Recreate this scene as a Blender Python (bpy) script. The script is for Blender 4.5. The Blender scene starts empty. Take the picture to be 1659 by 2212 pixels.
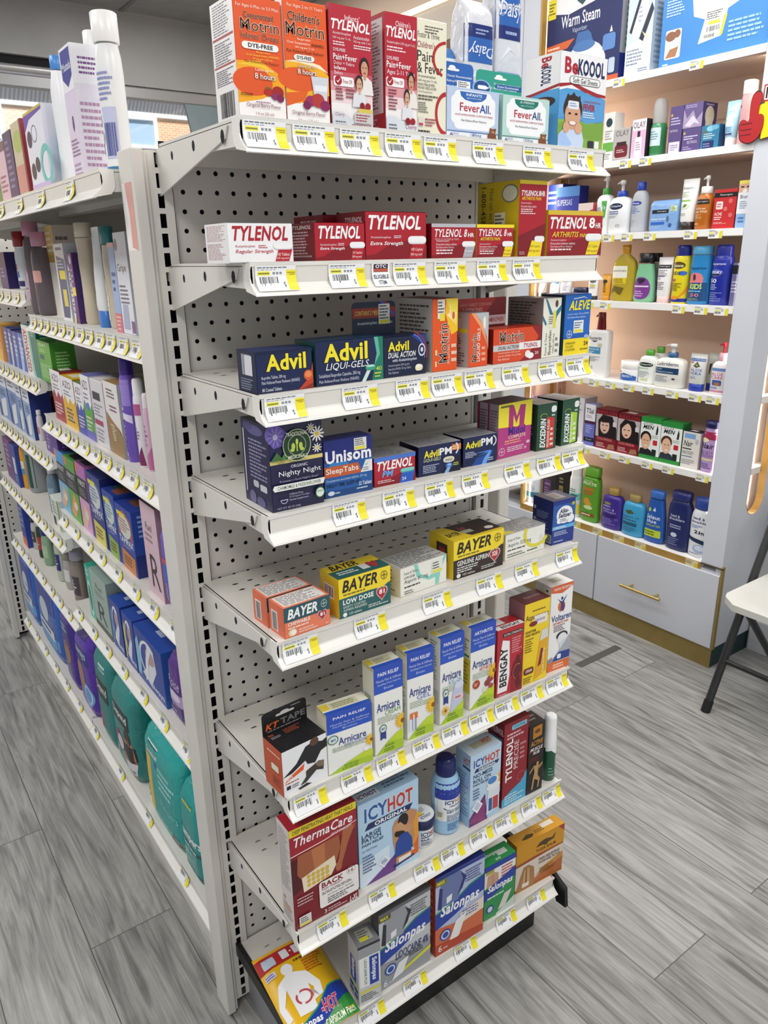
import bpy, math, random
from mathutils import Vector, Matrix
IN = 0.0254
random.seed(7)
S = bpy.context.scene
COL = S.collection

# ---------------------------------------------------------------- camera
cam_d = bpy.data.cameras.new('camera')
cam_d.sensor_fit = 'VERTICAL'
cam_d.sensor_height = 24.0
cam_d.lens = 24.0 * 1624.318 / 2212.0
cam_d.clip_start = 0.02
cam_d.clip_end = 100
cam = bpy.data.objects.new('camera', cam_d)
COL.objects.link(cam)
RIGHT = Vector((0.81009319, -0.58604294, -0.01739821))
DOWN = Vector((-0.20181762, -0.25086784, -0.94674969))
FWD = Vector((0.55047132, 0.77046674, -0.32150012))
m = Matrix.Identity(4)
for i in range(3):
    m[i][0] = RIGHT[i]
    m[i][1] = -DOWN[i]
    m[i][2] = -FWD[i]
    m[i][3] = (-0.438175652, -1.07936286, 59 * IN - 0.0897352)[i]
cam.matrix_world = m
S.camera = cam

# ---------------------------------------------------------------- world, lights, exposure
S.view_settings.view_transform = 'Standard'
S.view_settings.look = 'None'
S.view_settings.gamma = 1.0
S.view_settings.use_curve_mapping = False
S.view_settings.exposure = 0.0
world = bpy.data.worlds.new('overcast_sky')
S.world = world
world.use_nodes = True
bg = world.node_tree.nodes['Background']
bg.inputs['Color'].default_value = (0.93, 0.96, 1.0, 1)
bg.inputs['Strength'].default_value = 0.5


def area(name, x, y, z, sx, sy, power, col=(1, .98, .95), rot=(0, 0, 0)):
    d = bpy.data.lights.new(name, 'AREA')
    d.shape = 'RECTANGLE'
    d.size, d.size_y = sx * IN, sy * IN
    d.energy = power
    d.color = col
    o = bpy.data.objects.new(name, d)
    o.location = (x * IN, y * IN, z * IN)
    o.rotation_euler = rot
    COL.objects.link(o)


for i, (x, y, p) in enumerate([(-45, -50, 26), (25, -62, 30), (50, 5, 24), (-48, 30, 26), (12, 55, 20), (-48, 110, 20), (50, 100, 20)]):
    area('ceiling_lamp', x, y, 107, 24, 48, p)
# warm strips inside the fitted display, then added fill for its niche
area('display_strip_lamp', 74.6, 43.1, 60, .5, 90, 5.5, (1, .84, .68), (math.radians(90), 0, math.radians(217)))
area('display_strip_lamp', 74.6, 10.3, 60, .5, 90, .8, (1, .84, .68), (math.radians(90), 0, math.radians(-40)))
area('niche_fill_lamp', 76.5, 8.1, 60, .4, 76, .9, (1, .88, .76), (math.radians(90), 0, math.radians(-90)))  # unseen pair of lamps, added only to brighten the niche interior
area('niche_fill_lamp', 81.7, 8.1, 60, .4, 76, 1.2, (1, .88, .76), (math.radians(90), 0, math.radians(90)))

sd = bpy.data.lights.new('sun', 'SUN')
sd.energy = 7
sd.angle = .02
so = bpy.data.objects.new('sun', sd)
so.rotation_euler = (math.radians(32), 0, math.radians(-8))
COL.objects.link(so)

try:
    S.cycles.use_denoising = True
    S.cycles.max_bounces = 6
    S.cycles.diffuse_bounces = 4
    S.cycles.glossy_bounces = 3
    S.cycles.transmission_bounces = 5
    S.cycles.transparent_max_bounces = 6
except Exception:
    pass


# ---------------------------------------------------------------- materials
def lin(h):
    out = []
    for i in (0, 2, 4):
        c = int(h[i:i + 2], 16) / 255
        out.append(c / 12.92 if c <= .04045 else ((c + .055) / 1.055) ** 2.4)
    return tuple(out) + (1,)


_M = {}


def mat(h, rough=.42, metal=0, emit=0, trans=0, key=None):
    """procedural paint: flat hue plus a faint object-space mottling"""
    k = (h, rough, metal, emit, trans)
    if k in _M:
        return _M[k]
    mt = bpy.data.materials.new('paint_' + h + ('_e' if emit else ''))
    mt.use_nodes = True
    nt = mt.node_tree
    b = nt.nodes['Principled BSDF']
    b.inputs['Base Color'].default_value = lin(h)
    b.inputs['Roughness'].default_value = rough
    b.inputs['Metallic'].default_value = metal
    if trans:
        b.inputs['Transmission Weight'].default_value = trans
        b.inputs['IOR'].default_value = 1.3
    if emit:
        b.inputs['Emission Color'].default_value = lin(h)
        b.inputs['Emission Strength'].default_value = emit
    _M[k] = mt
    return mt


def node_mat(name, rough=.5):
    mt = bpy.data.materials.new(name)
    mt.use_nodes = True
    nt = mt.node_tree
    b = nt.nodes['Principled BSDF']
    b.inputs['Roughness'].default_value = rough
    return mt, nt, b


def mottled(name, h1, h2, scale, rough=.5, bump=0.0, metal=0):
    mt, nt, b = node_mat(name, rough)
    tc = nt.nodes.new('ShaderNodeTexCoord')
    n = nt.nodes.new('ShaderNodeTexNoise')
    n.inputs['Scale'].default_value = scale
    n.inputs['Detail'].default_value = 4
    r = nt.nodes.new('ShaderNodeValToRGB')
    r.color_ramp.elements[0].color = lin(h1)
    r.color_ramp.elements[1].color = lin(h2)
    r.color_ramp.elements[0].position = .3
    r.color_ramp.elements[1].position = .7
    nt.links.new(tc.outputs['Object'], n.inputs['Vector'])
    nt.links.new(n.outputs['Fac'], r.inputs['Fac'])
    nt.links.new(r.outputs['Color'], b.inputs['Base Color'])
    b.inputs['Metallic'].default_value = metal
    if bump:
        bp = nt.nodes.new('ShaderNodeBump')
        bp.inputs['Strength'].default_value = bump
        bp.inputs['Distance'].default_value = .002
        n2 = nt.nodes.new('ShaderNodeTexNoise')
        n2.inputs['Scale'].default_value = 900
        nt.links.new(tc.outputs['Object'], n2.inputs['Vector'])
        nt.links.new(n2.outputs['Fac'], bp.inputs['Height'])
        nt.links.new(bp.outputs['Normal'], b.inputs['Normal'])
    return mt


M_STEEL = mottled('shelf_enamel', 'd8d5ce', 'dedbd4', 6, .42, .08)
M_BOARD = mottled('pegboard_enamel', 'cfccc6', 'd5d2cc', 5, .5, .05)
M_RAIL = mottled('price_rail_plastic', 'e9e7e1', 'eeece6', 8, .3)
M_BLACK = mottled('black_steel', '0b0b0c', '111113', 8, .45)
M_DARK = mat('17161a', .8)
M_WHITE_PANEL = mottled('white_laminate', 'cdd0d9', 'd3d6de', 4, .4)
M_WHITE_SHELF = mottled('white_shelf_laminate', 'eceae8', 'f1f0ee', 4, .4)
M_PEACH = mottled('peach_laminate', 'd2bba9', 'd9c2b0', 3, .5)
M_GOLD = mottled('brushed_gold', 'a8863c', 'b8964a', 30, .4, 0, .55)
M_GOLDB = mottled('gold_laminate', '8f7b45', '9a854c', 20, .45, 0, .2)
M_WOODGOLD = mottled('gold_edge_band', 'b08a45', 'bb9550', 20, .45, 0, .25)


# ---------------------------------------------------------------- mesh builder (inches)
class MB:
    def __init__(s):
        s.v = []
        s.f = []
        s.mi = []
        s.sm = []
        s.mats = []

    def slot(s, mt):
        if mt not in s.mats:
            s.mats.append(mt)
        return s.mats.index(mt)

    def add(s, vs, fs, mt, smooth=False):
        b = len(s.v)
        s.v += [tuple(v) for v in vs]
        k = s.slot(mt)
        for f in fs:
            s.f.append([i + b for i in f])
            s.mi.append(k)
            s.sm.append(smooth)

    def box(s, x0, x1, y0, y1, z0, z1, mt):
        s.add([(x0, y0, z0), (x1, y0, z0), (x1, y1, z0), (x0, y1, z0), (x0, y0, z1), (x1, y0, z1), (x1, y1, z1), (x0, y1, z1)],
              [(0, 3, 2, 1), (4, 5, 6, 7), (0, 1, 5, 4), (1, 2, 6, 5), (2, 3, 7, 6), (3, 0, 4, 7)], mt)

    def bbox(s, x0, x1, y0, y1, z0, z1, mt, r=.04):
        """box with chamfered edges"""
        r = min(r, abs(x1 - x0) / 3, abs(y1 - y0) / 3, abs(z1 - z0) / 3)
        vs = []
        idx = {}
        for a in (0, 1):
            for b in (0, 1):
                for c in (0, 1):
                    X, Y, Z = (x0, x1)[a], (y0, y1)[b], (z0, z1)[c]
                    dx, dy, dz = (r, -r)[a], (r, -r)[b], (r, -r)[c]
                    for t, p in (('x', (X, Y + dy, Z + dz)), ('y', (X + dx, Y, Z + dz)), ('z', (X + dx, Y + dy, Z))):
                        idx[a, b, c, t] = len(vs)
                        vs.append(p)
        fs = []
        for a in (0, 1):
            fs.append([idx[a, b, c, 'x'] for b, c in ((0, 0), (1, 0), (1, 1), (0, 1))])
            fs.append([idx[b, a, c, 'y'] for b, c in ((0, 0), (1, 0), (1, 1), (0, 1))])
            fs.append([idx[b, c, a, 'z'] for b, c in ((0, 0), (1, 0), (1, 1), (0, 1))])
            for b in (0, 1):
                fs.append([idx[a, b, 0, 'x'], idx[a, b, 1, 'x'], idx[a, b, 1, 'y'], idx[a, b, 0, 'y']])
                fs.append([idx[a, 0, b, 'x'], idx[a, 1, b, 'x'], idx[a, 1, b, 'z'], idx[a, 0, b, 'z']])
                fs.append([idx[0, a, b, 'y'], idx[1, a, b, 'y'], idx[1, a, b, 'z'], idx[0, a, b, 'z']])
                for c in (0, 1):
                    fs.append([idx[a, b, c, t] for t in 'xyz'])
        s.add(vs, fs, mt)

    def prism(s, poly, axis, a0, a1, mt, smooth=False):
        """extrude a 2-d polygon; axis 0: poly=(y,z), 1: poly=(x,z), 2: poly=(x,y)"""
        n = len(poly)
        put = {0: lambda p, a: (a, p[0], p[1]), 1: lambda p, a: (p[0], a, p[1]), 2: lambda p, a: (p[0], p[1], a)}[axis]
        vs = [put(p, a0) for p in poly] + [put(p, a1) for p in poly]
        s.add(vs, [list(range(n)), list(range(2 * n - 1, n - 1, -1))], mt)
        s.add(vs, [(i, (i + 1) % n, n + (i + 1) % n, n + i) for i in range(n)], mt, smooth)

    def tube(s, pts, r, mt, n=12, cap=True):
        pts = [Vector(p) for p in pts]
        rs = r if isinstance(r, (list, tuple)) else [r] * len(pts)
        vs = []
        for i, p in enumerate(pts):
            d = (pts[min(i + 1, len(pts) - 1)] - pts[max(i - 1, 0)]).normalized()
            u = d.orthogonal().normalized() if i == 0 else (u - d * u.dot(d)).normalized()
            w = d.cross(u)
            for k in range(n):
                a = 2 * math.pi * k / n
                vs.append(p + (u * math.cos(a) + w * math.sin(a)) * rs[i])
        fs = [(i * n + k, i * n + (k + 1) % n, (i + 1) * n + (k + 1) % n, (i + 1) * n + k) for i in range(len(pts) - 1) for k in range(n)]
        s.add(vs, fs, mt, True)
        if cap:
            L_ = (len(pts) - 1) * n
            s.add(vs, [list(range(n))[::-1], list(range(L_, L_ + n))], mt)

    def lathe(s, prof, mt, n=2.0, seg=28, cx=0, cy=0, capb=True, capt=True):
        """prof: (z, half width, half depth); super-elliptic rings"""
        vs = []
        for z, a, b in prof:
            for k in range(seg):
                t = 2 * math.pi * k / seg
                c, q = math.cos(t), math.sin(t)
                vs.append((cx + a * math.copysign(abs(c) ** (2 / n), c), cy + b * math.copysign(abs(q) ** (2 / n), q), z))
        fs = [(i * seg + k, i * seg + (k + 1) % seg, (i + 1) * seg + (k + 1) % seg, (i + 1) * seg + k) for i in range(len(prof) - 1) for k in range(seg)]
        s.add(vs, fs, mt, True)
        if capb:
            s.add(vs[:seg], [list(range(seg))[::-1]], mt)
        if capt:
            s.add(vs[-seg:], [list(range(seg))], mt)

    def obj(s, name, parent=None, loc=(0, 0, 0), yaw=0):
        me = bpy.data.meshes.new(name)
        me.from_pydata([(a * IN, b * IN, c * IN) for a, b, c in s.v], [], s.f)
        for mt in s.mats:
            me.materials.append(mt)
        me.polygons.foreach_set('material_index', s.mi)
        me.polygons.foreach_set('use_smooth', s.sm)
        me.update()
        o = bpy.data.objects.new(name, me)
        COL.objects.link(o)
        o.location = [c * IN for c in loc]
        o.rotation_euler = (0, 0, math.radians(yaw))
        if parent:
            o.parent = parent
        return o


def tag(o, label, cat, group=None):
    o['label'] = label
    o['category'] = cat
    if group:
        o['group'] = group
    return o


def struct(o):
    o['kind'] = 'structure'
    return o


def thing(name, label, cat, loc, yaw=0, group=None):
    o = bpy.data.objects.new(name, None)
    o.empty_display_size = .02
    COL.objects.link(o)
    o.location = [c * IN for c in loc]
    o.rotation_euler = (0, 0, math.radians(yaw))
    return tag(o, label, cat, group)


# ---------------------------------------------------------------- printed artwork
def R(x0, y0, x1, y1, c): return ('P', c, [(x0, y0), (x1, y0), (x1, y1), (x0, y1)])


def P(c, *pts): return ('P', c, list(pts))


def E(cx, cy, rx, ry, c, n=22): return ('P', c, [(cx + rx * math.cos(6.2832 * i / n), cy + ry * math.sin(6.2832 * i / n)) for i in range(n)])


def RR(x0, y0, x1, y1, c, rx=.05, ry=.05):
    pts = []
    for (cx, cy, a0) in ((x1 - rx, y1 - ry, 0), (x0 + rx, y1 - ry, 90), (x0 + rx, y0 + ry, 180), (x1 - rx, y0 + ry, 270)):
        for k in range(5):
            a = math.radians(a0 + 22.5 * k)
            pts.append((cx + rx * math.cos(a), cy + ry * math.sin(a)))
    return ('P', c, pts)


def T(s, x0, y0, x1, y1, c, f='b', o=None): return ('T', c, s, (x0, y0, x1, y1), f, o)


def L(x0, y0, x1, y1, n, c): return ('L', c, (x0, y0, x1, y1), n)


def B(x0, y0, x1, y1, c='1b1b1f'): return ('B', c, (x0, y0, x1, y1))


def RING(cx, cy, rx, ry, t, c, a0=0, a1=360, n=26):
    """an arc band"""
    out = []
    for k in range(n + 1):
        a = math.radians(a0 + (a1 - a0) * k / n)
        out.append((math.cos(a), math.sin(a)))
    return ('Q', c, [[(cx + rx * u[0], cy + ry * u[1]), (cx + rx * w[0], cy + ry * w[1]), (cx + (rx - t) * w[0], cy + (ry - t * ry / rx) * w[1]), (cx + (rx - t) * u[0], cy + (ry - t * ry / rx) * u[1])] for u, w in zip(out, out[1:])])


_TX = {}


def text_geo(s, f, extra=0.0):
    k = (s, f, extra)
    if k in _TX:
        return _TX[k]
    cu = bpy.data.curves.new('t', 'FONT')
    cu.body = s
    cu.resolution_u = 2
    cu.fill_mode = 'FRONT'
    cu.offset = ((.032 if len(s) < 9 else .016) if 'h' in f else .012 if 'b' in f else 0) + extra
    cu.space_character = 1.06 if 'h' in f else 1.0
    if 'i' in f:
        cu.shear = .25
    ob = bpy.data.objects.new('t', cu)
    me = bpy.data.meshes.new_from_object(ob)
    vs = [(v.co.x, v.co.y) for v in me.vertices]
    fs = [tuple(p.vertices) for p in me.polygons]
    bpy.data.objects.remove(ob)
    bpy.data.curves.remove(cu)
    bpy.data.meshes.remove(me)
    # discard stray slivers the outline offset can throw out
    ok = [-.5 < y < 1.3 and -.4 < x < len(s) * 1.15 + .5 for x, y in vs]
    fs = [q for q in fs if all(ok[i] for i in q)]
    used = sorted({i for q in fs for i in q})
    new = {i: n for n, i in enumerate(used)}
    vs = [vs[i] for i in used]
    fs = [tuple(new[i] for i in q) for q in fs]
    if not vs:
        vs = [(0, 0), (1, 0), (1, 1)]
        fs = []
    _TX[k] = (vs, fs)
    return _TX[k]


def text_fit(s, box, f, o=None):
    vs, _ = text_geo(s, f)
    X0 = min(v[0] for v in vs)
    X1 = max(v[0] for v in vs)
    Y0 = min(v[1] for v in vs)
    Y1 = max(v[1] for v in vs)
    x0, y0, x1, y1 = box
    vs, fs = text_geo(s, f, .03) if o else (vs, _)
    out = []
    for x, y in vs:
        a = (x - X0) / (X1 - X0 or 1)
        b = (y - Y0) / (Y1 - Y0 or 1)
        if 'u' in f:
            a, b = 1 - b, a
        elif 'd' in f:
            a, b = b, 1 - a
        elif 'x' in f:
            a, b = 1 - a, 1 - b
        out.append((x0 + (x1 - x0) * a, y0 + (y1 - y0) * b))
    return out, fs


def clip_strip(poly, a, b):
    for sgn, lim in ((1, a), (-1, b)):
        res = []
        for i, p in enumerate(poly):
            q = poly[(i + 1) % len(poly)]
            dp, dq = sgn * (p[0] - lim), sgn * (q[0] - lim)
            if dp >= 0:
                res.append(p)
            if dp * dq < 0:
                t = dp / (dp - dq)
                res.append((p[0] + (q[0] - p[0]) * t, p[1] + (q[1] - p[1]) * t))
        poly = res
        if len(poly) < 3:
            return []
    return poly


LAY = .0022


def paint(mb, cmds, put, strips=0, rough=.4, off=.004):
    """lay artwork on a surface; put(u, v, offset) -> point"""
    rnd = random.Random(len(cmds) * 7 + len(mb.v))
    k = 0

    def poly(p, c):
        if strips:
            lo, hi = min(q[0] for q in p), max(q[0] for q in p)
            n0, n1 = int(math.floor(lo * strips + 1e-6)), int(math.ceil(hi * strips - 1e-6))
            for i in range(n0, n1):
                s_ = clip_strip(p, i / strips, (i + 1) / strips)
                if not s_:
                    continue
                s_ = [(b, a) for a, b in s_]
                lo2, hi2 = min(q[0] for q in s_), max(q[0] for q in s_)
                for j in range(int(math.floor(lo2 * 8 + 1e-6)), int(math.ceil(hi2 * 8 - 1e-6))):
                    t_ = clip_strip(s_, j / 8, (j + 1) / 8)
                    if t_:
                        mb.add([put(u, v, off + LAY * k) for v, u in t_], [list(range(len(t_)))], mat(c, rough))
        else:
            mb.add([put(u, v, off + LAY * k) for u, v in p], [list(range(len(p)))], mat(c, rough))

    for cm in cmds:
        k += 1
        if cm[0] == 'P':
            poly(cm[2], cm[1])
        elif cm[0] == 'Q':
            for q in cm[2]:
                poly(q, cm[1])
        elif cm[0] == 'T':
            if cm[5]:
                vs, fs = text_fit(cm[2], cm[3], cm[4], cm[5])
                mb.add([put(u, v, off + LAY * k) for u, v in vs], fs, mat(cm[5], rough))
                k += 1
            vs, fs = text_fit(cm[2], cm[3], cm[4])
            mb.add([put(u, v, off + LAY * k) for u, v in vs], fs, mat(cm[1], rough))
        elif cm[0] == 'L':
            x0, y0, x1, y1 = cm[2]
            n = cm[3]
            dy = (y1 - y0) / n
            for i in range(n):
                yy = y1 - dy * (i + .75)
                x = x0
                end = x0 + (x1 - x0) * rnd.uniform(.6, 1)
                while x < end - .01 * (x1 - x0):
                    w = min((x1 - x0) * rnd.uniform(.06, .2), end - x)
                    poly([(x, yy), (x + w, yy), (x + w, yy + dy * .48), (x, yy + dy * .48)], cm[1])
                    x += w + (x1 - x0) * .025
        elif cm[0] == 'B':
            x0, y0, x1, y1 = cm[2]
            x = x0
            while x < x1:
                w = (x1 - x0) * rnd.choice((.02, .035, .05))
                poly([(x, y0), (min(x + w, x1), y0), (min(x + w, x1), y1), (x, y1)], cm[1])
                x += w + (x1 - x0) * rnd.choice((.02, .03, .045))


def plane_put(O, U, V, N):
    O, U, V, N = Vector(O), Vector(U), Vector(V), Vector(N)
    return lambda u, v, e: tuple(O + U * u + V * v + N * e)


def face_put(face, w, d, h):
    a, b = w / 2, d / 2
    if face == 'F':
        return plane_put((-a, -b, 0), (w, 0, 0), (0, 0, h), (0, -1, 0))
    if face == 'L':
        return plane_put((-a, b, 0), (0, -d, 0), (0, 0, h), (-1, 0, 0))
    if face == 'R':
        return plane_put((a, -b, 0), (0, d, 0), (0, 0, h), (1, 0, 0))
    if face == 'T':
        return plane_put((-a, -b, h), (w, 0, 0), (0, d, 0), (0, 0, 1))


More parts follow.
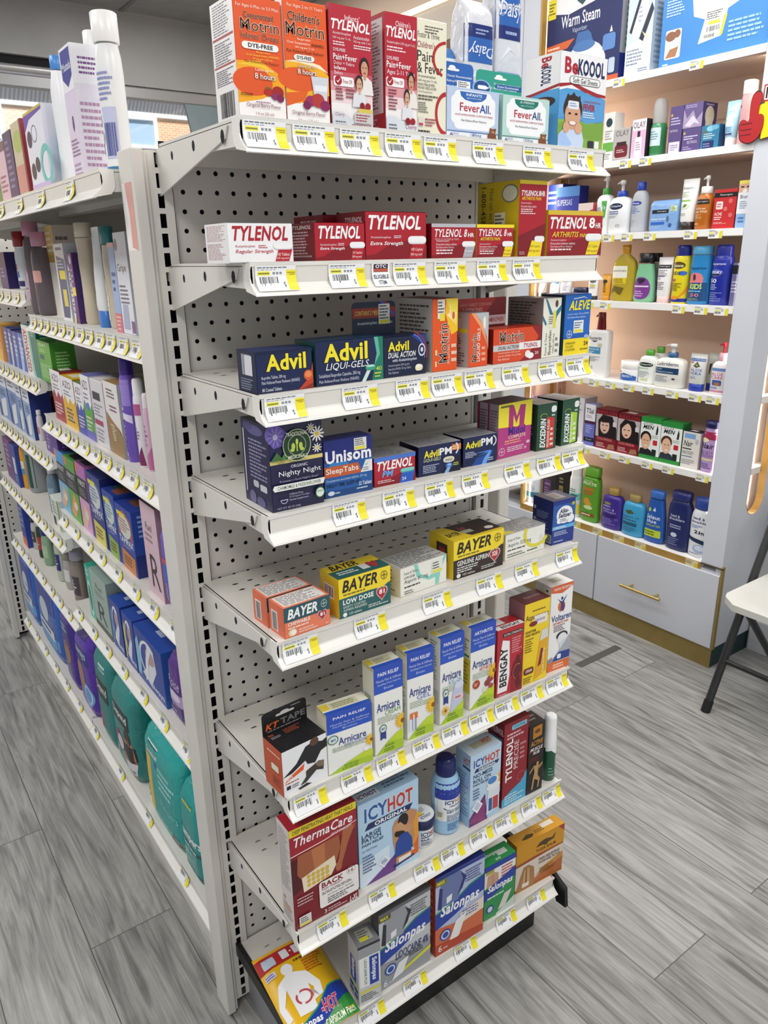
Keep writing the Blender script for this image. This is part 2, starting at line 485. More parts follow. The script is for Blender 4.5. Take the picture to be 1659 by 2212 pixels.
# pixel-free placements: (x, y, z, yaw, width, depth, height) in inches
POS={
'motrin_infant':(0.04,-8.7,61.25,0,2.26,2.2,4.56),
'motrin_child':(2.35,-8.7,61.25,0,2.22,2.2,4.76),
'tyl_infant':(4.72,-8.7,61.25,0,2.31,2.2,4.9),
'tyl_child':(7.6,-8.7,61.25,0,1.91,2.2,5.01),
'cream_fever':(9.52,-8.7,61.25,0,1.88,2.2,5.03),
'feverall_inf':(12.29,-9.15,61.25,0,3.61,1.3,2.32),
'feverall_jr':(16.19,-9.15,61.25,0,3.58,1.3,2.3),
'bekoool':(20.72,-8.5,61.25,0,3.98,2.6,4.86),
'tyl_regular':(-0.47,-8.6,55.3,0,3.29,2.4,1.7),
'tyl_24':(3.8,-8.6,55.3,0,2.91,2.4,1.76),
'tyl_100':(7.23,-8.5,55.3,0,3.88,2.6,2.3),
'tyl_8hr':(11.07,-8.8,55.3,0,3.12,2,1.77),
'tyl_arth24':(14.14,-8.8,55.3,0,2.85,2,1.76),
'tyl_arth_tall':(17.02,-8.1,55.3,0,2.22,3.4,4.13),
'tyl_arth225':(20.82,-8.6,55.3,0,4.95,2.4,2.59),
'advil':(0.36,-8.8,49.3,0,3.1,2,1.99),
'advil_gels':(4.16,-8.8,49.3,0,4.15,2,2.23),
'advil_dual':(7.72,-9,49.3,0,2.91,1.6,2.14),
'motrin_tall':(10.5,-8.2,49.3,0,1.83,3.2,3.94),
'motrin_liq':(13.03,-8.6,49.3,0,1.51,2.4,3.04),
'motrin_dual':(16.21,-9,49.3,0,4.01,1.6,2.02),
'ibuprofen':(19.14,-8.3,49.3,0,1.64,3,3.6),
'aleve':(21.51,-8.8,49.3,0,2.47,2,3.72),
'nighty':(0.78,-8.17,43.2,-1.5,3.02,3.2,4.48),
'unisom':(4.07,-8.87,43.2,-2.3,3.01,1.2,3.14),
'tyl_pm':(7.24,-8.55,43.2,-3.3,2.8,1.8,1.68),
'advilpm_mini':(10.54,-8.47,43.2,-4.3,3.06,2,1.82),
'advilpm':(13.75,-8.43,43.2,-2.1,2.7,2,1.82),
'midol':(16.8,-8.35,43.2,3.3,3.15,1.8,3.49),
'exc_mig':(19.62,-8.36,43.2,-2.1,1.8,2.2,3.08),
'exc_extra':(21.89,-8.28,43.2,3.1,1.83,2.2,3.09),
'bayer_chew':(0.72,-9.19,36.1,1.8,2.92,1.6,1.81),
'bayer_low':(4.66,-8.85,36.1,-0.4,3.55,2,2.43),
'asp81':(9.11,-8.61,36.1,2.9,3.77,2,1.86),
'bayer_gen':(13.58,-8.51,36.1,-0.7,4.24,2.4,2.59),
'asp325':(18.05,-8.46,36.1,0.1,3.8,2,1.84),
'alka':(21.83,-8.5,36.1,-4.2,2.12,2,3.23),
'kt':(0.05,-8.9,26.1,3.2,3.05,2,3.06),
'arn_tab':(3.22,-9.38,26.1,-6,3.01,1.3,4.14),
'arn_cream':(6,-9.49,26.1,-3.7,2.07,1.3,6.14),
'arn_gel':(8.57,-9.4,26.1,-5.3,1.99,1.3,6.22),
'arn_roll':(11.18,-9.37,26.1,-2.3,1.95,1.3,6.39),
'arn_arth':(14,-9.26,26.1,-2.4,2.16,1.3,6.22),
'bengay':(16.57,-9.25,26.1,-3.7,2.41,1.4,5.26),
'asper':(19.13,-9.14,26.1,-2.4,2.46,1.6,6.45),
'voltaren':(21.85,-8.95,26.1,-3.8,2.19,1.6,6.9),
'therma':(1.04,-9.21,16,-2,4.63,1.6,7.61),
'icy_patch':(6.16,-9.03,16,-1.5,4.79,1.3,6.64),
'balm':(9.91,-8.56,16,-17.1,1.86,2.2,3.42),
'spray':(12.05,-8.46,16,-21.3,2.03,2.2,3.78),
'icy_roll':(14.71,-8.98,16,-1.5,2.91,1.6,6.16),
'precise':(17.78,-8.88,16,-0.5,2.53,1.7,7.33),
'tiger_rub':(19.9,-9.05,16,-3,1.64,1.6,6.15),
'greenroll':(21.98,-8.83,16,-9,1,1.3,3.29),
'sal_roll':(4.14,-9.22,6.16,-8.5,1.69,1.6,5.33),
'sal_lido':(7.22,-9.41,6.16,-1.5,4.44,1,6.92),
'sal_pain':(12.16,-9.64,6.16,-3.3,4.52,1,7.3),
'sal_green':(16.46,-9.25,6.16,-3.4,3.12,1.4,5.27),
'tiger_balm':(21.34,-9.02,6.16,-4.8,5.12,1.2,4.77),
'vicks':(76.7,36.95,77.15,-90,12.89,5,12.74),
'massager':(75.7,27.58,77.15,-90,3.9,3,9.76),
'pump_box':(77.2,16.97,77.15,-90,14.65,6,8.79),
'slim_box':(75.2,31.31,67.2,-90,1.73,2,6.14),
'olay_jar':(75.45,29.05,67.2,-90,2.67,2.5,3.97),
'olay_box':(75.3,26.39,67.2,-90,2.18,2.2,4.67),
'foam':(75.5,24.27,67.2,-90,1.94,2.2,6.84),
'purp_tall':(75.2,20.95,67.2,-90,1.89,2,5.39),
'purp_low':(75.7,18.61,67.2,-90,2.57,3,2.66),
'purp_up':(76.2,18.66,67.2,-90,2.59,4,5.47),
'blue_box':(75.2,16.07,67.2,-90,2.39,2,2.66),
'ltube':(75.3,13.9,67.2,-90,1.83,1.8,5.03),
'pinktube':(75.3,12.15,67.2,-90,1.54,2,6.85),
'ss1':(78,42.51,58,-90,3.13,3,7.35),
'ss2':(76.5,39.05,58,-90,4.4,2,6.78),
'flat3':(75.7,34.46,58,-90,2.64,3,4.22),
'cerave':(75.5,31.9,58,-90,2.38,2.2,7.5),
'cetaphil':(75.2,28.98,58,-90,3.34,2.2,6.79),
'micellar':(75.2,25.93,58,-90,2.25,1.6,6.32),
'wipes':(75,21.7,58,-90,4.28,1.6,3.82),
'aveeno':(75,18.37,58,-90,2.27,1.8,6.09),
'orangepump':(75,16.11,58,-90,2.13,1.8,6.27),
'redbox':(74.95,13.05,58,-90,2.92,1.5,4.47),
'biore':(74.95,10.65,58,-90,1.62,1.5,5.28),
'gtube':(75.3,43,48.9,-90,1.9,1.3,2.7),
'wtube1':(76,40.99,48.9,-90,2,1.5,2.76),
'wtube2':(76,38.74,48.9,-90,2.33,1.5,2.97),
'djar':(75.6,35.56,48.9,-90,2.92,2,1.7),
'wtube3':(75.3,32.96,48.9,-90,1.82,1,3.53),
'goldtube':(75.3,30.61,48.9,-90,1.62,1,3.63),
'oil':(75.4,27.7,48.9,-90,3.85,1.6,7.53),
'greenpurp':(75.2,24.09,48.9,-90,3.26,1.6,6.41),
'greenpurp2':(77,23.85,48.9,-90,2.06,1.6,6.38),
'neut':(74.9,20.85,48.9,-90,2.2,1.2,5.85),
'banana':(75.2,18.52,48.9,-90,2.34,1.8,7.31),
'kids':(75.2,15.76,48.9,-90,3.07,2,7.14),
'sport':(75.2,12.84,48.9,-90,2.65,1.9,7.25),
'lastb':(75.2,10.6,48.9,-90,1.06,1.5,5.07),
'eucerin':(75.6,31.22,37.8,-90,3.68,1.6,9.37),
'jar5':(75.5,25.42,37.8,-90,3,2.2,2.89),
'cet_g1':(75.5,22.37,37.8,-90,2.99,1.6,4.7),
'lubri':(75.2,18.58,37.8,-90,4.35,2.2,5.82),
'aloe1':(75,14.52,37.8,-90,2.41,1.5,4.85),
'pinkwhite':(75,11.16,37.8,-90,2.39,1.8,6.57),
'w6purple':(77,42.02,27.35,-90,5.01,3,5.74),
'w6white':(76.7,34.67,27.35,-90,3.2,3,6.85),
'tsal':(75,31.03,27.35,-90,1.9,1.6,6.39),
'rev1':(75.4,27.88,27.35,-90,3.86,2.4,6.05),
'rev2':(75.4,23.94,27.35,-90,3.83,2.4,5.91),
'men1':(75.2,20.25,27.35,-90,3.3,2,5.97),
'men2':(75.2,16.9,27.35,-90,3.27,2,5.83),
'nairbox':(75.1,13.81,27.35,-90,2.62,1.8,5.03),
'nairb':(75,11.35,27.35,-90,2.17,1.6,6.83),
'w7white':(75.5,42.98,15,-90,3.06,2,5.46),
'blk1':(76,39.03,15,-90,2.94,2,6.46),
'blk2':(76,36.15,15,-90,2.68,2,7.36),
'wgspray':(75.3,33.64,15,-90,2.23,1.8,8.3),
'fructis':(75.2,30.39,15,-90,3.33,1.5,8.87),
'ogxp':(75.2,26.12,15,-90,3.72,1.9,6.48),
'ogxb':(75.2,22.25,15,-90,3.8,1.9,6.35),
'selsun':(75.2,18.57,15,-90,3.43,1.6,7.84),
'navyb':(75.2,14.7,15,-90,3.62,1.7,8.6),
'hns':(75.1,11.2,15,-90,3.27,1.7,8.51),
'must1':(-1.2,6.18,60.16,-90,1.73,1.47,8.5),
'must2':(0.6,14.87,60.16,-90,1.21,0.85,9.65),
'mustbox':(-1.7,9.74,60.16,-90,2.39,1.8,7.39),
'bluecapb':(-1.4,16.16,60.16,-90,1.56,1.29,8.24),
'tealbox':(-0.6,19.72,60.16,-90,5.43,4,5.54),
'floralbox':(-0.6,25.35,60.16,-90,3.52,4,5.51),
'darkbox':(-0.6,28.99,60.16,-90,3.16,4,5.27),
'pinkbox':(-0.6,32.33,60.16,-90,3.4,4,4.83),
'grnbox':(-0.6,36.86,60.16,-90,4.98,4,5.29),
'clear2':(-0.41,36.1,50.87,-90,1.77,1.71,8.17),
'clear1':(-0.14,33.9,50.87,-90,2.1,2.04,7.22),
'goldbox':(1.13,31.78,50.87,-90,2.76,1.99,7.69),
'desit_white':(-0.25,24.2,50.87,-90,2.94,1.66,6.04),
'desit_purp':(-0.25,21.3,50.87,-90,1.45,1.66,5.31),
'beige1':(-0.19,19.67,50.87,-90,1.69,1.28,7.39),
'whtblue':(-0.41,15.95,50.87,-90,1.72,0.95,6.94),
'beige2':(-0.19,14.07,50.87,-90,1.57,0.86,6.92),
'bluepink':(-0.3,10.65,50.87,-90,1.35,1.55,5.78),
'whitebox2':(-0.19,8.67,50.87,-90,2.48,1.77,6.38),
'redcap':(0.14,44.16,52.96,-90,2.09,1.25,5.52),
'b2dark':(0.58,48.27,52.96,-90,3.71,3.31,3.64),
'b2white':(0.69,47.53,52.96,-90,5.06,2.21,3.79),
'b2sm1':(0.03,49.03,52.96,-90,5.72,2.21,1.37),
'b2sm2':(0.03,43.71,52.96,-90,4.39,2.21,1.41),
'or_paste':(0.03,57.3,44.57,-90,3.84,2.21,4.29),
'paste0':(0.14,53.06,44.57,-90,2.26,2.43,4.16),
'paste1':(0.14,50.77,44.57,-90,2.21,2.43,4.12),
'paste2':(0.14,48.29,44.57,-90,2.61,2.43,3.99),
'paste3':(0.14,45.41,44.57,-90,3.04,2.43,4),
'tealtoo':(-0.19,40.76,44.57,-90,6.14,1.77,4.99),
'greenbox':(0.03,35.33,44.57,-90,5.44,2.21,3.9),
'azo_red':(-0.08,32.21,41.32,-90,3.73,1.99,4.74),
'azo_yel':(-0.08,28.17,41.32,-90,4.24,1.99,4.55),
'azo_blue':(-0.08,24.57,41.32,-90,2.45,1.99,4.46),
'azo_grn':(-0.08,22.06,41.32,-90,2.45,1.99,5.41),
'whitepink':(-0.19,18.79,41.32,-90,3.37,1.77,5.37),
'brownbox':(-0.08,15.1,41.32,-90,3.47,1.99,5.63),
'purpcan':(-0.41,12.73,41.32,-90,1.13,1.18,7.64),
'pinkcan':(-0.41,10.68,41.32,-90,0.86,0.86,6.36),
'pinkcan2':(-0.41,9.17,41.32,-90,0.64,0.64,5.51),
'wb0':(0.03,62.21,36.85,-90,6.82,2.21,5.84),
'wb1':(0.03,55.89,36.85,-90,5.01,2.21,5.97),
'wb2':(0.03,51.85,36.85,-90,2.94,2.21,5.76),
'wb3':(0.03,48.05,36.85,-90,3.78,2.21,5.66),
'dred':(1.79,51.12,36.85,-90,5.65,2.21,4.29),
'smallw':(-0.41,45.8,36.85,-90,0.6,0.68,3.4),
'purpbox':(1.13,38.28,36.85,-90,5.1,4.42,2.52),
'bl_or':(0.58,35.96,31.33,-90,3.65,3.31,6.4),
'gr_or':(0.58,32.15,31.33,-90,3.84,3.31,6.35),
'pk_or':(0.58,28.2,31.33,-90,3.31,3.31,6.59),
'tamp1':(1.13,24.1,31.33,-90,4.24,4.42,6.48),
'tamp2':(1.13,20.04,31.33,-90,3.29,4.42,5.88),
'tamp3':(1.13,16.16,31.33,-90,4.15,4.42,5.56),
'rael_pink':(0.58,9.85,31.33,-90,3.23,3.31,7.39),
'purppack':(1.13,7.33,31.33,-90,1.66,4.42,6.86),
'b5p':(0.03,66.55,27.79,-90,4.74,2.21,5.63),
'b5b':(0.03,62.69,27.79,-90,2.85,2.21,5.49),
'b5o':(-0.19,60.67,27.79,-90,1.07,0.94,6.84),
'jug':(0.69,58.64,27.79,-90,2.86,2.23,9.94),
'bbott':(0.25,47.41,27.79,-90,1.97,1.38,5.76),
'b5w':(0.03,41.87,27.79,-90,3.44,2.21,3.47),
'palebox':(1.02,36.73,27.79,-90,4.97,3.31,3.53),
'stick':(-0.52,65.03,18.63,-90,2.78,1.1,6.37),
'b6a':(0.14,68.52,18.63,-90,1.58,1.26,3.33),
'b6b':(0.03,62.87,18.63,-90,1.35,1.07,4.64),
'b6c':(-0.08,59.08,18.63,-90,1.3,1.05,5.23),
'b6d':(0.03,55.97,18.63,-90,2,1.39,4.89),
'b6e':(0.03,49.37,18.63,-90,1.44,1.15,6.36),
'b6f':(0.25,46.42,18.63,-90,1.77,1.24,4.49),
'b6g':(0.03,40.65,18.63,-90,2.23,1.56,6.7),
'tealsm':(0.3,31.6,20.84,-90,1.82,2.76,5.85),
'sage':(1.13,27.92,20.84,-90,5.4,4.42,6.04),
'alw1':(1.68,23.13,20.84,-90,3.23,5.52,5.08),
'alw2':(1.68,19.51,20.84,-90,2.94,5.52,5.08),
'alw3':(1.68,14.37,20.84,-90,6.77,5.52,5.08),
'poise':(1.68,8.65,20.84,-90,3.47,5.52,6.12),
'dia1':(1.67,68.33,6.16,-90,8.49,6.5,11.29),
'dia2':(1.67,56.83,6.16,-90,12.93,6.5,11.99),
'pur1':(1.12,45.9,6.16,-90,5.04,5.42,11.06),
'alwd':(1.12,39.23,6.16,-90,5.85,5.42,10.54),
'dep1':(1.67,31.32,6.16,-90,5.75,6.5,11.84),
'dep2':(1.67,25.34,6.16,-90,6.85,6.5,10.5),
'wipes2':(1.12,14.62,6.16,-90,8.82,5.42,9.97),
'pamp':(1.67,7.92,6.16,-90,4.44,6.5,9.34),
}


# ================================================================ the room
def floor_material():
    mt, nt, b = node_mat('grey_oak_vinyl_planks', .42)
    tc = nt.nodes.new('ShaderNodeTexCoord')
    mp = nt.nodes.new('ShaderNodeMapping')
    mp.inputs['Rotation'].default_value = (0, 0, math.radians(90))
    mp.inputs['Location'].default_value = (.31, .065, 0)
    nt.links.new(tc.outputs['Object'], mp.inputs['Vector'])
    br = nt.nodes.new('ShaderNodeTexBrick')
    br.offset = .37
    br.inputs['Scale'].default_value = 1
    br.inputs['Brick Width'].default_value = 1.22
    br.inputs['Row Height'].default_value = .182
    br.inputs['Mortar Size'].default_value = .0011
    br.inputs['Mortar Smooth'].default_value = .3
    br.inputs['Bias'].default_value = 0
    br.inputs['Color1'].default_value = (0, 0, 0, 1)
    br.inputs['Color2'].default_value = (1, 1, 1, 1)
    br.inputs['Mortar'].default_value = (.5, .5, .5, 1)
    nt.links.new(mp.outputs['Vector'], br.inputs['Vector'])
    # long grain, shifted per plank
    mul = nt.nodes.new('ShaderNodeVectorMath')
    mul.operation = 'MULTIPLY'
    mul.inputs[1].default_value = (13, 1.0, 1)
    nt.links.new(tc.outputs['Object'], mul.inputs[0])
    add = nt.nodes.new('ShaderNodeVectorMath')
    add.operation = 'ADD'
    sc = nt.nodes.new('ShaderNodeVectorMath')
    sc.operation = 'SCALE'
    sc.inputs['Scale'].default_value = 9
    nt.links.new(br.outputs['Color'], sc.inputs[0])
    nt.links.new(mul.outputs[0], add.inputs[0])
    nt.links.new(sc.outputs[0], add.inputs[1])
    n1 = nt.nodes.new('ShaderNodeTexNoise')
    n1.inputs['Scale'].default_value = 3.0
    n1.inputs['Detail'].default_value = 7
    n1.inputs['Roughness'].default_value = .62
    n1.inputs['Distortion'].default_value = 1.5
    nt.links.new(add.outputs[0], n1.inputs['Vector'])
    mul2 = nt.nodes.new('ShaderNodeVectorMath')
    mul2.operation = 'MULTIPLY'
    mul2.inputs[1].default_value = (9, 1, 1)
    nt.links.new(add.outputs[0], mul2.inputs[0])
    n2 = nt.nodes.new('ShaderNodeTexNoise')
    n2.inputs['Scale'].default_value = 3
    n2.inputs['Detail'].default_value = 3
    nt.links.new(mul2.outputs[0], n2.inputs['Vector'])
    mulc = nt.nodes.new('ShaderNodeVectorMath')
    mulc.operation = 'MULTIPLY'
    mulc.inputs[1].default_value = (.42, .9, 1)
    nt.links.new(add.outputs[0], mulc.inputs[0])
    n3 = nt.nodes.new('ShaderNodeTexNoise')
    n3.inputs['Scale'].default_value = 1.1
    n3.inputs['Detail'].default_value = 2
    nt.links.new(mulc.outputs[0], n3.inputs['Vector'])
    ring = nt.nodes.new('ShaderNodeMath')
    ring.operation = 'MULTIPLY'
    ring.inputs[1].default_value = 80
    nt.links.new(n3.outputs['Fac'], ring.inputs[0])
    sine = nt.nodes.new('ShaderNodeMath')
    sine.operation = 'SINE'
    nt.links.new(ring.outputs[0], sine.inputs[0])
    amp = nt.nodes.new('ShaderNodeMath')
    amp.operation = 'MULTIPLY_ADD'
    amp.inputs[1].default_value = .035
    nt.links.new(sine.outputs[0], amp.inputs[0])
    nt.links.new(n1.outputs['Fac'], amp.inputs[2])
    ramp = nt.nodes.new('ShaderNodeValToRGB')
    e = ramp.color_ramp.elements
    e[0].position, e[0].color = .3, lin('6f6f6d')
    e[1].position, e[1].color = .72, lin('b4b3b0')
    mid = e.new(.52)
    mid.color = lin('9c9b98')
    nt.links.new(amp.outputs[0], ramp.inputs['Fac'])
    mx = nt.nodes.new('ShaderNodeMix')
    mx.data_type = 'RGBA'
    mx.blend_type = 'OVERLAY'
    mx.inputs['Factor'].default_value = .35
    nt.links.new(ramp.outputs['Color'], mx.inputs['A'])
    nt.links.new(n2.outputs['Fac'], mx.inputs['B'])
    # plank to plank tone
    tone = nt.nodes.new('ShaderNodeMapRange')
    tone.inputs['To Min'].default_value = .86
    tone.inputs['To Max'].default_value = 1.12
    nt.links.new(br.outputs['Color'], tone.inputs['Value'])
    m2 = nt.nodes.new('ShaderNodeMix')
    m2.data_type = 'RGBA'
    m2.blend_type = 'MULTIPLY'
    m2.inputs['Factor'].default_value = 1
    nt.links.new(mx.outputs['Result'], m2.inputs['A'])
    nt.links.new(tone.outputs['Result'], m2.inputs['B'])
    # knots
    vm = nt.nodes.new('ShaderNodeVectorMath')
    vm.operation = 'MULTIPLY'
    vm.inputs[1].default_value = (1.0, .55, 1)
    nt.links.new(tc.outputs['Object'], vm.inputs[0])
    vo = nt.nodes.new('ShaderNodeTexVoronoi')
    vo.inputs['Scale'].default_value = 3.4
    nt.links.new(vm.outputs[0], vo.inputs['Vector'])
    kr = nt.nodes.new('ShaderNodeValToRGB')
    kr.color_ramp.elements[0].position, kr.color_ramp.elements[0].color = .03, (.3, .3, .31, 1)
    kr.color_ramp.elements[1].position, kr.color_ramp.elements[1].color = .13, (1, 1, 1, 1)
    nt.links.new(vo.outputs['Distance'], kr.inputs['Fac'])
    m3 = nt.nodes.new('ShaderNodeMix')
    m3.data_type = 'RGBA'
    m3.blend_type = 'MULTIPLY'
    m3.inputs['Factor'].default_value = .8
    nt.links.new(m2.outputs['Result'], m3.inputs['A'])
    nt.links.new(kr.outputs['Color'], m3.inputs['B'])
    # seams
    m4 = nt.nodes.new('ShaderNodeMix')
    m4.data_type = 'RGBA'
    m4.inputs['B'].default_value = lin('4c4a49')
    nt.links.new(br.outputs['Fac'], m4.inputs['Factor'])
    nt.links.new(m3.outputs['Result'], m4.inputs['A'])
    nt.links.new(m4.outputs['Result'], b.inputs['Base Color'])
    bp = nt.nodes.new('ShaderNodeBump')
    bp.inputs['Strength'].default_value = .15
    bp.inputs['Distance'].default_value = .003
    nt.links.new(n1.outputs['Fac'], bp.inputs['Height'])
    nt.links.new(bp.outputs['Normal'], b.inputs['Normal'])
    return mt


def brick_material():
    mt, nt, b = node_mat('orange_brick', .8)
    tc = nt.nodes.new('ShaderNodeTexCoord')
    sp = nt.nodes.new('ShaderNodeSeparateXYZ')
    cb = nt.nodes.new('ShaderNodeCombineXYZ')
    nt.links.new(tc.outputs['Object'], sp.inputs[0])
    nt.links.new(sp.outputs['X'], cb.inputs['X'])
    nt.links.new(sp.outputs['Z'], cb.inputs['Y'])
    br = nt.nodes.new('ShaderNodeTexBrick')
    br.inputs['Scale'].default_value = 1
    br.inputs['Brick Width'].default_value = .2
    br.inputs['Row Height'].default_value = .068
    br.inputs['Mortar Size'].default_value = .009
    br.inputs['Color1'].default_value = lin('dd9a66')
    br.inputs['Color2'].default_value = lin('e8ad7c')
    br.inputs['Mortar'].default_value = lin('e8dccb')
    nt.links.new(cb.outputs[0], br.inputs['Vector'])
    nt.links.new(br.outputs['Color'], b.inputs['Base Color'])
    return mt


mb = MB()
mb.box(-170, 84, -120, 150, -1, 0, floor_material())
struct(mb.obj('floor'))

ceil_m = mottled('ceiling_tile', '8f9092', '999a9b', 12, .8)
mb = MB()
mb.box(-170, 84, -120, 150, 108.4, 109.4, ceil_m)
for i in range(11):
    mb.box(-166 + 24 * i - .5, -166 + 24 * i + .5, -120, 150, 108.2, 108.5, mat('7a7b7d', .6))
for i in range(12):
    mb.box(-170, 84, -120 + 24 * i + 7.5, -120 + 24 * i + 8.5, 108.2, 108.5, mat('7a7b7d', .6))
struct(mb.obj('ceiling'))

wall_m = mottled('grey_wall_paint', 'b9babb', 'c2c3c3', 5, .7)
mb = MB()
mb.box(83.2, 84.2, -120, 150, 0, 108.4, wall_m)
struct(mb.obj('wall_right'))
mb = MB()
mb.bbox(82.5, 83.2, -120, 6.4, 0, 5, mat('d3d5d8', .45), .12)
struct(mb.obj('baseboard_right'))

# shop front: bulkhead, roller slot, head rail, glass, side panel
mb = MB()
bh = mottled('bulkhead_grey', 'a3a4a5', 'abacad', 4, .6)
mb.box(-170, 83.2, 149, 151, 97.2, 108.4, bh)
mb.box(40, 83.2, 149, 151, 93.7, 97.2, bh)
mb.box(-170, 83.2, 150.2, 151, 0, 30, wall_m)
struct(mb.obj('wall_back'))
mb = MB()
mb.box(-170, 40, 150.2, 151, 95.0, 97.2, M_DARK)
mb.tube([(-170, 149.2, 94.6), (40, 149.2, 94.6)], .75, mat('c4c5c6', .35, .5), 12)
mb.bbox(-170, 83, 149.2, 151, 91.0, 93.6, mat('a3a4a6', .4, .3), .3)
struct(mb.obj('trim_1'))
mb = MB()
mb.box(-170, 83, 150.4, 150.5, 30, 91.0, mat('eef4f6', .03, 0, 0, 1))
struct(mb.obj('window_1'))
mb = MB()
prof = [(66.2, 30), (65.6, 60), (65.0, 78), (64.2, 86), (63.2, 91.0), (83.2, 91.0), (83.2, 30)]
mb.prism(prof, 1, 149.3, 150.1, mottled('blue_grey_panel', '7f9096', '8a9aa0', 6, .5))
struct(mb.obj('trim_2'))

# the brick house across the street
bld = thing('brick_building', 'orange brick house front with a white sash window beyond the shop window', 'building', (300, 1000, 0))
mb = MB()
mb.box(-700, 300, 0, 10, -60, 229, brick_material())
mb.obj('brick_wall', bld)
mb = MB()
mb.bbox(-700, 300, -3, 0, 229, 234, mat('f0efec', .6), .5)
mb.obj('white_fascia_board', bld)
mb = MB()
mb.box(-700, 300, -10, 8, 249, 252, mat('77747a', .6))
for i in range(130):
    x = -420 + i * 4.6
    mb.add([(x, -12, 249), (x + 2.4, -12, 249), (x + .4, -3, 234), (x - 2, -3, 234)], [(0, 1, 2, 3)], mat('a9a6ab', .6))
mb.add([(-700, -11, 249), (300, -11, 249), (300, -2.5, 234), (-700, -2.5, 234)], [(0, 1, 2, 3)], mat('d5d2d4', .6))
mb.box(-700, 300, -1, 6, 250, 285, mat('6d6c74', .7))
mb.obj('slatted_eaves', bld)
for (x0, x1) in ((33, 79), (-150, -104), (-330, -284)):
    mb = MB()
    z0, z1 = 184, 229
    fm = mat('f4f4f2', .5)
    mb.bbox(x0, x1, -3.5, 1, z1 - 4, z1, fm, .3)
    mb.bbox(x0 - 3, x1 + 3, -6, 1, z0, z0 + 5, fm, .3)
    mb.bbox(x0, x0 + 5, -3.5, 1, z0 + 5, z1 - 4, fm, .3)
    mb.bbox(x1 - 5, x1, -3.5, 1, z0 + 5, z1 - 4, fm, .3)
    mb.bbox(x0 + 5, x1 - 5, -2.5, 1, z0 + 9, z0 + 12, fm, .3)
    f = mb.obj('window_frame', bld)
    mb = MB()
    mb.box(x0 + 5, x1 - 5, -.6, -.1, z0 + 5, z1 - 4, mat('a9c0d6', .08))
    mb.obj('pane', f)


# ================================================================ shelving hardware
def holed(mb, put, nx, ny, cw, ch, hole, mt, pick=lambda i, j: True):
    """sheet of nx x ny cells; picked cells carry a real hole (list of 8 points around the cell centre)"""
    per = [(1, 0), (1, 1), (0, 1), (-1, 1), (-1, 0), (-1, -1), (0, -1), (1, -1)]
    for i in range(nx):
        for j in range(ny):
            cx, cy = (i + .5) * cw, (j + .5) * ch
            if pick(i, j):
                vs = [put(cx + a * cw / 2, cy + b * ch / 2) for a, b in per] + [put(cx + a, cy + b) for a, b in hole]
                mb.add(vs, [(k, (k + 1) % 8, 8 + (k + 1) % 8, 8 + k) for k in range(8)], mt)
            else:
                mb.add([put(cx + a * cw / 2, cy + b * ch / 2) for a, b in ((-1, -1), (1, -1), (1, 1), (-1, 1))], [(0, 1, 2, 3)], mt)


def octo(r): return [(r * math.cos(math.radians(45 * k)), r * math.sin(math.radians(45 * k))) for k in range(8)]


def rect8(a, b): return [(a, 0), (a, b), (0, b), (-a, b), (-a, 0), (-a, -b), (0, -b), (a, -b)]


RAILP = [(0, .03), (.03, -.12), (.13, -.34), (.14, -.66), (.02, -.98), (-.24, -1.22), (-.42, -1.34), (-.46, -1.44)]
_rail_back = [(y + .13, z - .03) for y, z in RAILP[::-1]]
TAGP = [(-.03, -.13), (.01, -.36), (0.0, -.62), (-.1, -.94), (-.34, -1.24)]


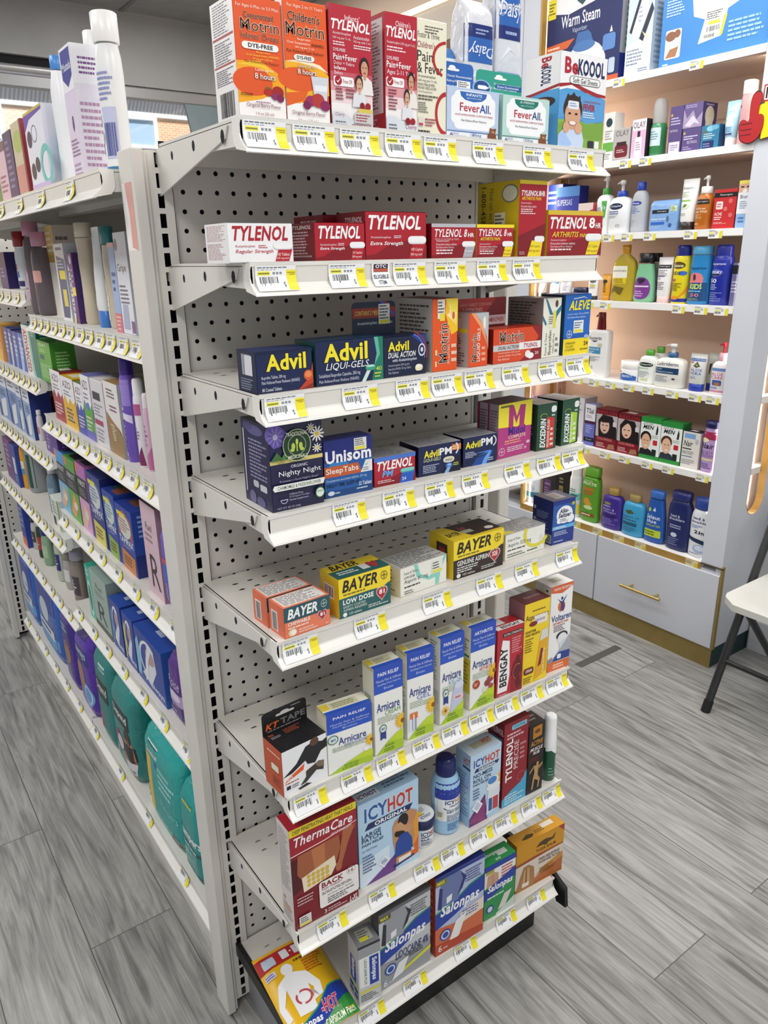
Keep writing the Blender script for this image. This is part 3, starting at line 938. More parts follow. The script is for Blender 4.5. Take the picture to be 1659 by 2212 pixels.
def tag_mesh(w, kind=0):
    """one shelf-edge price ticket, curved as it sits in the rail"""
    mb = MB()

    def put(u, v, e):
        t = (1 - v) * (len(TAGP) - 1)
        i = min(int(t), len(TAGP) - 2)
        f = t - i
        y = TAGP[i][0] * (1 - f) + TAGP[i + 1][0] * f
        z = TAGP[i][1] * (1 - f) + TAGP[i + 1][1] * f
        return (u * w, y - e, z)
    N = 8
    wm = mat('f2f3f4', .35)
    for e0 in (0, -.012):
        vs = [put(u, j / N, e0) for j in range(N + 1) for u in (0, 1)]
        mb.add(vs, [(2 * j, 2 * j + 1, 2 * j + 3, 2 * j + 2) for j in range(N)], wm)

    def flat(cmds):
        for cm in cmds:
            (x0, y0), (x1, y1) = cm[2][0], cm[2][2]
            c = mat(cm[1], .4)
            n = max(1, int((y1 - y0) * N))
            e = cm[3] if len(cm) > 3 else .004
            vs = [put(u, y0 + (y1 - y0) * j / n, e) for j in range(n + 1) for u in (x0, x1)]
            mb.add(vs, [(2 * j, 2 * j + 1, 2 * j + 3, 2 * j + 2) for j in range(n)], c)
    rnd = random.Random(int(w * 100) + kind)
    if kind == 1:
        flat([R(.1, .56, .9, .95, '3a2a3c'), R(.12, .58, .88, .72, 'c0563f') + (.006,)])
        paint(mb, [T('OTC', .2, .74, .8, .92, 'f2f2f2', 'h'), T('ELIGIBLE', .08, .3, .92, .45, '2c3650'), T('ITEM', .3, .08, .7, .24, '2c3650')], put, off=.01)
        return mb
    flat([R(.76, .02, 1, .78, 'f0e22c'), R(.05, .56, .36, .74, 'f4ef5a')])
    ink = '3c3f46'
    cm = []
    x = .05
    while x < .72:
        q = rnd.uniform(.05, .13)
        cm.append(R(x, .88, x + q, .93, '6b6e76'))
        x += q + .02
    x = .05
    while x < .5:
        q = rnd.uniform(.04, .1)
        cm.append(R(x, .79, x + q, .82, '9a9ca3'))
        x += q + .03
    for k in range(3):
        cm.append(R(.42 + .085 * k, .6, .48 + .085 * k, .7, '8a8d95'))
    cm.append(R(.07, .61, .34, .68, '8c8a3a') + (.007,))
    cm.append(R(.78, .64, .98, .69, 'b39d1e') + (.007,))
    cm.append(R(.84, .57, .97, .61, 'b39d1e') + (.007,))
    x = .09
    while x < .52:
        q = rnd.choice((.01, .018, .026))
        cm.append(R(x, .2 if rnd.random() < .2 else .28, x + q, .5, ink))
        x += q + rnd.choice((.008, .014, .022))
    flat(cm)
    paint(mb, [T('$', .66, .12, .71, .32, ink, '')], put, off=.006)
    return mb


_tagc = {}


def add_tag(parent, x, w, dz=0.0, kind=0):
    k = (round(w, 1), kind, int(x * 10) % 4 if not kind else 0)
    if k in _tagc:
        o = _tagc[k].copy()
        COL.objects.link(o)
        o.parent = parent
    else:
        o = tag_mesh(k[0], kind * 1 if kind else k[2] * 10).obj('price_tag', parent)
        _tagc[k] = o
    o.location = (x * IN, -.01 * IN, dz * IN)
    return o


def rail_mesh(w):
    mb = MB()
    mb.prism(RAILP + _rail_back, 0, 0, w, M_RAIL)
    return mb


def shelf(label, group, w, d, loc, yaw, tags, drop=2.5, otc=None, name='shelf', ext=0):
    """steel shelf: deck, flanges, two brackets, front price rail with tickets; local front edge on y=0"""
    r = thing(name, label, 'shelf', loc, yaw, group)
    mb = MB()
    nx = max(4, int(w - .5))
    ny = max(6, int(d))
    cw, ch = w / nx, d / ny

    def put(a, b): return (a, b + 0, 0)
    holed(mb, put, nx, ny, cw, ch, [(a * 1.5, b * .75) for a, b in octo(.14)], M_STEEL, lambda i, j: j in (ny - 2, ny - 3) and 0 < i < nx - 1)
    mb.box(0, w, .02, d, -.16, -.13, M_STEEL)
    mb.box(0, w, .05, .5, -1.1, -.13, M_STEEL)
    mb.box(.1, w - .1, d - .5, d - .3, -1.0, -.13, M_STEEL)
    mb.box(.1, w - .1, d * .45, d * .45 + 1.2, -.6, -.13, M_STEEL)
    for x in (0, w - .07):
        mb.prism([(.05, 0), (.05, -1.15), (4.6, -1.02), (d * .75, -.5), (d - .3, -.5), (d - .3, 0)], 0, x, x + .07, M_STEEL)
    mb.obj('deck', r)
    for x, sgn in ((-.1, -1), (w + .02, 1)):
        mb = MB()
        pr_ = [(d - .05, -.22), (d + .25, -.5), (d + .25, -.9), (d - .02, -.95), (d - .02, -drop + .25), (d + .2, -drop + .2), (d + .2, -drop), (d - .1, -drop), (1.5, -.72), (1.2, -.22)]
        mb.prism(pr_, 0, x, x + .08, M_STEEL)
        xo = x - .012 if sgn < 0 else x + .092
        for (hy, hz, rr) in ((d * .78, -.75, .17), (d * .5, -.62, .2), (1.7, -.62, .24)):
            mb.prism([(hy + a * .8, hz + b * 1.25) for a, b in octo(rr)], 0, min(xo, xo + .01), max(xo, xo + .01), M_DARK)
        mb.obj('bracket', r)
    mb = rail_mesh(w + ext)
    for x in (-.06, w + ext):
        mb.prism([(y - .03, z) for y, z in RAILP] + [(.5, -1.25), (.75, -.9), (.75, -.05)], 0, x, x + .06, M_RAIL)
    rl = mb.obj('price_rail', r)
    for tx, tw in tags:
        add_tag(rl, tx, tw)
    if otc is not None:
        add_tag(rl, otc, 1.15, 0, 1)
    return r


# ================================================================ end-cap stand
TAGS = {1: [(-1.19, 2.1), (1.24, 2.18), (3.74, 2.17), (6.3, 2.21), (8.71, 2.11), (11.97, 2.17), (15.69, 2.19), (19.35, 2.24)], 2: [(-1.07, 2.14), (2.83, 2.12), (6.69, 2.09), (9.41, 2.19), (12.45, 2.16), (15.2, 2.16)], 3: [(-1.06, 2.21), (3.35, 2.21), (6.78, 2.24), (9.24, 2.22), (11.67, 2.25), (14.63, 2.2), (17.7, 2.21), (20.24, 2.2)], 4: [(2.5, 2.11), (5.77, 2.17), (8.79, 2.14), (11.6, 2.15), (15.12, 2.2), (18.0, 2.18), (20.38, 2.13)], 5: [(-1.0, 2.16), (3.61, 2.2), (8.59, 2.17), (12.97, 2.19), (16.43, 2.13), (20.38, 2.17)], 6: [(-.96, 2.16), (2.3, 2.2), (4.91, 2.17), (7.75, 2.16), (10.2, 2.2), (12.6, 2.18), (15.02, 2.19), (17.51, 2.19), (20.16, 2.2)], 7: [(.06, 2.18), (4.03, 2.13), (7.8, 2.19), (10.2, 2.15), (12.9, 2.17), (15.4, 2.2), (18.2, 2.09), (20.5, 2.05)], 8: [(2.86, 2.17), (6.76, 2.12), (11.61, 2.2), (15.96, 2.12), (19.36, 2.11)]}
ZS = {1: 61.25, 2: 55.3, 3: 49.3, 4: 43.2, 5: 36.1, 6: 26.1, 7: 16.0, 8: 6.16}
SL = {1: 'topmost end-cap shelf carrying the tall orange and red cartons',
      2: 'second end-cap shelf from the top, carrying the row of low red cartons',
      3: 'third end-cap shelf from the top, carrying navy and orange cartons',
      4: 'fourth end-cap shelf from the top, with the dark botanical tea carton at its left end',
      5: 'fifth end-cap shelf from the top, with the twin peach cartons at its left end',
      6: 'sixth end-cap shelf from the top, carrying the blue-topped white cartons',
      7: 'seventh end-cap shelf from the top, with the big maroon carton at its left end',
      8: 'lowest end-cap shelf just above the black kick plate'}
D_EC = 10.0
for k in range(1, 9):
    shelf(SL[k], 'end-cap shelves', 23.85, D_EC, (-1.25, -10.15, ZS[k]), 0, [(x + 1.25, w) for x, w in TAGS[k]], 2.5 if k < 8 else 1.2, otc=6.62 if k == 2 else None)

st = thing('gondola_end_stand', 'off-white slotted steel end-cap stand with a pegboard back and black base', 'shelving stand', (0, 0, 0))
mb = MB()
holed(mb, lambda a, b: (-.5 + a, 0, 6.5 + b), 22, 54, 1, 1, octo(.135), M_BOARD)
mb.box(-1, 22, .25, .35, 6, 61.5, M_DARK)
mb.box(-.7, -.5, -.06, .25, 6, 61.5, M_BOARD)
mb.box(21.5, 21.7, -.06, .25, 6, 61.5, M_BOARD)
mb.box(-.5, 21.5, 0, .25, 60.5, 61.5, M_BOARD)
mb.box(-.5, 21.5, 0, .25, 6, 6.5, M_BOARD)
mb.obj('pegboard', st)
for x0 in (-2.05, 21.95):
    mb = MB()
    holed(mb, lambda a, b: (x0 + a, -.25, 1 + b), 1, 60, 1.4, 1, rect8(.17, .36), M_STEEL)
    mb.box(x0, x0 + .03, -.25, 1.6, 1, 61, M_STEEL)
    mb.box(x0 + 1.37, x0 + 1.4, -.25, 1.6, 1, 61, M_STEEL)
    mb.box(x0 + .03, x0 + 1.37, 1.2, 1.6, 0, 61, M_DARK)
    mb.box(x0, x0 + 1.4, -.25, 1.6, 60.98, 61.02, M_STEEL)
    mb.obj('slotted_upright', st)
mb = MB()
mb.bbox(-2.9, -2.24, -.62, 1.45, .3, 61.0, M_STEEL, .06)
mb.box(-2.26, -2.03, -.42, 1.4, .3, 60.9, M_STEEL)
po = mb.obj('end_post', st)
mb = MB()
paint(mb, [R(0, 0, 1, 1, 'efeceb'), P('dba198', (.45, .05), (1, 0), (1, 1), (.3, 1), (.5, .5))], plane_put((-2.9, 1.3, 56), (0, -1.6, 0), (0, 0, 3.4), (-1, 0, 0)))
mb.obj('torn_sticker', po)
mb = MB()
mb.box(-.9, 22.2, -8.6, -8.4, 0, 4.9, M_BLACK)
mb.box(-.9, -.7, -8.4, 0, 0, 5.0, mat('8b8c8e', .6))
mb.box(22.2, 22.4, -8.4, 0, 0, 4.9, M_BLACK)
mb.obj('kick_plate', st)
for x in (-1.62, 23.0):
    mb = MB()
    mb.prism([(.1, 5.3), (.1, 6.5), (-9.4, 6.2), (-11.0, 5.4), (-11.2, 3.6), (-10.2, 3.5), (-9.8, 4.6), (-8.6, 5.0)], 0, x, x + .34, M_BLACK)
    mb.obj('base_bracket', st)
mb = MB()
mb.box(22.45, 23.3, -7.2, -6.6, .9, 5.2, M_BLACK)
mb.obj('black_foot', st)

# ================================================================ aisle run on the left (two bays, two faces)
run = thing('gondola_run', 'long off-white double-sided shelving run behind the end-cap, on the left', 'shelving stand', (0, 0, 0))
mb = MB()
holed(mb, lambda a, b: (10.5, 73.4 - a, 7 + b), 72, 53, 1, 1, octo(.135), M_BOARD)
mb.box(10.8, 10.9, 1.6, 73.4, 5, 60, M_DARK)
mb.obj('pegboard', run)
for y in (37.3, 73.0):
    mb = MB()
    holed(mb, lambda a, b: (10.46, y - a + .6, 1 + b), 1, 60, 1.2, 1, rect8(.17, .36), M_STEEL)
    mb.box(10.5, 11.4, y - .6, y + .6, 0, 61, M_STEEL)
    mb.obj('slotted_upright', run)
mb = MB()
mb.bbox(24.2, 25.4, -.6, 1.7, 0, 61, M_STEEL, .1)
mb.obj('end_post', run)
mb = MB()
mb.box(-1.2, -1.0, 1.7, 72, 0, 5.0, M_STEEL)
mb.box(23.0, 23.2, 1.7, 72, 0, 5, M_STEEL)
mb.obj('kick_plate', run)
mb = MB()
holed(mb, lambda a, b: (-2.6 + a, 76.4, 1 + b), 1, 60, 1.4, 1, rect8(.17, .36), M_STEEL)
mb.box(-3.2, -2.6, 76.3, 78.2, .3, 61, M_STEEL)
mb.box(-1.2, -1.17, 76.4, 78.2, .3, 61, M_STEEL)
mb.box(-2.6, -1.2, 77.2, 78.2, .3, 61, M_DARK)
mb.obj('far_end_post', run)
mb = MB()
holed(mb, lambda a, b: (-1.1 + a, 76.5, 7 + b), 10, 53, 1.1, 1, octo(.135), M_BOARD)
mb.box(-1.1, 10, 76.9, 77.2, 0, 60, M_DARK)
mb.box(-1.1, 10, 76.5, 77, 0, 7, M_STEEL)
mb.obj('far_end_panel', run)

ZA = {1: 60.16, 2: 50.87, 3: 41.32, 4: 31.33, 5: 20.84, 6: 6.16}
ZB = {1: 60.16, 2: 52.96, 3: 44.57, 4: 36.85, 5: 27.8, 6: 18.63, 7: 6.16}
AL = {1: 'near-bay top shelf of the left run with white lotion bottles', 2: 'near-bay left-run shelf of baby bottles and ointments', 3: 'near-bay left-run shelf with the red, yellow, blue and green slim cartons',
      4: 'near-bay left-run shelf with the stepped navy cartons', 5: 'near-bay left-run shelf with sage and blue cartons', 6: 'near-bay bottom shelf of the left run with teal packs'}
BL = {1: 'far-bay top shelf of the left run', 2: 'far-bay left-run shelf with the red-capped bottle', 3: 'far-bay left-run shelf of toothpaste cartons', 4: 'far-bay left-run shelf of pale blue whitening cartons',
      5: 'far-bay left-run shelf with the grey jug', 6: 'far-bay left-run shelf of small bottles', 7: 'far-bay bottom shelf of the left run with big blue packs'}


def tagrow(a, b, n, w=1.9, j=.5):
    r = random.Random(n * 13 + int(a * 7))
    st_ = (b - a) / n
    return [(a + st_ * i + r.uniform(0, max(0, min(j, st_ - w - .05))), w) for i in range(n)]


LT = {('A', 1): 5, ('A', 2): 13, ('A', 3): 11, ('A', 4): 8, ('A', 5): 7, ('A', 6): 4, ('B', 1): 6, ('B', 2): 8, ('B', 3): 12, ('B', 4): 11, ('B', 5): 10, ('B', 6): 8, ('B', 7): 6}
for k, z in ZA.items():
    shelf(AL[k], 'left-run shelves', 35.6, 11.9 if 1 < k < 6 else 12.3 if k == 6 else 14.3, (-3.9 if k == 1 else -1.5 if k < 6 else -1.8, 37.2, z), -90, tagrow(.8, 35, LT['A', k]), 2.6)
for k, z in ZB.items():
    shelf(BL[k], 'left-run shelves', 34.4, 11.9 if 1 < k < 7 else 12.3 if k == 7 else 14.3, (-3.9 if k == 1 else -1.5 if k < 7 else -1.8, 71.8, z), -90, tagrow(.8, 34, LT['B', k]), 2.6)

# ================================================================ fitted display along the right wall
wu = thing('wall_display_cabinet', 'tall white and gold fitted display cabinet with peach back along the right wall', 'cabinet', (0, 0, 0))
XF = 73.3
mb = MB()
mb.box(83.0, 83.19, 9.7, 148.8, 3, 108, M_PEACH)
mb.box(82.9, 83.0, 9.7, 43.8, 71.6, 71.75, mat('b79f8e', .6))
mb.box(82.9, 83.0, 9.7, 43.8, 80.0, 80.15, mat('b79f8e', .6))
mb.obj('back_panel', wu)
# columns
mb = MB()
mb.box(XF, XF + .7, 6.66, 9.7, 15.1, 108.2, M_WHITE_PANEL)
mb.box(XF + .7, 83.0, 8.9, 9.7, 15.1, 108.2, M_PEACH)
mb.obj('column', wu)
mb = MB()
mb.box(XF, XF + .7, 43.8, 52.0, 17.6, 108.2, M_WHITE_PANEL)
mb.box(XF + .7, 83.0, 43.8, 44.6, 15.1, 108.2, M_PEACH)
mb.box(XF + .7, 83.0, 51.2, 52.0, 15.1, 108.2, M_PEACH)
mb.box(XF - .02, XF + .01, 47.15, 47.25, 17.6, 108.2, mat('8d9098', .5))
mb.obj('column', wu)
# slotted end panel with rounded opening and gold edge
ox0, ox1, rz = 77.0, 81.2, 21.9
rr = (ox1 - ox0) / 2
arc = [(ox0 + rr - rr * math.cos(math.radians(a)), rz + rr - rr * math.sin(math.radians(a)) * 1.15) for a in range(0, 181, 15)]
mb = MB()
outer = [(XF + .02, 3), (83.15, 3), (83.15, 108.2), (ox1, 108.2)] + arc[::-1] + [(ox0, 108.2), (XF + .02, 108.2)]
mb.prism(outer, 1, 6.6, 7.5, M_WHITE_PANEL)
mb.obj('side_panel', wu)
mb = MB()
arc2 = [(ox0 + rr - (rr - .04) * math.cos(math.radians(a)), rz + rr - (rr - .04) * math.sin(math.radians(a)) * 1.15) for a in range(0, 181, 15)]
pts = [(ox0 + .04, 106)] + arc2 + [(ox1 - .04, 106)]
for a, b in zip(pts, pts[1:]):
    vs = [(a[0], 6.58, a[1]), (b[0], 6.58, b[1]), (b[0], 7.53, b[1]), (a[0], 7.53, a[1])]
    mb.add(vs, [(0, 1, 2, 3)], M_WOODGOLD)
mb.obj('gold_edging', wu)
mb = MB()
mb.box(XF + .7, 83, 8.7, 8.88, 15, 108.2, M_PEACH)
for z in (27.8, 37.4, 47, 58, 68):
    mb.box(XF + .8, 83, 7.5, 8.7, z - .9, z, M_WHITE_SHELF)
mb.obj('niche_shelves', wu)
# base carcass, plinth, drawers
mb = MB()
mb.box(XF + .05, 83.0, 7.55, 62, 3.02, 14.3, M_WHITE_PANEL)
mb.box(XF + .1, 83.0, 9.7, 43.8, 14.3, 15.0, M_WHITE_SHELF)
mb.obj('base', wu)
mb = MB()
mb.box(XF - .02, XF + .1, 9.7, 43.8, 14.0, 15.0, M_WOODGOLD)
mb.box(XF - .25, XF + .35, 6.35, 6.62, 3.0, 15.3, M_GOLDB)
mb.box(XF - .25, XF + .1, 6.35, 9.7, 15.0, 15.12, mat('4b4034', .6))
mb.obj('gold_band', wu)
mb = MB()
mb.box(XF + .13, 82.9, 6.66, 62, .0, 2.98, mat('1d3a3c', .6))
mb.box(XF, XF + .12, 6.62, 62, 0, 3.0, M_GOLDB)
mb.obj('plinth', wu)
for (y0, y1, hy) in ((6.7, 26.9, (14.3, 21.1)), (27.2, 46.9, (33, 40)), (47.3, 61.9, None)):
    mb = MB()
    mb.bbox(XF - .3, XF + .04, y0, y1, 3.1, 13.8 if y1 > 47 else 14.0, M_WHITE_PANEL, .05)
    dr = mb.obj('drawer', wu)
    if hy:
        mb = MB()
        g = mat('c8b070', .28, .75)
        mb.tube([(XF - 1.7, hy[0], 8.1), (XF - 1.7, hy[1], 8.1)], .24, g)
        for y in (hy[0] + 1.2, hy[1] - 1.2):
            mb.tube([(XF - .3, y, 8.1), (XF - 1.7, y, 8.1)], .18, g)
        mb.obj('handle', dr)
# gold trims and light strips along the opening
mb = MB()
mb.box(XF - .15, XF + .75, 43.45, 43.8, 14.8, 108.2, M_WOODGOLD)
mb.box(79.0, 80.0, 43.7, 43.8, 15, 108.2, M_WOODGOLD)
mb.obj('gold_edging', wu)
mb = MB()
mb.box(XF + .76, XF + 1.0, 43.5, 43.78, 15.5, 107, mat('ffd9a8', .4, 0, 2.2))
mb.obj('light_strip', wu)
mb = MB()
mb.box(80.9, 82.2, 43.66, 43.8, 15, 108.2, mat('dcbcae', .5))
for z in range(17, 100, 2):
    mb.box(81.45, 81.65, 43.64, 43.67, z, z + .7, mat('6b5a52', .6))
mb.obj('shelf_standard', wu)
WZ = {1: 77.15, 2: 67.2, 3: 58.0, 4: 48.9, 5: 37.8, 6: 27.35}
WT = {1: [(30.4, 0), (19.2, 0)], 2: [(28.4, 0), (25.3, 0)], 3: [(32.2, 0), (30.2, 0), (27.2, 0), (23.6, 0), (17.6, 0), (14.2, 0)], 4: [(34.9, 0), (33, 0), (30.0, 0), (18.2, 0), (15, 0), (12.2, 0)],
      5: [(34, 0), (31, 0), (28, 0), (24.8, 0), (21.6, 0), (17.8, 0), (14.4, 0), (11.9, 0)], 6: [(34, 0), (31.8, 0), (28, 0), (24.5, 0), (20.6, 0), (17.2, 0), (12, 0)]}


def wall_tag(parent, y, z):
    mb = MB()
    pt = plane_put((XF - .06, y, z - 1.12), (0, -1.85, 0), (0, 0, 1.05), (-1, 0, 0))
    mb.box(XF - .05, XF - .02, y - 1.85, y, z - 1.12, z - .07, mat('f0f0ee', .4))
    paint(mb, [R(.78, 0, 1, .8, 'e8dc38'), R(.06, .5, .42, .66, 'e9e46a'), L(.06, .72, .7, .95, 2, '9a9a98'), B(.06, .2, .5, .44, '55555a'), L(.5, .45, .74, .7, 2, '9c9c9c')], pt)
    mb.obj('price_tag', parent)


for k, z in WZ.items():
    mb = MB()
    mb.box(XF + .02, 82.9, 9.75, 43.75, z - .85, z, M_WHITE_SHELF)
    mb.box(XF + .2, 82.8, 9.8, 43.7, z - .9, z - .86, M_PEACH)
    sh = mb.obj('shelf', wu)
    for y, _ in WT[k]:
        wall_tag(sh, y, z)
bs = bpy.data.objects.get('gold_band')
for y in (32.5, 28.2, 24.2, 20.4, 12.0):
    mb = MB()
    mb.box(XF - .05, XF - .025, y - 1.85, y, 14.05, 14.95, mat('dfd3a8', .4))
    paint(mb, [R(.7, 0, 1, .6, 'd8c238'), L(.05, .3, .65, .9, 3, '8f8458')], plane_put((XF - .06, y, 14.05), (0, -1.85, 0), (0, 0, .9), (-1, 0, 0)))
    mb.obj('price_tag', bs)
# crown over the next bay with its lit cove edge
mb = MB()
mb.box(XF, 83, 52, 148.8, 88.5, 93.8, mottled('crown_beige', 'b7aa9a', 'c0b3a3', 4, .6))
mb.obj('crown', wu)
mb = MB()
mb.box(XF - .3, XF, 52, 148.8, 93.9, 94.7, mat('ffeab8', .4, 0, 1.6))
mb.obj('light_strip', wu)

# round starburst sticker with a thumbs-up, standing off the column
sg = thing('thumbs_up_sign', 'red thumbs-up on a yellow starburst sign stuck to the white column', 'sign', (XF - .3, 9.3, 69.0))


def sput(x0, x1, z0, z1): return plane_put((-.02, x0, z0), (0, x1 - x0, 0), (0, 0, z1 - z0), (-1, 0, 0))


mb = MB()
star = []
for i in range(28):
    a = 6.2832 * i / 28
    q = 3.0 if i % 2 else 3.75
    star.append((-2.6 + q * math.cos(a), .6 + q * .8 * math.sin(a)))
mb.prism(star, 0, -.0, .08, mat('6a3a1c', .5))
mb.prism([(-2.6 + (y + 2.6) * .95, .6 + (z - .6) * .95) for y, z in star], 0, -.03, 0, mat('f4dc22', .4))
paint(mb, [RR(0, 0, 1, 1, 'b31c22'), RR(.04, .08, .96, .92, 'f4f2f0'), T('N', .08, .16, .34, .84, '16161a', 'h')], plane_put((-.05, -.1, 2.2), (0, -3.6, 0), (0, 0, 1.7), (-1, 0, 0)))
mb.obj('starburst', sg)
mb = MB()
hand = [(1.1, .2), (1.9, .75), (2.3, .2), (2.2, -.9), (1.9, -1.6), (1.0, -1.95), (.2, -1.7), (-.3, -1.2), (-.55, -.2), (-.5, .7), (-.1, 1.0), (.2, .85), (.15, 1.9), (-.1, 2.6), (.15, 3.25), (.75, 3.3), (1.15, 2.7), (1.2, 1.5)]
for _ in range(2):
    hand = [q for a, b in zip(hand, hand[1:] + hand[:1]) for q in ((a[0] * .75 + b[0] * .25, a[1] * .75 + b[1] * .25), (a[0] * .25 + b[0] * .75, a[1] * .25 + b[1] * .75))]
mb.prism([(y * 1.05 + .02, z * 1.04) for y, z in hand], 0, -.09, -.02, mat('33080a', .5))
mb.prism(hand, 0, -.16, -.09, mat('b31a20', .4))
for z in (.1, -.5, -1.05):
    mb.box(-.175, -.165, .75, 2.1, z, z + .09, mat('4a0a0c', .5))
mb.obj('hand', sg)

# strip of tape on the floor
mb = MB()
mb.box(59.4, 68.4, 17.5, 18.7, .01, .05, mat('575450', .6))
tag(mb.obj('floor_tape'), 'short dark grey tape strip on the floor before the white drawers', 'tape')

# ================================================================ chair at the right edge
ch = thing('folding_chair', 'white-seated folding chair with black tubular legs beside the white cabinet', 'chair', (69.7, -5.6, 0))
TUB = mottled('black_tube', '2a2a2b', '303031', 12, .4)
sm_ = mottled('white_seat_plastic', 'cfcfc9', 'd6d6d0', 8, .4)
mb = MB()
N = 16
vs = []
for j in range(N + 1):
    x = -8.5 + 16 * j / N
    wd = 5.75 - (max(0, -6.8 - x) ** 1.8) * .75 - (max(0, x - 5) ** 1.8) * .3
    for i in range(9):
        q = -1 + i / 4
        vs.append((x, wd * q, 16.85 - .55 * (1 - q * q) * math.sin(math.pi * j / N) - (.25 if j == 0 else 0)))
fs = [(r * 9 + c, (r + 1) * 9 + c, (r + 1) * 9 + c + 1, r * 9 + c + 1) for r in range(N) for c in range(8)]
mb.add(vs, fs, sm_, True)
mb.add([(x, y, z - .8) for x, y, z in vs], [f[::-1] for f in fs], sm_, True)
edge = [i for i in range(9)] + [r * 9 + 8 for r in range(1, N + 1)] + [N * 9 + c for c in range(7, -1, -1)] + [r * 9 for r in range(N - 1, 0, -1)]
ev = [vs[i] for i in edge] + [(vs[i][0], vs[i][1], vs[i][2] - .8) for i in edge]
ne = len(edge)
mb.add(ev, [(i, (i + 1) % ne, ne + (i + 1) % ne, ne + i) for i in range(ne)], sm_, True)
mb.obj('seat', ch)
for sy in (6.5, -6.5):
    mb = MB()
    mb.tube([(-5.8, sy, 1.2), (.6, sy, 16.4), (3.1, sy, 22.3), (7.4, sy, 33)], .5, TUB, 14)
    lg = mb.obj('front_leg', ch)
    mb = MB()
    mb.tube([(-6.3, sy, 0.0), (-5.7, sy, 1.4)], .58, mat('121213', .7), 14)
    mb.obj('rubber_foot', lg)
    s2 = sy * .78
    mb = MB()
    mb.tube([(8.6, s2, 1.2), (-4.5, s2, 15.7)], .45, TUB, 14)
    lg = mb.obj('rear_leg', ch)
    mb = MB()
    mb.tube([(9.6, s2, 0.0), (8.5, s2, 1.3)], .52, mat('121213', .7), 14)
    mb.obj('rubber_foot', lg)
    mb = MB()
    mb.tube([(-.2, sy, 14.6), (-.2, sy * .8, 15.8)], .3, TUB, 8)
    mb.obj('hinge_pin', ch)
mb = MB()
mb.tube([(-3.6, -6.5, 6.4), (-3.6, 6.5, 6.4)], .33, TUB, 10)
mb.obj('front_stretcher', ch)
mb = MB()
mb.bbox(5.4, 6.1, -6.0, 6.0, 26.5, 33, sm_, .2)
mb.obj('backrest', ch)


# ================================================================ builders for the goods
W, K0, TY = 'f1f1ef', '141417', 'ab1b2b'


def facts(c='f0efed', ink='5a5a60'):
    return [R(0, 0, 1, 1, c), L(.08, .55, .92, .95, 12, ink), L(.08, .08, .92, .5, 12, ink)]


def K(key, label, base, F, G, Lf=None, Tf=None, Rf=None, name='medicine_carton', cat='medicine box', hang=None, sticker=None, flap=True):
    """folding carton with printed faces; hang=(height, inset, colour, art) adds a header card, sticker=(u, v, wu, hv)"""
    x, y, z, yaw, w, d, h = POS[key]
    mb = MB()
    mb.bbox(-w / 2, w / 2, -d / 2, d / 2, 0.01, h, mat(base, .38), .035)
    if Lf is None:
        Lf = [R(.02, .01, .98, .99, base), L(.1, .1, .9, .9, 14, 'e9e9ea')] if False else []
    for fc, cm in (('F', F), ('L', Lf), ('T', Tf), ('R', Rf)):
        if cm:
            paint(mb, cm, face_put(fc, w, d, h), rough=.36)
    if flap:
        mb.box(-w / 2 + .06, w / 2 - .06, d / 2 - .06, d / 2 - .03, h, h + .004, mat('3a3a3c', .7))
    o = mb.obj(name, None, (x, y, z), yaw)
    tag(o, label, cat, G)
    if hang:
        hh, inset, col, art, hw = hang
        mb = MB()
        a, r = -w / 2 + inset, .22
        b = a + hw
        po = [(a, .2), (b, .2), (b, h + hh - r), (b - r * .3, h + hh - r * .3), (b - r, h + hh), (a + r, h + hh), (a + r * .3, h + hh - r * .3), (a, h + hh - r)]
        mb.prism(po, 1, d / 2 + .005, d / 2 + .045, mat(col, .38))
        paint(mb, art, plane_put((a, d / 2 + .005, h), (hw, 0, 0), (0, 0, hh), (0, -1, 0)))
        mb.obj('hanging_card', o)
    if sticker:
        u, v, su, sv = sticker[:4]
        mb = MB()
        p = face_put(sticker[4] if len(sticker) > 4 else 'F', w, d, h)
        paint(mb, [R(u, v, u + su, v + sv, 'f0f0ee'), L(u + su * .08, v + sv * .3, u + su * .92, v + sv * .95, 4, '4a4a4e'), R(u + su * .03, v + sv * .04, u + su * .97, v + sv * .26, 'f1e23a'), L(u + su * .1, v + sv * .06, u + su * .8, v + sv * .24, 1, '5a5420')], p, off=.15 if False else .14 * .9)
        mb.obj('price_sticker', o)
    return o


def interp(prof, zf):
    for a, b in zip(prof, prof[1:]):
        if a[0] <= zf <= b[0]:
            t = (zf - a[0]) / ((b[0] - a[0]) or 1)
            return a[1] + (b[1] - a[1]) * t, a[2] + (b[2] - a[2]) * t
    return prof[-1][1:3]


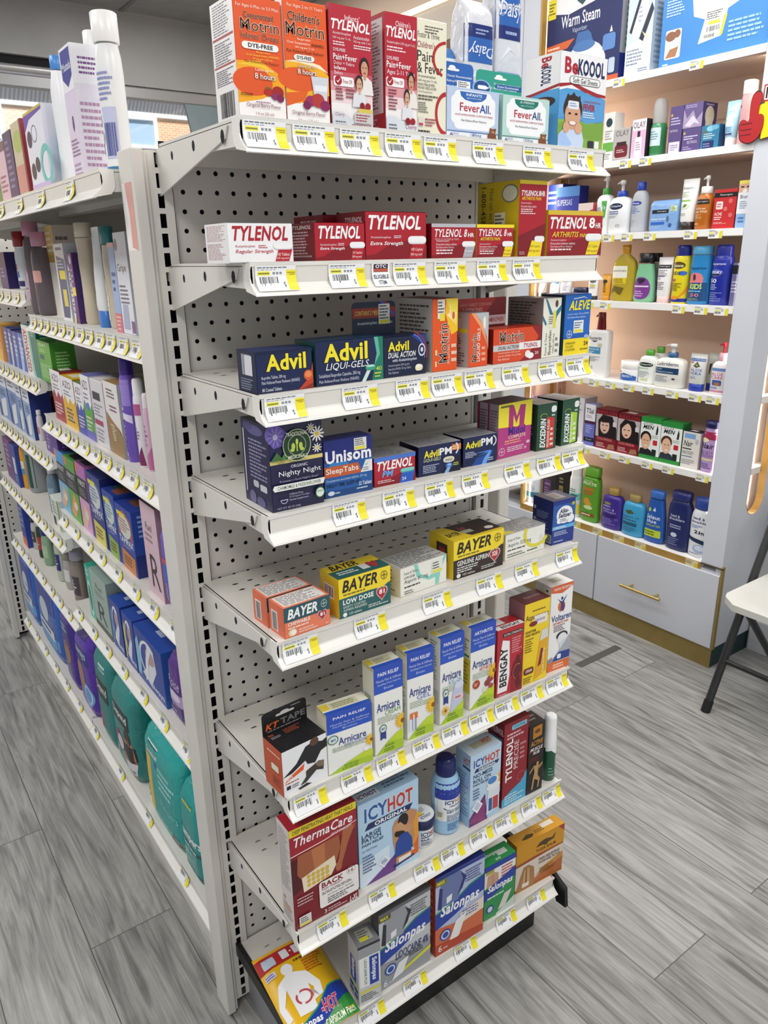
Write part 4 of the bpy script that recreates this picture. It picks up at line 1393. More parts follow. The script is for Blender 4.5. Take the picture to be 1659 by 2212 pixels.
def J(key, name, label, cat, G, parts, art=None, zr=(.1, .7), span=130, n=2.3, a0=0, rough=.3):
    """turned or moulded container: parts = (part name, colour, [(z, w, d)...], opts); fractions of the whole"""
    x, y, z, yaw, w, d, h = POS[key]
    t = thing(name, label, cat, (x, y, z), yaw, G)
    for i, (pn, col, prof, op) in enumerate(parts):
        mb = MB()
        pr_ = [(q[0] * h + .01, q[1] * w / 2, q[2] * d / 2) for q in prof]
        mt = col if not isinstance(col, str) else mat(col, rough, trans=op.get('trans', 0))
        mb.lathe(pr_, mt, op.get('n', n), op.get('seg', 32), op.get('cx', 0) * w / 2, op.get('cy', 0) * d / 2)
        if 'spout' in op:
            a, b, s_ = op['spout']
            ln = s_ * w / 2
            mb.tube([(0, 0, h * a), (ln * .6, 0, h * a), (ln, 0, h * b)], [h * .02, h * .017, h * .012], mt, 10)
        ob = mb.obj(pn, t)
    if art:
        mb = MB()
        prof = parts[0][2]
        nn = parts[0][3].get('n', n)
        z0, z1 = zr
        sp = math.radians(span)

        def put(u, v, e):
            a = (u - .5) * sp + a0
            zf = z0 + (z1 - z0) * v
            wf, df = interp(prof, zf)
            s_, c = math.sin(a), math.cos(a)
            rx, ry = wf * w / 2 + .012 + e, df * d / 2 + .012 + e
            if nn >= 2.7:
                q = (2 * u - 1) * .97
                return (rx * q, -ry * (1 - min(abs(q), .999) ** nn) ** (1 / nn), zf * h + .01)
            return (rx * math.copysign(abs(s_) ** (2 / nn), s_), -ry * math.copysign(abs(c) ** (2 / nn), c), zf * h + .01)
        paint(mb, art, put, strips=10, rough=.35)
        mb.obj('label', t)
    return t


def cyl(z0, z1, w, d=None, r=.04):
    """short straight-sided profile with softened rims"""
    d = w if d is None else d
    k = (z1 - z0) * r
    return [(z0, w * .97, d * .97), (z0 + k, w, d), (z1 - k, w, d), (z1, w * .9, d * .9)]


def flip(key, label, cat, G, col, cap, art=None, sh=.78, capw=.55, shape='oval', zr=(.12, .68), trans=0, name='bottle', capz=.84, n=2.5, span=130):
    b = [(0, .8, .8), (.02, .95, .95), (.06, 1, 1), (sh * .8, 1, 1), (sh * .92, .93, .95), (sh, .78, .85), (capz - .01, capw * .95, max(capw, .6) * .95)]
    if shape == 'taper':
        b = [(0, .8, .8), (.03, .96, .96), (.1, 1, 1), (.3, .98, .98), (.6, .84, .86), (capz - .02, capw, capw + .1)]
    if shape == 'waist':
        b = [(0, .86, .86), (.03, 1, 1), (.25, .92, .95), (.45, .86, .92), (.62, .95, .97), (.75, .9, .93), (capz - .01, capw * 1.02, capw + .12)]
    return J(key, name, label, cat, G, [('body', col, b, {'trans': trans}), ('cap', cap, cyl(capz, 1, capw, min(1, capw + .15)), {})], art, zr, span, n)


def pump(key, label, cat, G, col, cap, art=None, head='f3f3f1', sh=.66, zr=(.1, .55), n=3, spout=-.55, name='pump_bottle', cw=.36):
    b = [(0, .9, .9), (.02, 1, 1), (sh * .82, 1, 1), (sh * .93, .92, .93), (sh, .7, .8), (sh + .03, cw, cw + .15)]
    return J(key, name, label, cat, G, [('body', col, b, {}), ('collar', cap, cyl(sh + .03, .8, cw + .06, cw + .25), {'n': 2}), ('pump_head', head, [(.8, .13, .2), (.92, .13, .2), (.925, .24, .34), (.99, .22, .32), (1, .18, .26)], {'n': 2, 'spout': (.965, .94, spout)})], art, zr, 130, n)


def tube(key, label, cat, G, col, cap, art=None, zr=(.25, .9), capz=.16, name='squeeze_tube', cw=.84):
    b = [(capz, cw * .94, .9), (capz + .05, cw, 1), (.5, .93, .85), (.9, 1, .3), (.93, 1, .1), (1, 1, .1)]
    return J(key, name, label, cat, G, [('body', col, b, {'n': 2.2}), ('cap', cap, cyl(0, capz + .01, cw * .93, .92), {})], art, zr, 120, 2.2)


def can(key, label, cat, G, col, cap, art=None, zr=(.06, .74), capz=.82, capw=.85, name='spray_can', shw=1, span=150):
    b = [(0, .94, .94), (.012, 1, 1), (capz - .08, 1, 1), (capz - .03, .94, .94), (capz, capw * .97, capw * .97)]
    return J(key, name, label, cat, G, [('body', col, b, {'n': 2}), ('cap', cap, [(capz, capw, capw), (.95, capw * .97, capw * .97), (.985, capw * .9, capw * .9), (1, capw * .72, capw * .72)], {'n': 2})], art, zr, span, 2)


def film(h):
    """glossy crinkled packaging film"""
    k = ('film', h)
    if k not in _M:
        mt, nt, b = node_mat('film_' + h, .22)
        b.inputs['Base Color'].default_value = lin(h)
        tc = nt.nodes.new('ShaderNodeTexCoord')
        n = nt.nodes.new('ShaderNodeTexNoise')
        n.inputs['Scale'].default_value = 22
        n.inputs['Detail'].default_value = 3
        n.inputs['Distortion'].default_value = 1.2
        bp = nt.nodes.new('ShaderNodeBump')
        bp.inputs['Strength'].default_value = .55
        bp.inputs['Distance'].default_value = .008
        nt.links.new(tc.outputs['Object'], n.inputs['Vector'])
        nt.links.new(n.outputs['Fac'], bp.inputs['Height'])
        nt.links.new(bp.outputs['Normal'], b.inputs['Normal'])
        _M[k] = mt
    return _M[k]


def bag(key, label, cat, G, col, art=None, name='soft_pack', seam='e8e8ea'):
    """plump plastic pack with a crimped top"""
    b = [(0, .86, .8), (.03, .97, .93), (.12, 1, 1), (.5, 1, 1.0), (.82, .98, .97), (.92, .95, .8), (.97, .93, .4), (1, .95, .08)]
    return J(key, name, label, cat, G, [('body', film(col), b, {'n': 5, 'seg': 48})], art, (.04, .9), 88, 5, rough=.28)


def skin_bust(cx, cy, s, hair='2a1a14', skin='c99372', shirt='e8e4e0', t=1.0):
    """tiny printed head and shoulders; s = head height, t = width stretch"""
    return [P(shirt, (cx - .9 * s * t, cy - 1.6 * s), (cx - .75 * s * t, cy - .75 * s), (cx - .25 * s * t, cy - .5 * s), (cx + .25 * s * t, cy - .5 * s), (cx + .75 * s * t, cy - .75 * s), (cx + .9 * s * t, cy - 1.6 * s)),
            E(cx, cy + .1 * s, .48 * s * t, .58 * s, hair), E(cx, cy - .06 * s, .36 * s * t, .5 * s, skin), R(cx - .14 * s * t, cy - .7 * s, cx + .14 * s * t, cy - .4 * s, skin),
            R(cx - .22 * s * t, cy + .02 * s, cx - .08 * s * t, cy + .07 * s, '2a1a14'), R(cx + .08 * s * t, cy + .02 * s, cx + .22 * s * t, cy + .07 * s, '2a1a14'), E(cx, cy - .28 * s, .14 * s * t, .05 * s, 'a34a48')]


def cross_mark(cx, cy, rx, ry, c):
    return [RING(cx, cy, rx, ry, rx * .13, c), R(cx - rx * .08, cy - ry * .75, cx + rx * .08, cy + ry * .75, c), R(cx - rx * .75, cy - ry * .08, cx + rx * .75, cy + ry * .08, c)]


def heart(cx, cy, rx, ry, c):
    pts = []
    for i in range(28):
        a = 6.2832 * i / 28
        pts.append((cx + rx * math.sin(a) ** 3, cy + ry * (13 * math.cos(a) - 5 * math.cos(2 * a) - 2 * math.cos(3 * a) - math.cos(4 * a)) / 15))
    return P(c, *pts)


def petals(cx, cy, r, ry, c='f2c21c', mid='8a5a1c', n=9, a0=0, a1=360):
    out = []
    for i in range(n):
        a = math.radians(a0 + (a1 - a0) * i / n)
        b = .14
        out.append(P(c, (cx + r * .2 * math.cos(a - b * 3), cy + ry * .2 * math.sin(a - b * 3)), (cx + r * .75 * math.cos(a - b), cy + ry * .75 * math.sin(a - b)), (cx + r * math.cos(a), cy + ry * math.sin(a)), (cx + r * .75 * math.cos(a + b), cy + ry * .75 * math.sin(a + b)), (cx + r * .2 * math.cos(a + b * 3), cy + ry * .2 * math.sin(a + b * 3))))
    return out + [E(cx, cy, r * .26, ry * .26, mid)]


# ================================================================ end-cap goods
G1, G2, G3, G4, G5, G6, G7, G8 = ['goods on the %s end-cap shelf' % s for s in ('topmost', 'second', 'third', 'fourth', 'fifth', 'sixth', 'seventh', 'lowest')]

K('motrin_infant', 'tall orange and white drops carton at the left end of the top shelf', 'e2551e', [
    R(0, 0, 1, .2, 'f4f1ee'), P('f4a81c', (0, .2), (0, .47), (.5, .49), (.95, .38), (1, .3), (1, .2), (.8, .24), (.5, .17), (0, .12)), E(.32, .31, .42, .12, 'e0561f'), P('f6c532', (0, .44), (.3, .475), (.6, .455), (.95, .34), (.75, .4), (.5, .435), (.2, .44)),
    T('For Ages 6 Mos. to 3.5 Mon.', .06, .9, .95, .935, 'f6e6d8', ''), T('Concentrated', .2, .825, .82, .875, '331510', 'b', 'f4a884'), T('Motrin', .13, .725, .93, .82, '35120f', '', 'f4c8a8'), T("Infants' Drops", .13, .645, .92, .71, '331510', '', 'f4a884'),
    RR(.13, .575, .9, .635, 'f4f2ee', .08, .028), T('DYE-FREE', .26, .588, .78, .624, '241414', 'h'), T('Ibuprofen', .42, .545, .72, .565, 'f6d23a', ''), T('Oral Suspension (NSAID)', .2, .515, .9, .538, 'f6d23a', ''), T('50 mg per 1.25 mL', .34, .49, .76, .508, 'f6d23a', ''), T('Pain Reliever/Fever Reducer', .17, .465, .9, .483, '2a1408', ''),
    T('Lasts up to', .38, .395, .76, .425, 'f6ece4', ''), T('8 hours', .36, .335, .8, .385, 'f6ece4', 'b', '5a2412'), E(.64, .235, .1, .035, 'b02a20'), E(.83, .24, .13, .05, 'a01f24'), E(.76, .2, .07, .03, '8a2c60'), E(.88, .19, .08, .035, '7a1c50'), P('3f7a34', (.55, .26), (.62, .28), (.68, .26)), L(.04, .185, .4, .21, 2, '3a1a10'),
    T('Original Berry Flavor', .15, .085, .88, .13, '7c2a4c', ''), L(.35, .13, .7, .15, 1, 'a06a8a'), T('1 fl oz (30 ml)', .33, .02, .72, .055, '8a4a5c', '')], G1,
    [R(0, 0, 1, 1, 'f1efee'), L(.1, .72, .9, .98, 12, '75707a'), R(.04, .69, .96, .71, 'b04a4a'), L(.1, .48, .9, .67, 9, '77727c'), R(.04, .46, .96, .475, 'b04a4a'), L(.1, .3, .9, .44, 8, '77727c'), B(.2, .03, .85, .24)])
K('motrin_child', 'orange carton with a glass and berries, second from left on the top shelf', 'e4591f', [
    R(0, 0, 1, .17, 'f3f1ee'), P('f4b01f', (0, .17), (0, .5), (.35, .52), (.75, .5), (1, .42), (1, .25), (.6, .24), (.3, .16)), E(.3, .36, .48, .1, 'e05a22'), P('fbe7c8', (0, .5), (.4, .53), (.8, .5), (1, .44), (.7, .48), (.3, .5)), P('e2601e', (0, .13), (0, .24), (.5, .27), (.4, .19)),
    T('For Ages 2 to 11 Years', .1, .93, .9, .965, 'f6e6d8', ''), T("Children's", .1, .83, .83, .905, '331510', 'b', 'f4b89a'), T('Motrin', .05, .715, .92, .82, '35120f', '', 'f4c8a8'), T('Ibuprofen', .3, .675, .6, .7, 'f6e2d2', ''), T('Oral Suspension', .06, .64, .58, .668, 'f6e2d2', ''), T('(NSAID)', .62, .64, .9, .668, '2a1412', 'b'), T('100 mg per 5 mL', .24, .61, .68, .632, 'f6e2d2', ''), T('Pain Reliever/Fever Reducer', .05, .578, .9, .602, '2a1408', ''),
    RR(.2, .515, .67, .565, 'f4f2ee', .08, .024), T('DYE-FREE', .27, .525, .6, .555, '241414', 'h'), T('Lasts up to', .3, .455, .68, .485, 'f4ece6', '', '6a2a14'), T('8 hours', .27, .405, .7, .45, 'f6ece4', 'b', '5a2412'),
    P('cfd3dc', (.57, .4), (.98, .4), (.93, .2), (.64, .2)), R(.64, .28, .94, .33, 'e8eaf0'), E(.54, .19, .12, .045, '9a2a62'), E(.72, .2, .15, .06, 'b23a34'), E(.88, .16, .12, .045, '8a2458'), E(.45, .15, .09, .035, '7a1c50'),
    T('Original Berry Flavor', .1, .055, .88, .1, '7c2a4c', ''), T('4 fl oz (120 mL)', .22, .0, .7, .03, '8a4a5c', '')], G1, facts())


def family(x, y, s): return skin_bust(x + .02, y + .08, s * 1.15, '241a18', 'cc9a78', 'e9e4e0', 1.7) + skin_bust(x - .12, y - .06, s, '2a1d1a', 'd4a484', 'dfe0e6', 1.6)


TYR = [R(0, 0, 1, 1, 'f0ecec'), R(0, .2, 1, .36, 'edd6d8'), R(0, .3, 1, .42, 'dd9aa2'), R(0, .38, 1, .5, 'c65666'), R(0, .46, 1, 1, 'b52537')]
K('tyl_infant', 'red to white liquid carton with a mother and baby beside the orange cartons', TY, TYR + [
    T("Infants'", .37, .885, .72, .93, 'f4eef0', ''), T('TYLENOL', .05, .8, .96, .885, 'f4f2f2', 'hi'), T('Acetaminophen', .08, .755, .5, .785, 'f0dcdf', ''), T('160 mg per 5 mL', .08, .72, .5, .745, 'f0dcdf', ''), L(.08, .67, .5, .71, 2, 'f0dcdf'), T('Acetaminofen', .56, .745, .94, .775, 'f0dcdf', ''), T('160 mg cada 5 mL', .56, .71, .98, .735, 'f0dcdf', ''), L(.56, .66, .98, .7, 2, 'f0dcdf'), T('DYE-FREE', .08, .625, .36, .65, 'f2e2e4', 'b'), T('Pain+Fever', .07, .555, .63, .605, 'f4f0f0', 'h'), T('Dolor + Fiebre', .08, .515, .56, .545, 'f0dcdf', ''), T('Infants', .08, .475, .36, .505, 'f4f0f0', 'b'), T('Bebes', .08, .435, .28, .465, 'f0dcdf', ''),
    RR(.06, .34, .54, .42, 'f4f0f0', .04, .02), E(.17, .385, .085, .04, 'a81c2c'), P('f4f0f0', (.12, .385), (.16, .365), (.23, .41), (.16, .38)), T('Free Of:', .28, .365, .5, .4, '96283a', ''), L(.1, .22, .32, .33, 4, '8a3444'), L(.34, .24, .56, .33, 3, '8a3444')] + family(.78, .43, .12) + [
    E(.72, .19, .06, .03, '8a1420'), E(.86, .19, .07, .03, 'a01824'), R(.62, .13, .96, .165, 'd8c45a'), R(.52, .04, .98, .13, 'c9c6c8'), L(.56, .05, .94, .12, 3, '9a3a44'), P('cfd6de', (0, .12), (.25, .12), (.5, .06), (.5, 0), (0, 0)), T('Cherry', .06, .075, .28, .115, 'a02a38', 'i'), L(.06, .0, .4, .05, 2, '70707a'), L(.45, .0, .95, .03, 2, '9a5a64')], G1, [R(0, 0, 1, 1, '8d1a28'), R(.1, .03, .9, .97, 'b8b2b4'), L(.15, .05, .85, .95, 26, '5b5559')])
K('tyl_child', 'red to white liquid carton showing two hugging girls, fourth on the top shelf', TY, TYR + [
    T("Children's", .33, .895, .8, .94, 'f4eef0', ''), T('TYLENOL', .04, .8, .96, .89, 'f4f2f2', 'hi'), T('Acetaminophen (160 mg per 5 mL)', .06, .74, .94, .77, 'f0dcdf', ''), L(.06, .68, .7, .73, 2, 'f0dcdf'), T('DYE-FREE', .05, .61, .42, .64, 'f2e2e4', 'b'), T('Pain+Fever', .04, .545, .8, .6, 'f4f0f0', 'h'), T('Ages 2-11 Years', .05, .48, .92, .53, 'f4e8ea', ''), RR(.02, .385, .58, .465, 'f4f0f0', .04, .02), E(.14, .43, .1, .038, 'a81c2c'), P('f4f0f0', (.08, .43), (.13, .41), (.21, .455), (.13, .425)), T('Free Of:', .27, .41, .54, .445, '96283a', ''), L(.08, .18, .36, .37, 7, '8a3444')] + family(.78, .36, .12) + [
    P('d3dae2', (0, .13), (.3, .13), (.6, .06), (1, .08), (1, 0), (0, 0)), E(.68, .1, .08, .03, '8a1420'), E(.84, .1, .08, .03, 'a01824'), T('Cherry', .6, .02, .96, .07, 'b0404c', 'i'), L(.06, .01, .4, .07, 2, '70707a')], G1,
    [R(0, 0, 1, 1, 'a31c2b'), R(.08, .16, .92, .96, 'c9c4c6'), L(.14, .2, .86, .94, 26, '59545a'), L(.2, .03, .8, .13, 3, 'd08a92')])
K('cream_fever', 'tall cream carton with red arcs on the top shelf', 'e9e5cf', [
    L(.25, .88, .9, .95, 3, '6a665c'), T('Foster & Thrive', .02, .84, .74, .89, '57544a', ''), T("Children's", .0, .755, .6, .81, '96304a', ''), T('Pain', .0, .64, .52, .73, '35332c', ''), T('& Fever', .0, .54, .86, .63, '35332c', ''), RING(1.0, .68, .5, .16, .08, 'b5282c', 95, 250), RING(1.0, .2, .4, .2, .08, 'b5282c', 95, 265),
    T('Acetaminophen', .02, .495, .62, .525, '4a473e', ''), T('160 mg per 5 mL', .02, .46, .66, .487, '4a473e', ''), T('PAIN RELIEVER/', .02, .43, .6, .452, '4a473e', ''), T('FEVER REDUCER', .02, .4, .64, .422, '4a473e', ''), T('Oral Suspension', .02, .365, .5, .388, '5c584e', ''), L(.02, .3, .7, .355, 2, '5c584e'), L(.02, .19, .45, .29, 5, '7a766a'), P('d9d6cc', (.02, .15), (.2, .15), (.18, .07), (.04, .07)), R(.04, .075, .18, .1, 'b04a6a'), L(.25, .07, .66, .15, 3, 'a0405a'), L(.02, .01, .55, .045, 1, '3c3a33')], G1, facts('e2dec9'))


def feverall(c, c2, age, mg, pale):
    return [R(0, 0, 1, 1, 'e9ecf3'), R(0, .13, 1, 1, pale), RR(.08, .28, .93, .86, 'f4f5f7', .1, .1), RR(.14, .18, .86, .95, 'f4f5f7', .08, .1), P(c, (.24, .93), (.76, .93), (.74, .84), (.66, .77), (.5, .74), (.34, .77), (.26, .84)), T(age, .36, .85, .66, .905, 'eef2f4', 'b'), T('ages 6-36 months' if age[0] == 'I' else 'ages 6-12 years', .37, .79, .65, .83, 'dfe6ea', ''),
            T('Fever', .24, .54, .62, .71, 'b8384a', 'b'), T('All.', .62, .54, .84, .71, c2, 'b'), T('ACETAMINOPHEN SUPPOSITORIES', .15, .45, .88, .49, 'b04a5c', ''), T('Pain Reliever/Fever Reducer', .27, .34, .76, .385, '5a6270', ''), R(0, .125, 1, .14, c), T('6', .06, .03, .12, .1, c2, ''), T('Rectal', .13, .07, .22, .105, c2, ''), T('Suppositories', .13, .02, .36, .055, c2, ''), T(mg, .48, .03, .66, .11, c2, ''), R(.45, .01, .455, .11, c2),
            E(.87, .09, .085, .09, '7c4a2c'), E(.885, .19, .06, .055, '8a5634'), E(.84, .23, .022, .025, '7c4a2c'), E(.93, .23, .022, .025, '7c4a2c'), E(.885, .175, .025, .02, 'c89a70'), E(.82, .03, .04, .04, '8a5634'), E(.93, .03, .04, .04, '8a5634')]


def feverhang(c, c2):
    return [E(.12, .34, .2, .3, c2), RING(.12, .34, .2, .3, .03, '8fb0d8'), RR(.03, .3, .22, .44, 'eceef0', .03, .06), P('eceef0', (.2, .3), (.27, .37), (.2, .44)), RR(.38, .72, .66, .8, 'f2f2f0', .05, .04), E(.49, .82, .08, .08, 'f2f2f0'), T('Doctor Recommended', .38, .52, .95, .6, 'dfe8f2', 'b'), T('Pain Reliever/Fever Reducer', .26, .36, .9, .44, 'dfe8f2', 'b'), L(.3, .06, .7, .28, 2, 'bcd2ec')]


K('feverall_inf', 'white suppository box with a blue header card on the top shelf', 'eceef2', feverall('2f68b4', '2a4f9e', 'INFANTS', '80mg', 'bccbe6'), G1, [R(0, 0, 1, 1, '9fb2d6')], hang=(1.45, 0, '2b62b0', feverhang('2b62b0', '1d4488') + [R(.6, -.02, .92, .44, 'eeeeec'), L(.63, .16, .9, .42, 4, '35353a'), R(.62, 0, .9, .13, 'ecdc3a')], 2.95))
K('feverall_jr', 'white suppository box with a green header card on the top shelf', 'ecf1ef', feverall('187a6c', '23507e', 'JR. STRENGTH', '325mg', 'b9d8d2'), G1, [R(0, 0, 1, 1, '98c4bc')], hang=(1.35, -.75, '2f9a86', feverhang('2f9a86', '1d4a86') + [R(.42, .4, 1, .56, '235a9a'), T('Doctor Recommended', .45, .44, .93, .52, 'dfe8f2', 'b')], 3.4))
K('bekoool', 'large blue gel sheet carton with a smiling boy, right end of the top shelf', '4d9fd6', [
    R(0, .63, 1, 1, 'f1f1f2'), P('f1f1f2', (0, .6), (.3, .66), (.6, .6), (1, .57), (1, .7), (0, .7)), P('a3242f', (0, .63), (.25, .67), (.55, .61), (.8, .58), (1, .58), (1, .61), (.8, .62), (.55, .655), (.3, .7), (0, .67)), R(0, 0, 1, .3, '8bb04e'), P('5b9fd8', (0, .3), (.3, .38), (.6, .28), (1, .33), (1, .56), (0, .6)), P('7aa544', (0, .25), (.3, .33), (.6, .27), (1, .32), (1, .12), (0, .12)),
    T('Be', .09, .78, .37, .95, 'b02434', 'h'), T('KOOOL', .37, .78, .95, .95, '1a2a5c', 'h'), RR(.2, .68, .86, .765, '2a2a2e', .06, .035), RR(.21, .686, .85, .759, 'f2f2f2', .05, .03), T('Soft Gel Sheets', .27, .695, .8, .75, '1e1e22', 'h'), T('Cooling Relief from', .52, .5, .9, .53, 'b03040', ''), T('FEVER', .52, .42, .78, .49, 'b02434', 'h'), L(.52, .34, .82, .41, 3, 'e6f0f8'),
    P('c9d8f0', (.0, .0), (.02, .14), (.15, .22), (.5, .22), (.56, .1), (.55, 0)), E(.3, .42, .2, .15, '33241c'), P('33241c', (.13, .5), (.18, .58), (.24, .54), (.3, .6), (.37, .54), (.44, .57), (.46, .48)), E(.3, .35, .17, .15, 'd4a283'), RR(.19, .42, .42, .505, 'e2eaf4', .03, .02), L(.22, .44, .38, .49, 2, '7a8fc0'), E(.23, .37, .03, .012, '2a1c16'), E(.37, .37, .03, .012, '2a1c16'), E(.3, .27, .07, .022, 'f0e6e0'), RING(.3, .28, .09, .035, .012, '8a4038', 180, 360), E(.17, .22, .07, .06, 'd8a888'), E(.43, .22, .08, .06, 'd8a888'), P('a8c4ee', (.0, .13), (.12, .17), (.3, .05), (.2, 0), (0, 0)), RR(.66, .02, .78, .1, '2a2f38', .01, .01), RR(.8, .02, .9, .1, 'eceeee', .01, .01)], G1,
    [R(0, .62, 1, 1, 'efeff0'), P('a3242f', (0, .58), (1, .64), (1, .67), (0, .61)), T('Be', .45, .86, .75, .97, 'b02434', 'hd'), T('KOOOL', .45, .68, .75, .87, '1a2a5c', 'hd'), T('FEVER', .4, .12, .62, .4, 'b02434', 'hd'), E(.5, .5, .4, .06, '2a1c16'), E(.45, .5, .28, .045, 'd4a283')], [R(0, 0, 1, 1, 'e9e9ea')])

# --- second shelf


def tyl(top, strip, lines, capc, n, dark='85131f', tw=(.06, .62, .93, .9), sub=None, white=False, small=False):
    a = [] if white else [P(dark, (0, 0), (1, 0), (1, .3), (.72, .42), (.4, .34), (.15, .12), (0, .1))]
    if strip:
        a += [R(0, .9, 1, 1, strip)]
    ink = 'ad2130' if white else 'f3f1f1'
    a += [T(top, *tw, ink, 'hi')]
    if sub:
        a += [T(*sub)]
    tc_ = 'c0505c' if white else 'f0dcde'
    for x0, y0, x1, y1, k in lines:
        if k == 1:
            a += [T('Acetaminophen', x0, y0 + .01, x1, y1, tc_, '')]
        elif k == 2:
            a += [L(x0, y0, x1, y1, 2, tc_)]
        else:
            hh = (y1 - y0) / k
            a += [T('Acetaminophen', x0, y1 - hh * .8, x0 + (x1 - x0) * .62, y1, tc_, ''), T('Extended-release tablets', x0, y1 - hh * 1.85, x1, y1 - hh * 1.1, tc_, ''), T('Pain Reliever/Fever Reducer', x0, y1 - hh * 2.85, x1 * .9, y1 - hh * 2.2, tc_, ''), L(x0, y0, x1, y1 - hh * 3, k - 3, tc_)]
    a += [P(capc, (.7, .03), (.92, .03), (.98, .34), (.76, .34)), T('%d %s' % (n, 'Tablets' if white else 'Caplets'), .735, .17, .93, .25, 'f4e6e0' if capc == 'b3202e' else '6a4a10' if capc == 'efd727' else 'e8e8ea', ''), T('%d mg each' % (325 if white else 650 if sub and sub[0] == 'HR' else 500), .725, .07, .92, .14, 'f4e6e0' if capc == 'b3202e' else '6a4a10' if capc == 'efd727' else 'e8e8ea', '')]
    a += [RR(.68, .33, .99, .5, 'd9d9dc', .06, .07), RR(.685, .36, .985, .5, 'f2f2f3', .06, .06)]
    return a


K('tyl_regular', 'white tablet carton with red lettering at the left end of the second shelf', 'efeff0', tyl('TYLENOL', None, [(.1, .36, .4, .46, 1), (.45, .36, .62, .46, 2)], 'b3202e', 100, tw=(.07, .55, .92, .93), sub=('Regular Strength', .1, .22, .68, .34, 'b8404c', 'bi'), white=True), G2, facts('ecebec', 'b08a90'), [R(0, 0, 1, 1, 'f0f0f1')])
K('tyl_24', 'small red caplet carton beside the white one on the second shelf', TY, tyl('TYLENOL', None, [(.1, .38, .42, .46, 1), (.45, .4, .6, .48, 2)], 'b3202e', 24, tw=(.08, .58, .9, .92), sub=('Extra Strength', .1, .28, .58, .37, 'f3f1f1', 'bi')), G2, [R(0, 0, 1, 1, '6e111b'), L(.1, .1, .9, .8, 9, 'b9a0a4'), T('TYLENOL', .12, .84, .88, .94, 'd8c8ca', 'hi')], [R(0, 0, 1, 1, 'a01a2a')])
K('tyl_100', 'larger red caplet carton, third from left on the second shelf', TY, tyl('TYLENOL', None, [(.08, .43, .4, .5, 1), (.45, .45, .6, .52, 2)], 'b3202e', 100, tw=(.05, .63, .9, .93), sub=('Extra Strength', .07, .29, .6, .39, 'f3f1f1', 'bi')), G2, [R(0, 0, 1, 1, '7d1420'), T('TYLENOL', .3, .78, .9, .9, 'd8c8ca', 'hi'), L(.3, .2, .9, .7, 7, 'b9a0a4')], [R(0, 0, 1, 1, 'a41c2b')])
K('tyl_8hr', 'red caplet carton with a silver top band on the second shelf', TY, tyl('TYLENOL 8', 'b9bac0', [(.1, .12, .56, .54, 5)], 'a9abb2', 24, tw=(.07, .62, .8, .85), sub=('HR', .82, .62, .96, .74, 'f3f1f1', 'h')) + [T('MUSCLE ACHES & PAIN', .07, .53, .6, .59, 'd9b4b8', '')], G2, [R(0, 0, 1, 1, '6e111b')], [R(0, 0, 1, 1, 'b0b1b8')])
K('tyl_arth24', 'red caplet carton with a thin yellow top band on the second shelf', TY, tyl('TYLENOL 8', 'efd727', [(.08, .1, .55, .44, 5)], 'efd727', 24, tw=(.06, .65, .8, .86), sub=('HR', .82, .65, .95, .76, 'f3f1f1', 'h')) + [T('ARTHRITIS PAIN', .08, .52, .62, .62, 'efd03a', 'bi')], G2, [R(0, 0, 1, 1, 'd9bf22')], [R(0, 0, 1, 1, 'ecd42c')])
K('tyl_arth_tall', 'tall yellow-sided red carton standing high on the second shelf', 'd8bf1e', [R(0, 0, 1, .95, TY), P('7e121f', (0, .28), (1, .45), (1, 0), (0, 0)), R(0, .95, 1, 1, 'efd727'), T('TYLENOL', .07, .8, .68, .87, 'f3f1f1', 'hi'), T('8HR', .7, .8, .94, .87, 'f3f1f1', 'h'), T('ARTHRITIS PAIN', .08, .745, .8, .79, 'efd03a', 'bi'), T('Acetaminophen', .06, .69, .44, .72, 'eed4d7', ''), T('Extended-release tablets', .06, .65, .62, .68, 'eed4d7', ''), L(.06, .56, .6, .64, 3, 'eed4d7'), P('efd727', (.35, .0), (.85, .0), (.92, .22), (.5, .22)), T('100 Caplets', .45, .12, .82, .16, '6a5010', ''), T('650 mg each', .42, .06, .8, .1, '6a5010', ''), RR(.6, .2, .97, .28, 'efefef', .08, .03), L(.05, .03, .3, .08, 2, 'd0a0a4')], G2,
    [R(0, 0, 1, 1, 'cdb51e'), E(.78, .84, .2, .12, '7c7c7a'), E(.78, .84, .17, .1, 'dcdccf'), T('How can we help', .25, .35, .4, .92, '6a6428', 'd'), T('1-800-458', .08, .45, .2, .95, '4a4520', 'hd'), R(.42, .42, .68, .6, 'e9e6da'), L(.44, .44, .66, .58, 3, '4a4a40')], [R(0, 0, 1, 1, 'ccb41f')])
K('tyl_arth225', 'wide red carton with a yellow caplet flag, right end of the second shelf', TY, tyl('TYLENOL', 'd9b83a', [(.06, .12, .5, .38, 4)], 'efd727', 225, tw=(.04, .6, .7, .86), sub=('8', .74, .62, .85, .86, 'f3f1f1', 'h')) + [T('HR', .86, .62, .96, .74, 'f3f1f1', 'h'), T('ARTHRITIS', .07, .42, .55, .54, 'efd03a', 'bi'), T('PAIN', .57, .42, .7, .5, 'efd03a', 'bi')], G2, [R(0, 0, 1, 1, 'cdb321')], [R(0, 0, 1, 1, 'dcc42c')])
# spare cartons behind the front row
for key, pos, lab in (('tyl_back1', (3.1, -5.6, 55.3, 0, 2.6, 2.6, 1.72), 'plain red carton pushed back behind the small red caplet carton'), ('tyl_back2', (5.85, -5.2, 55.3, 0, 2.2, 3.0, 2.28), 'red carton standing behind the larger red caplet carton')):
    POS[key] = pos
    K(key, lab, '8e1826', [], G2, [R(0, 0, 1, 1, '8a1623'), R(.2, .3, .8, .7, 'b98c90'), T('TYLENOL', .24, .72, .8, .9, 'e8dcdc', 'hi')], [R(0, 0, 1, 1, '9a1a28')])

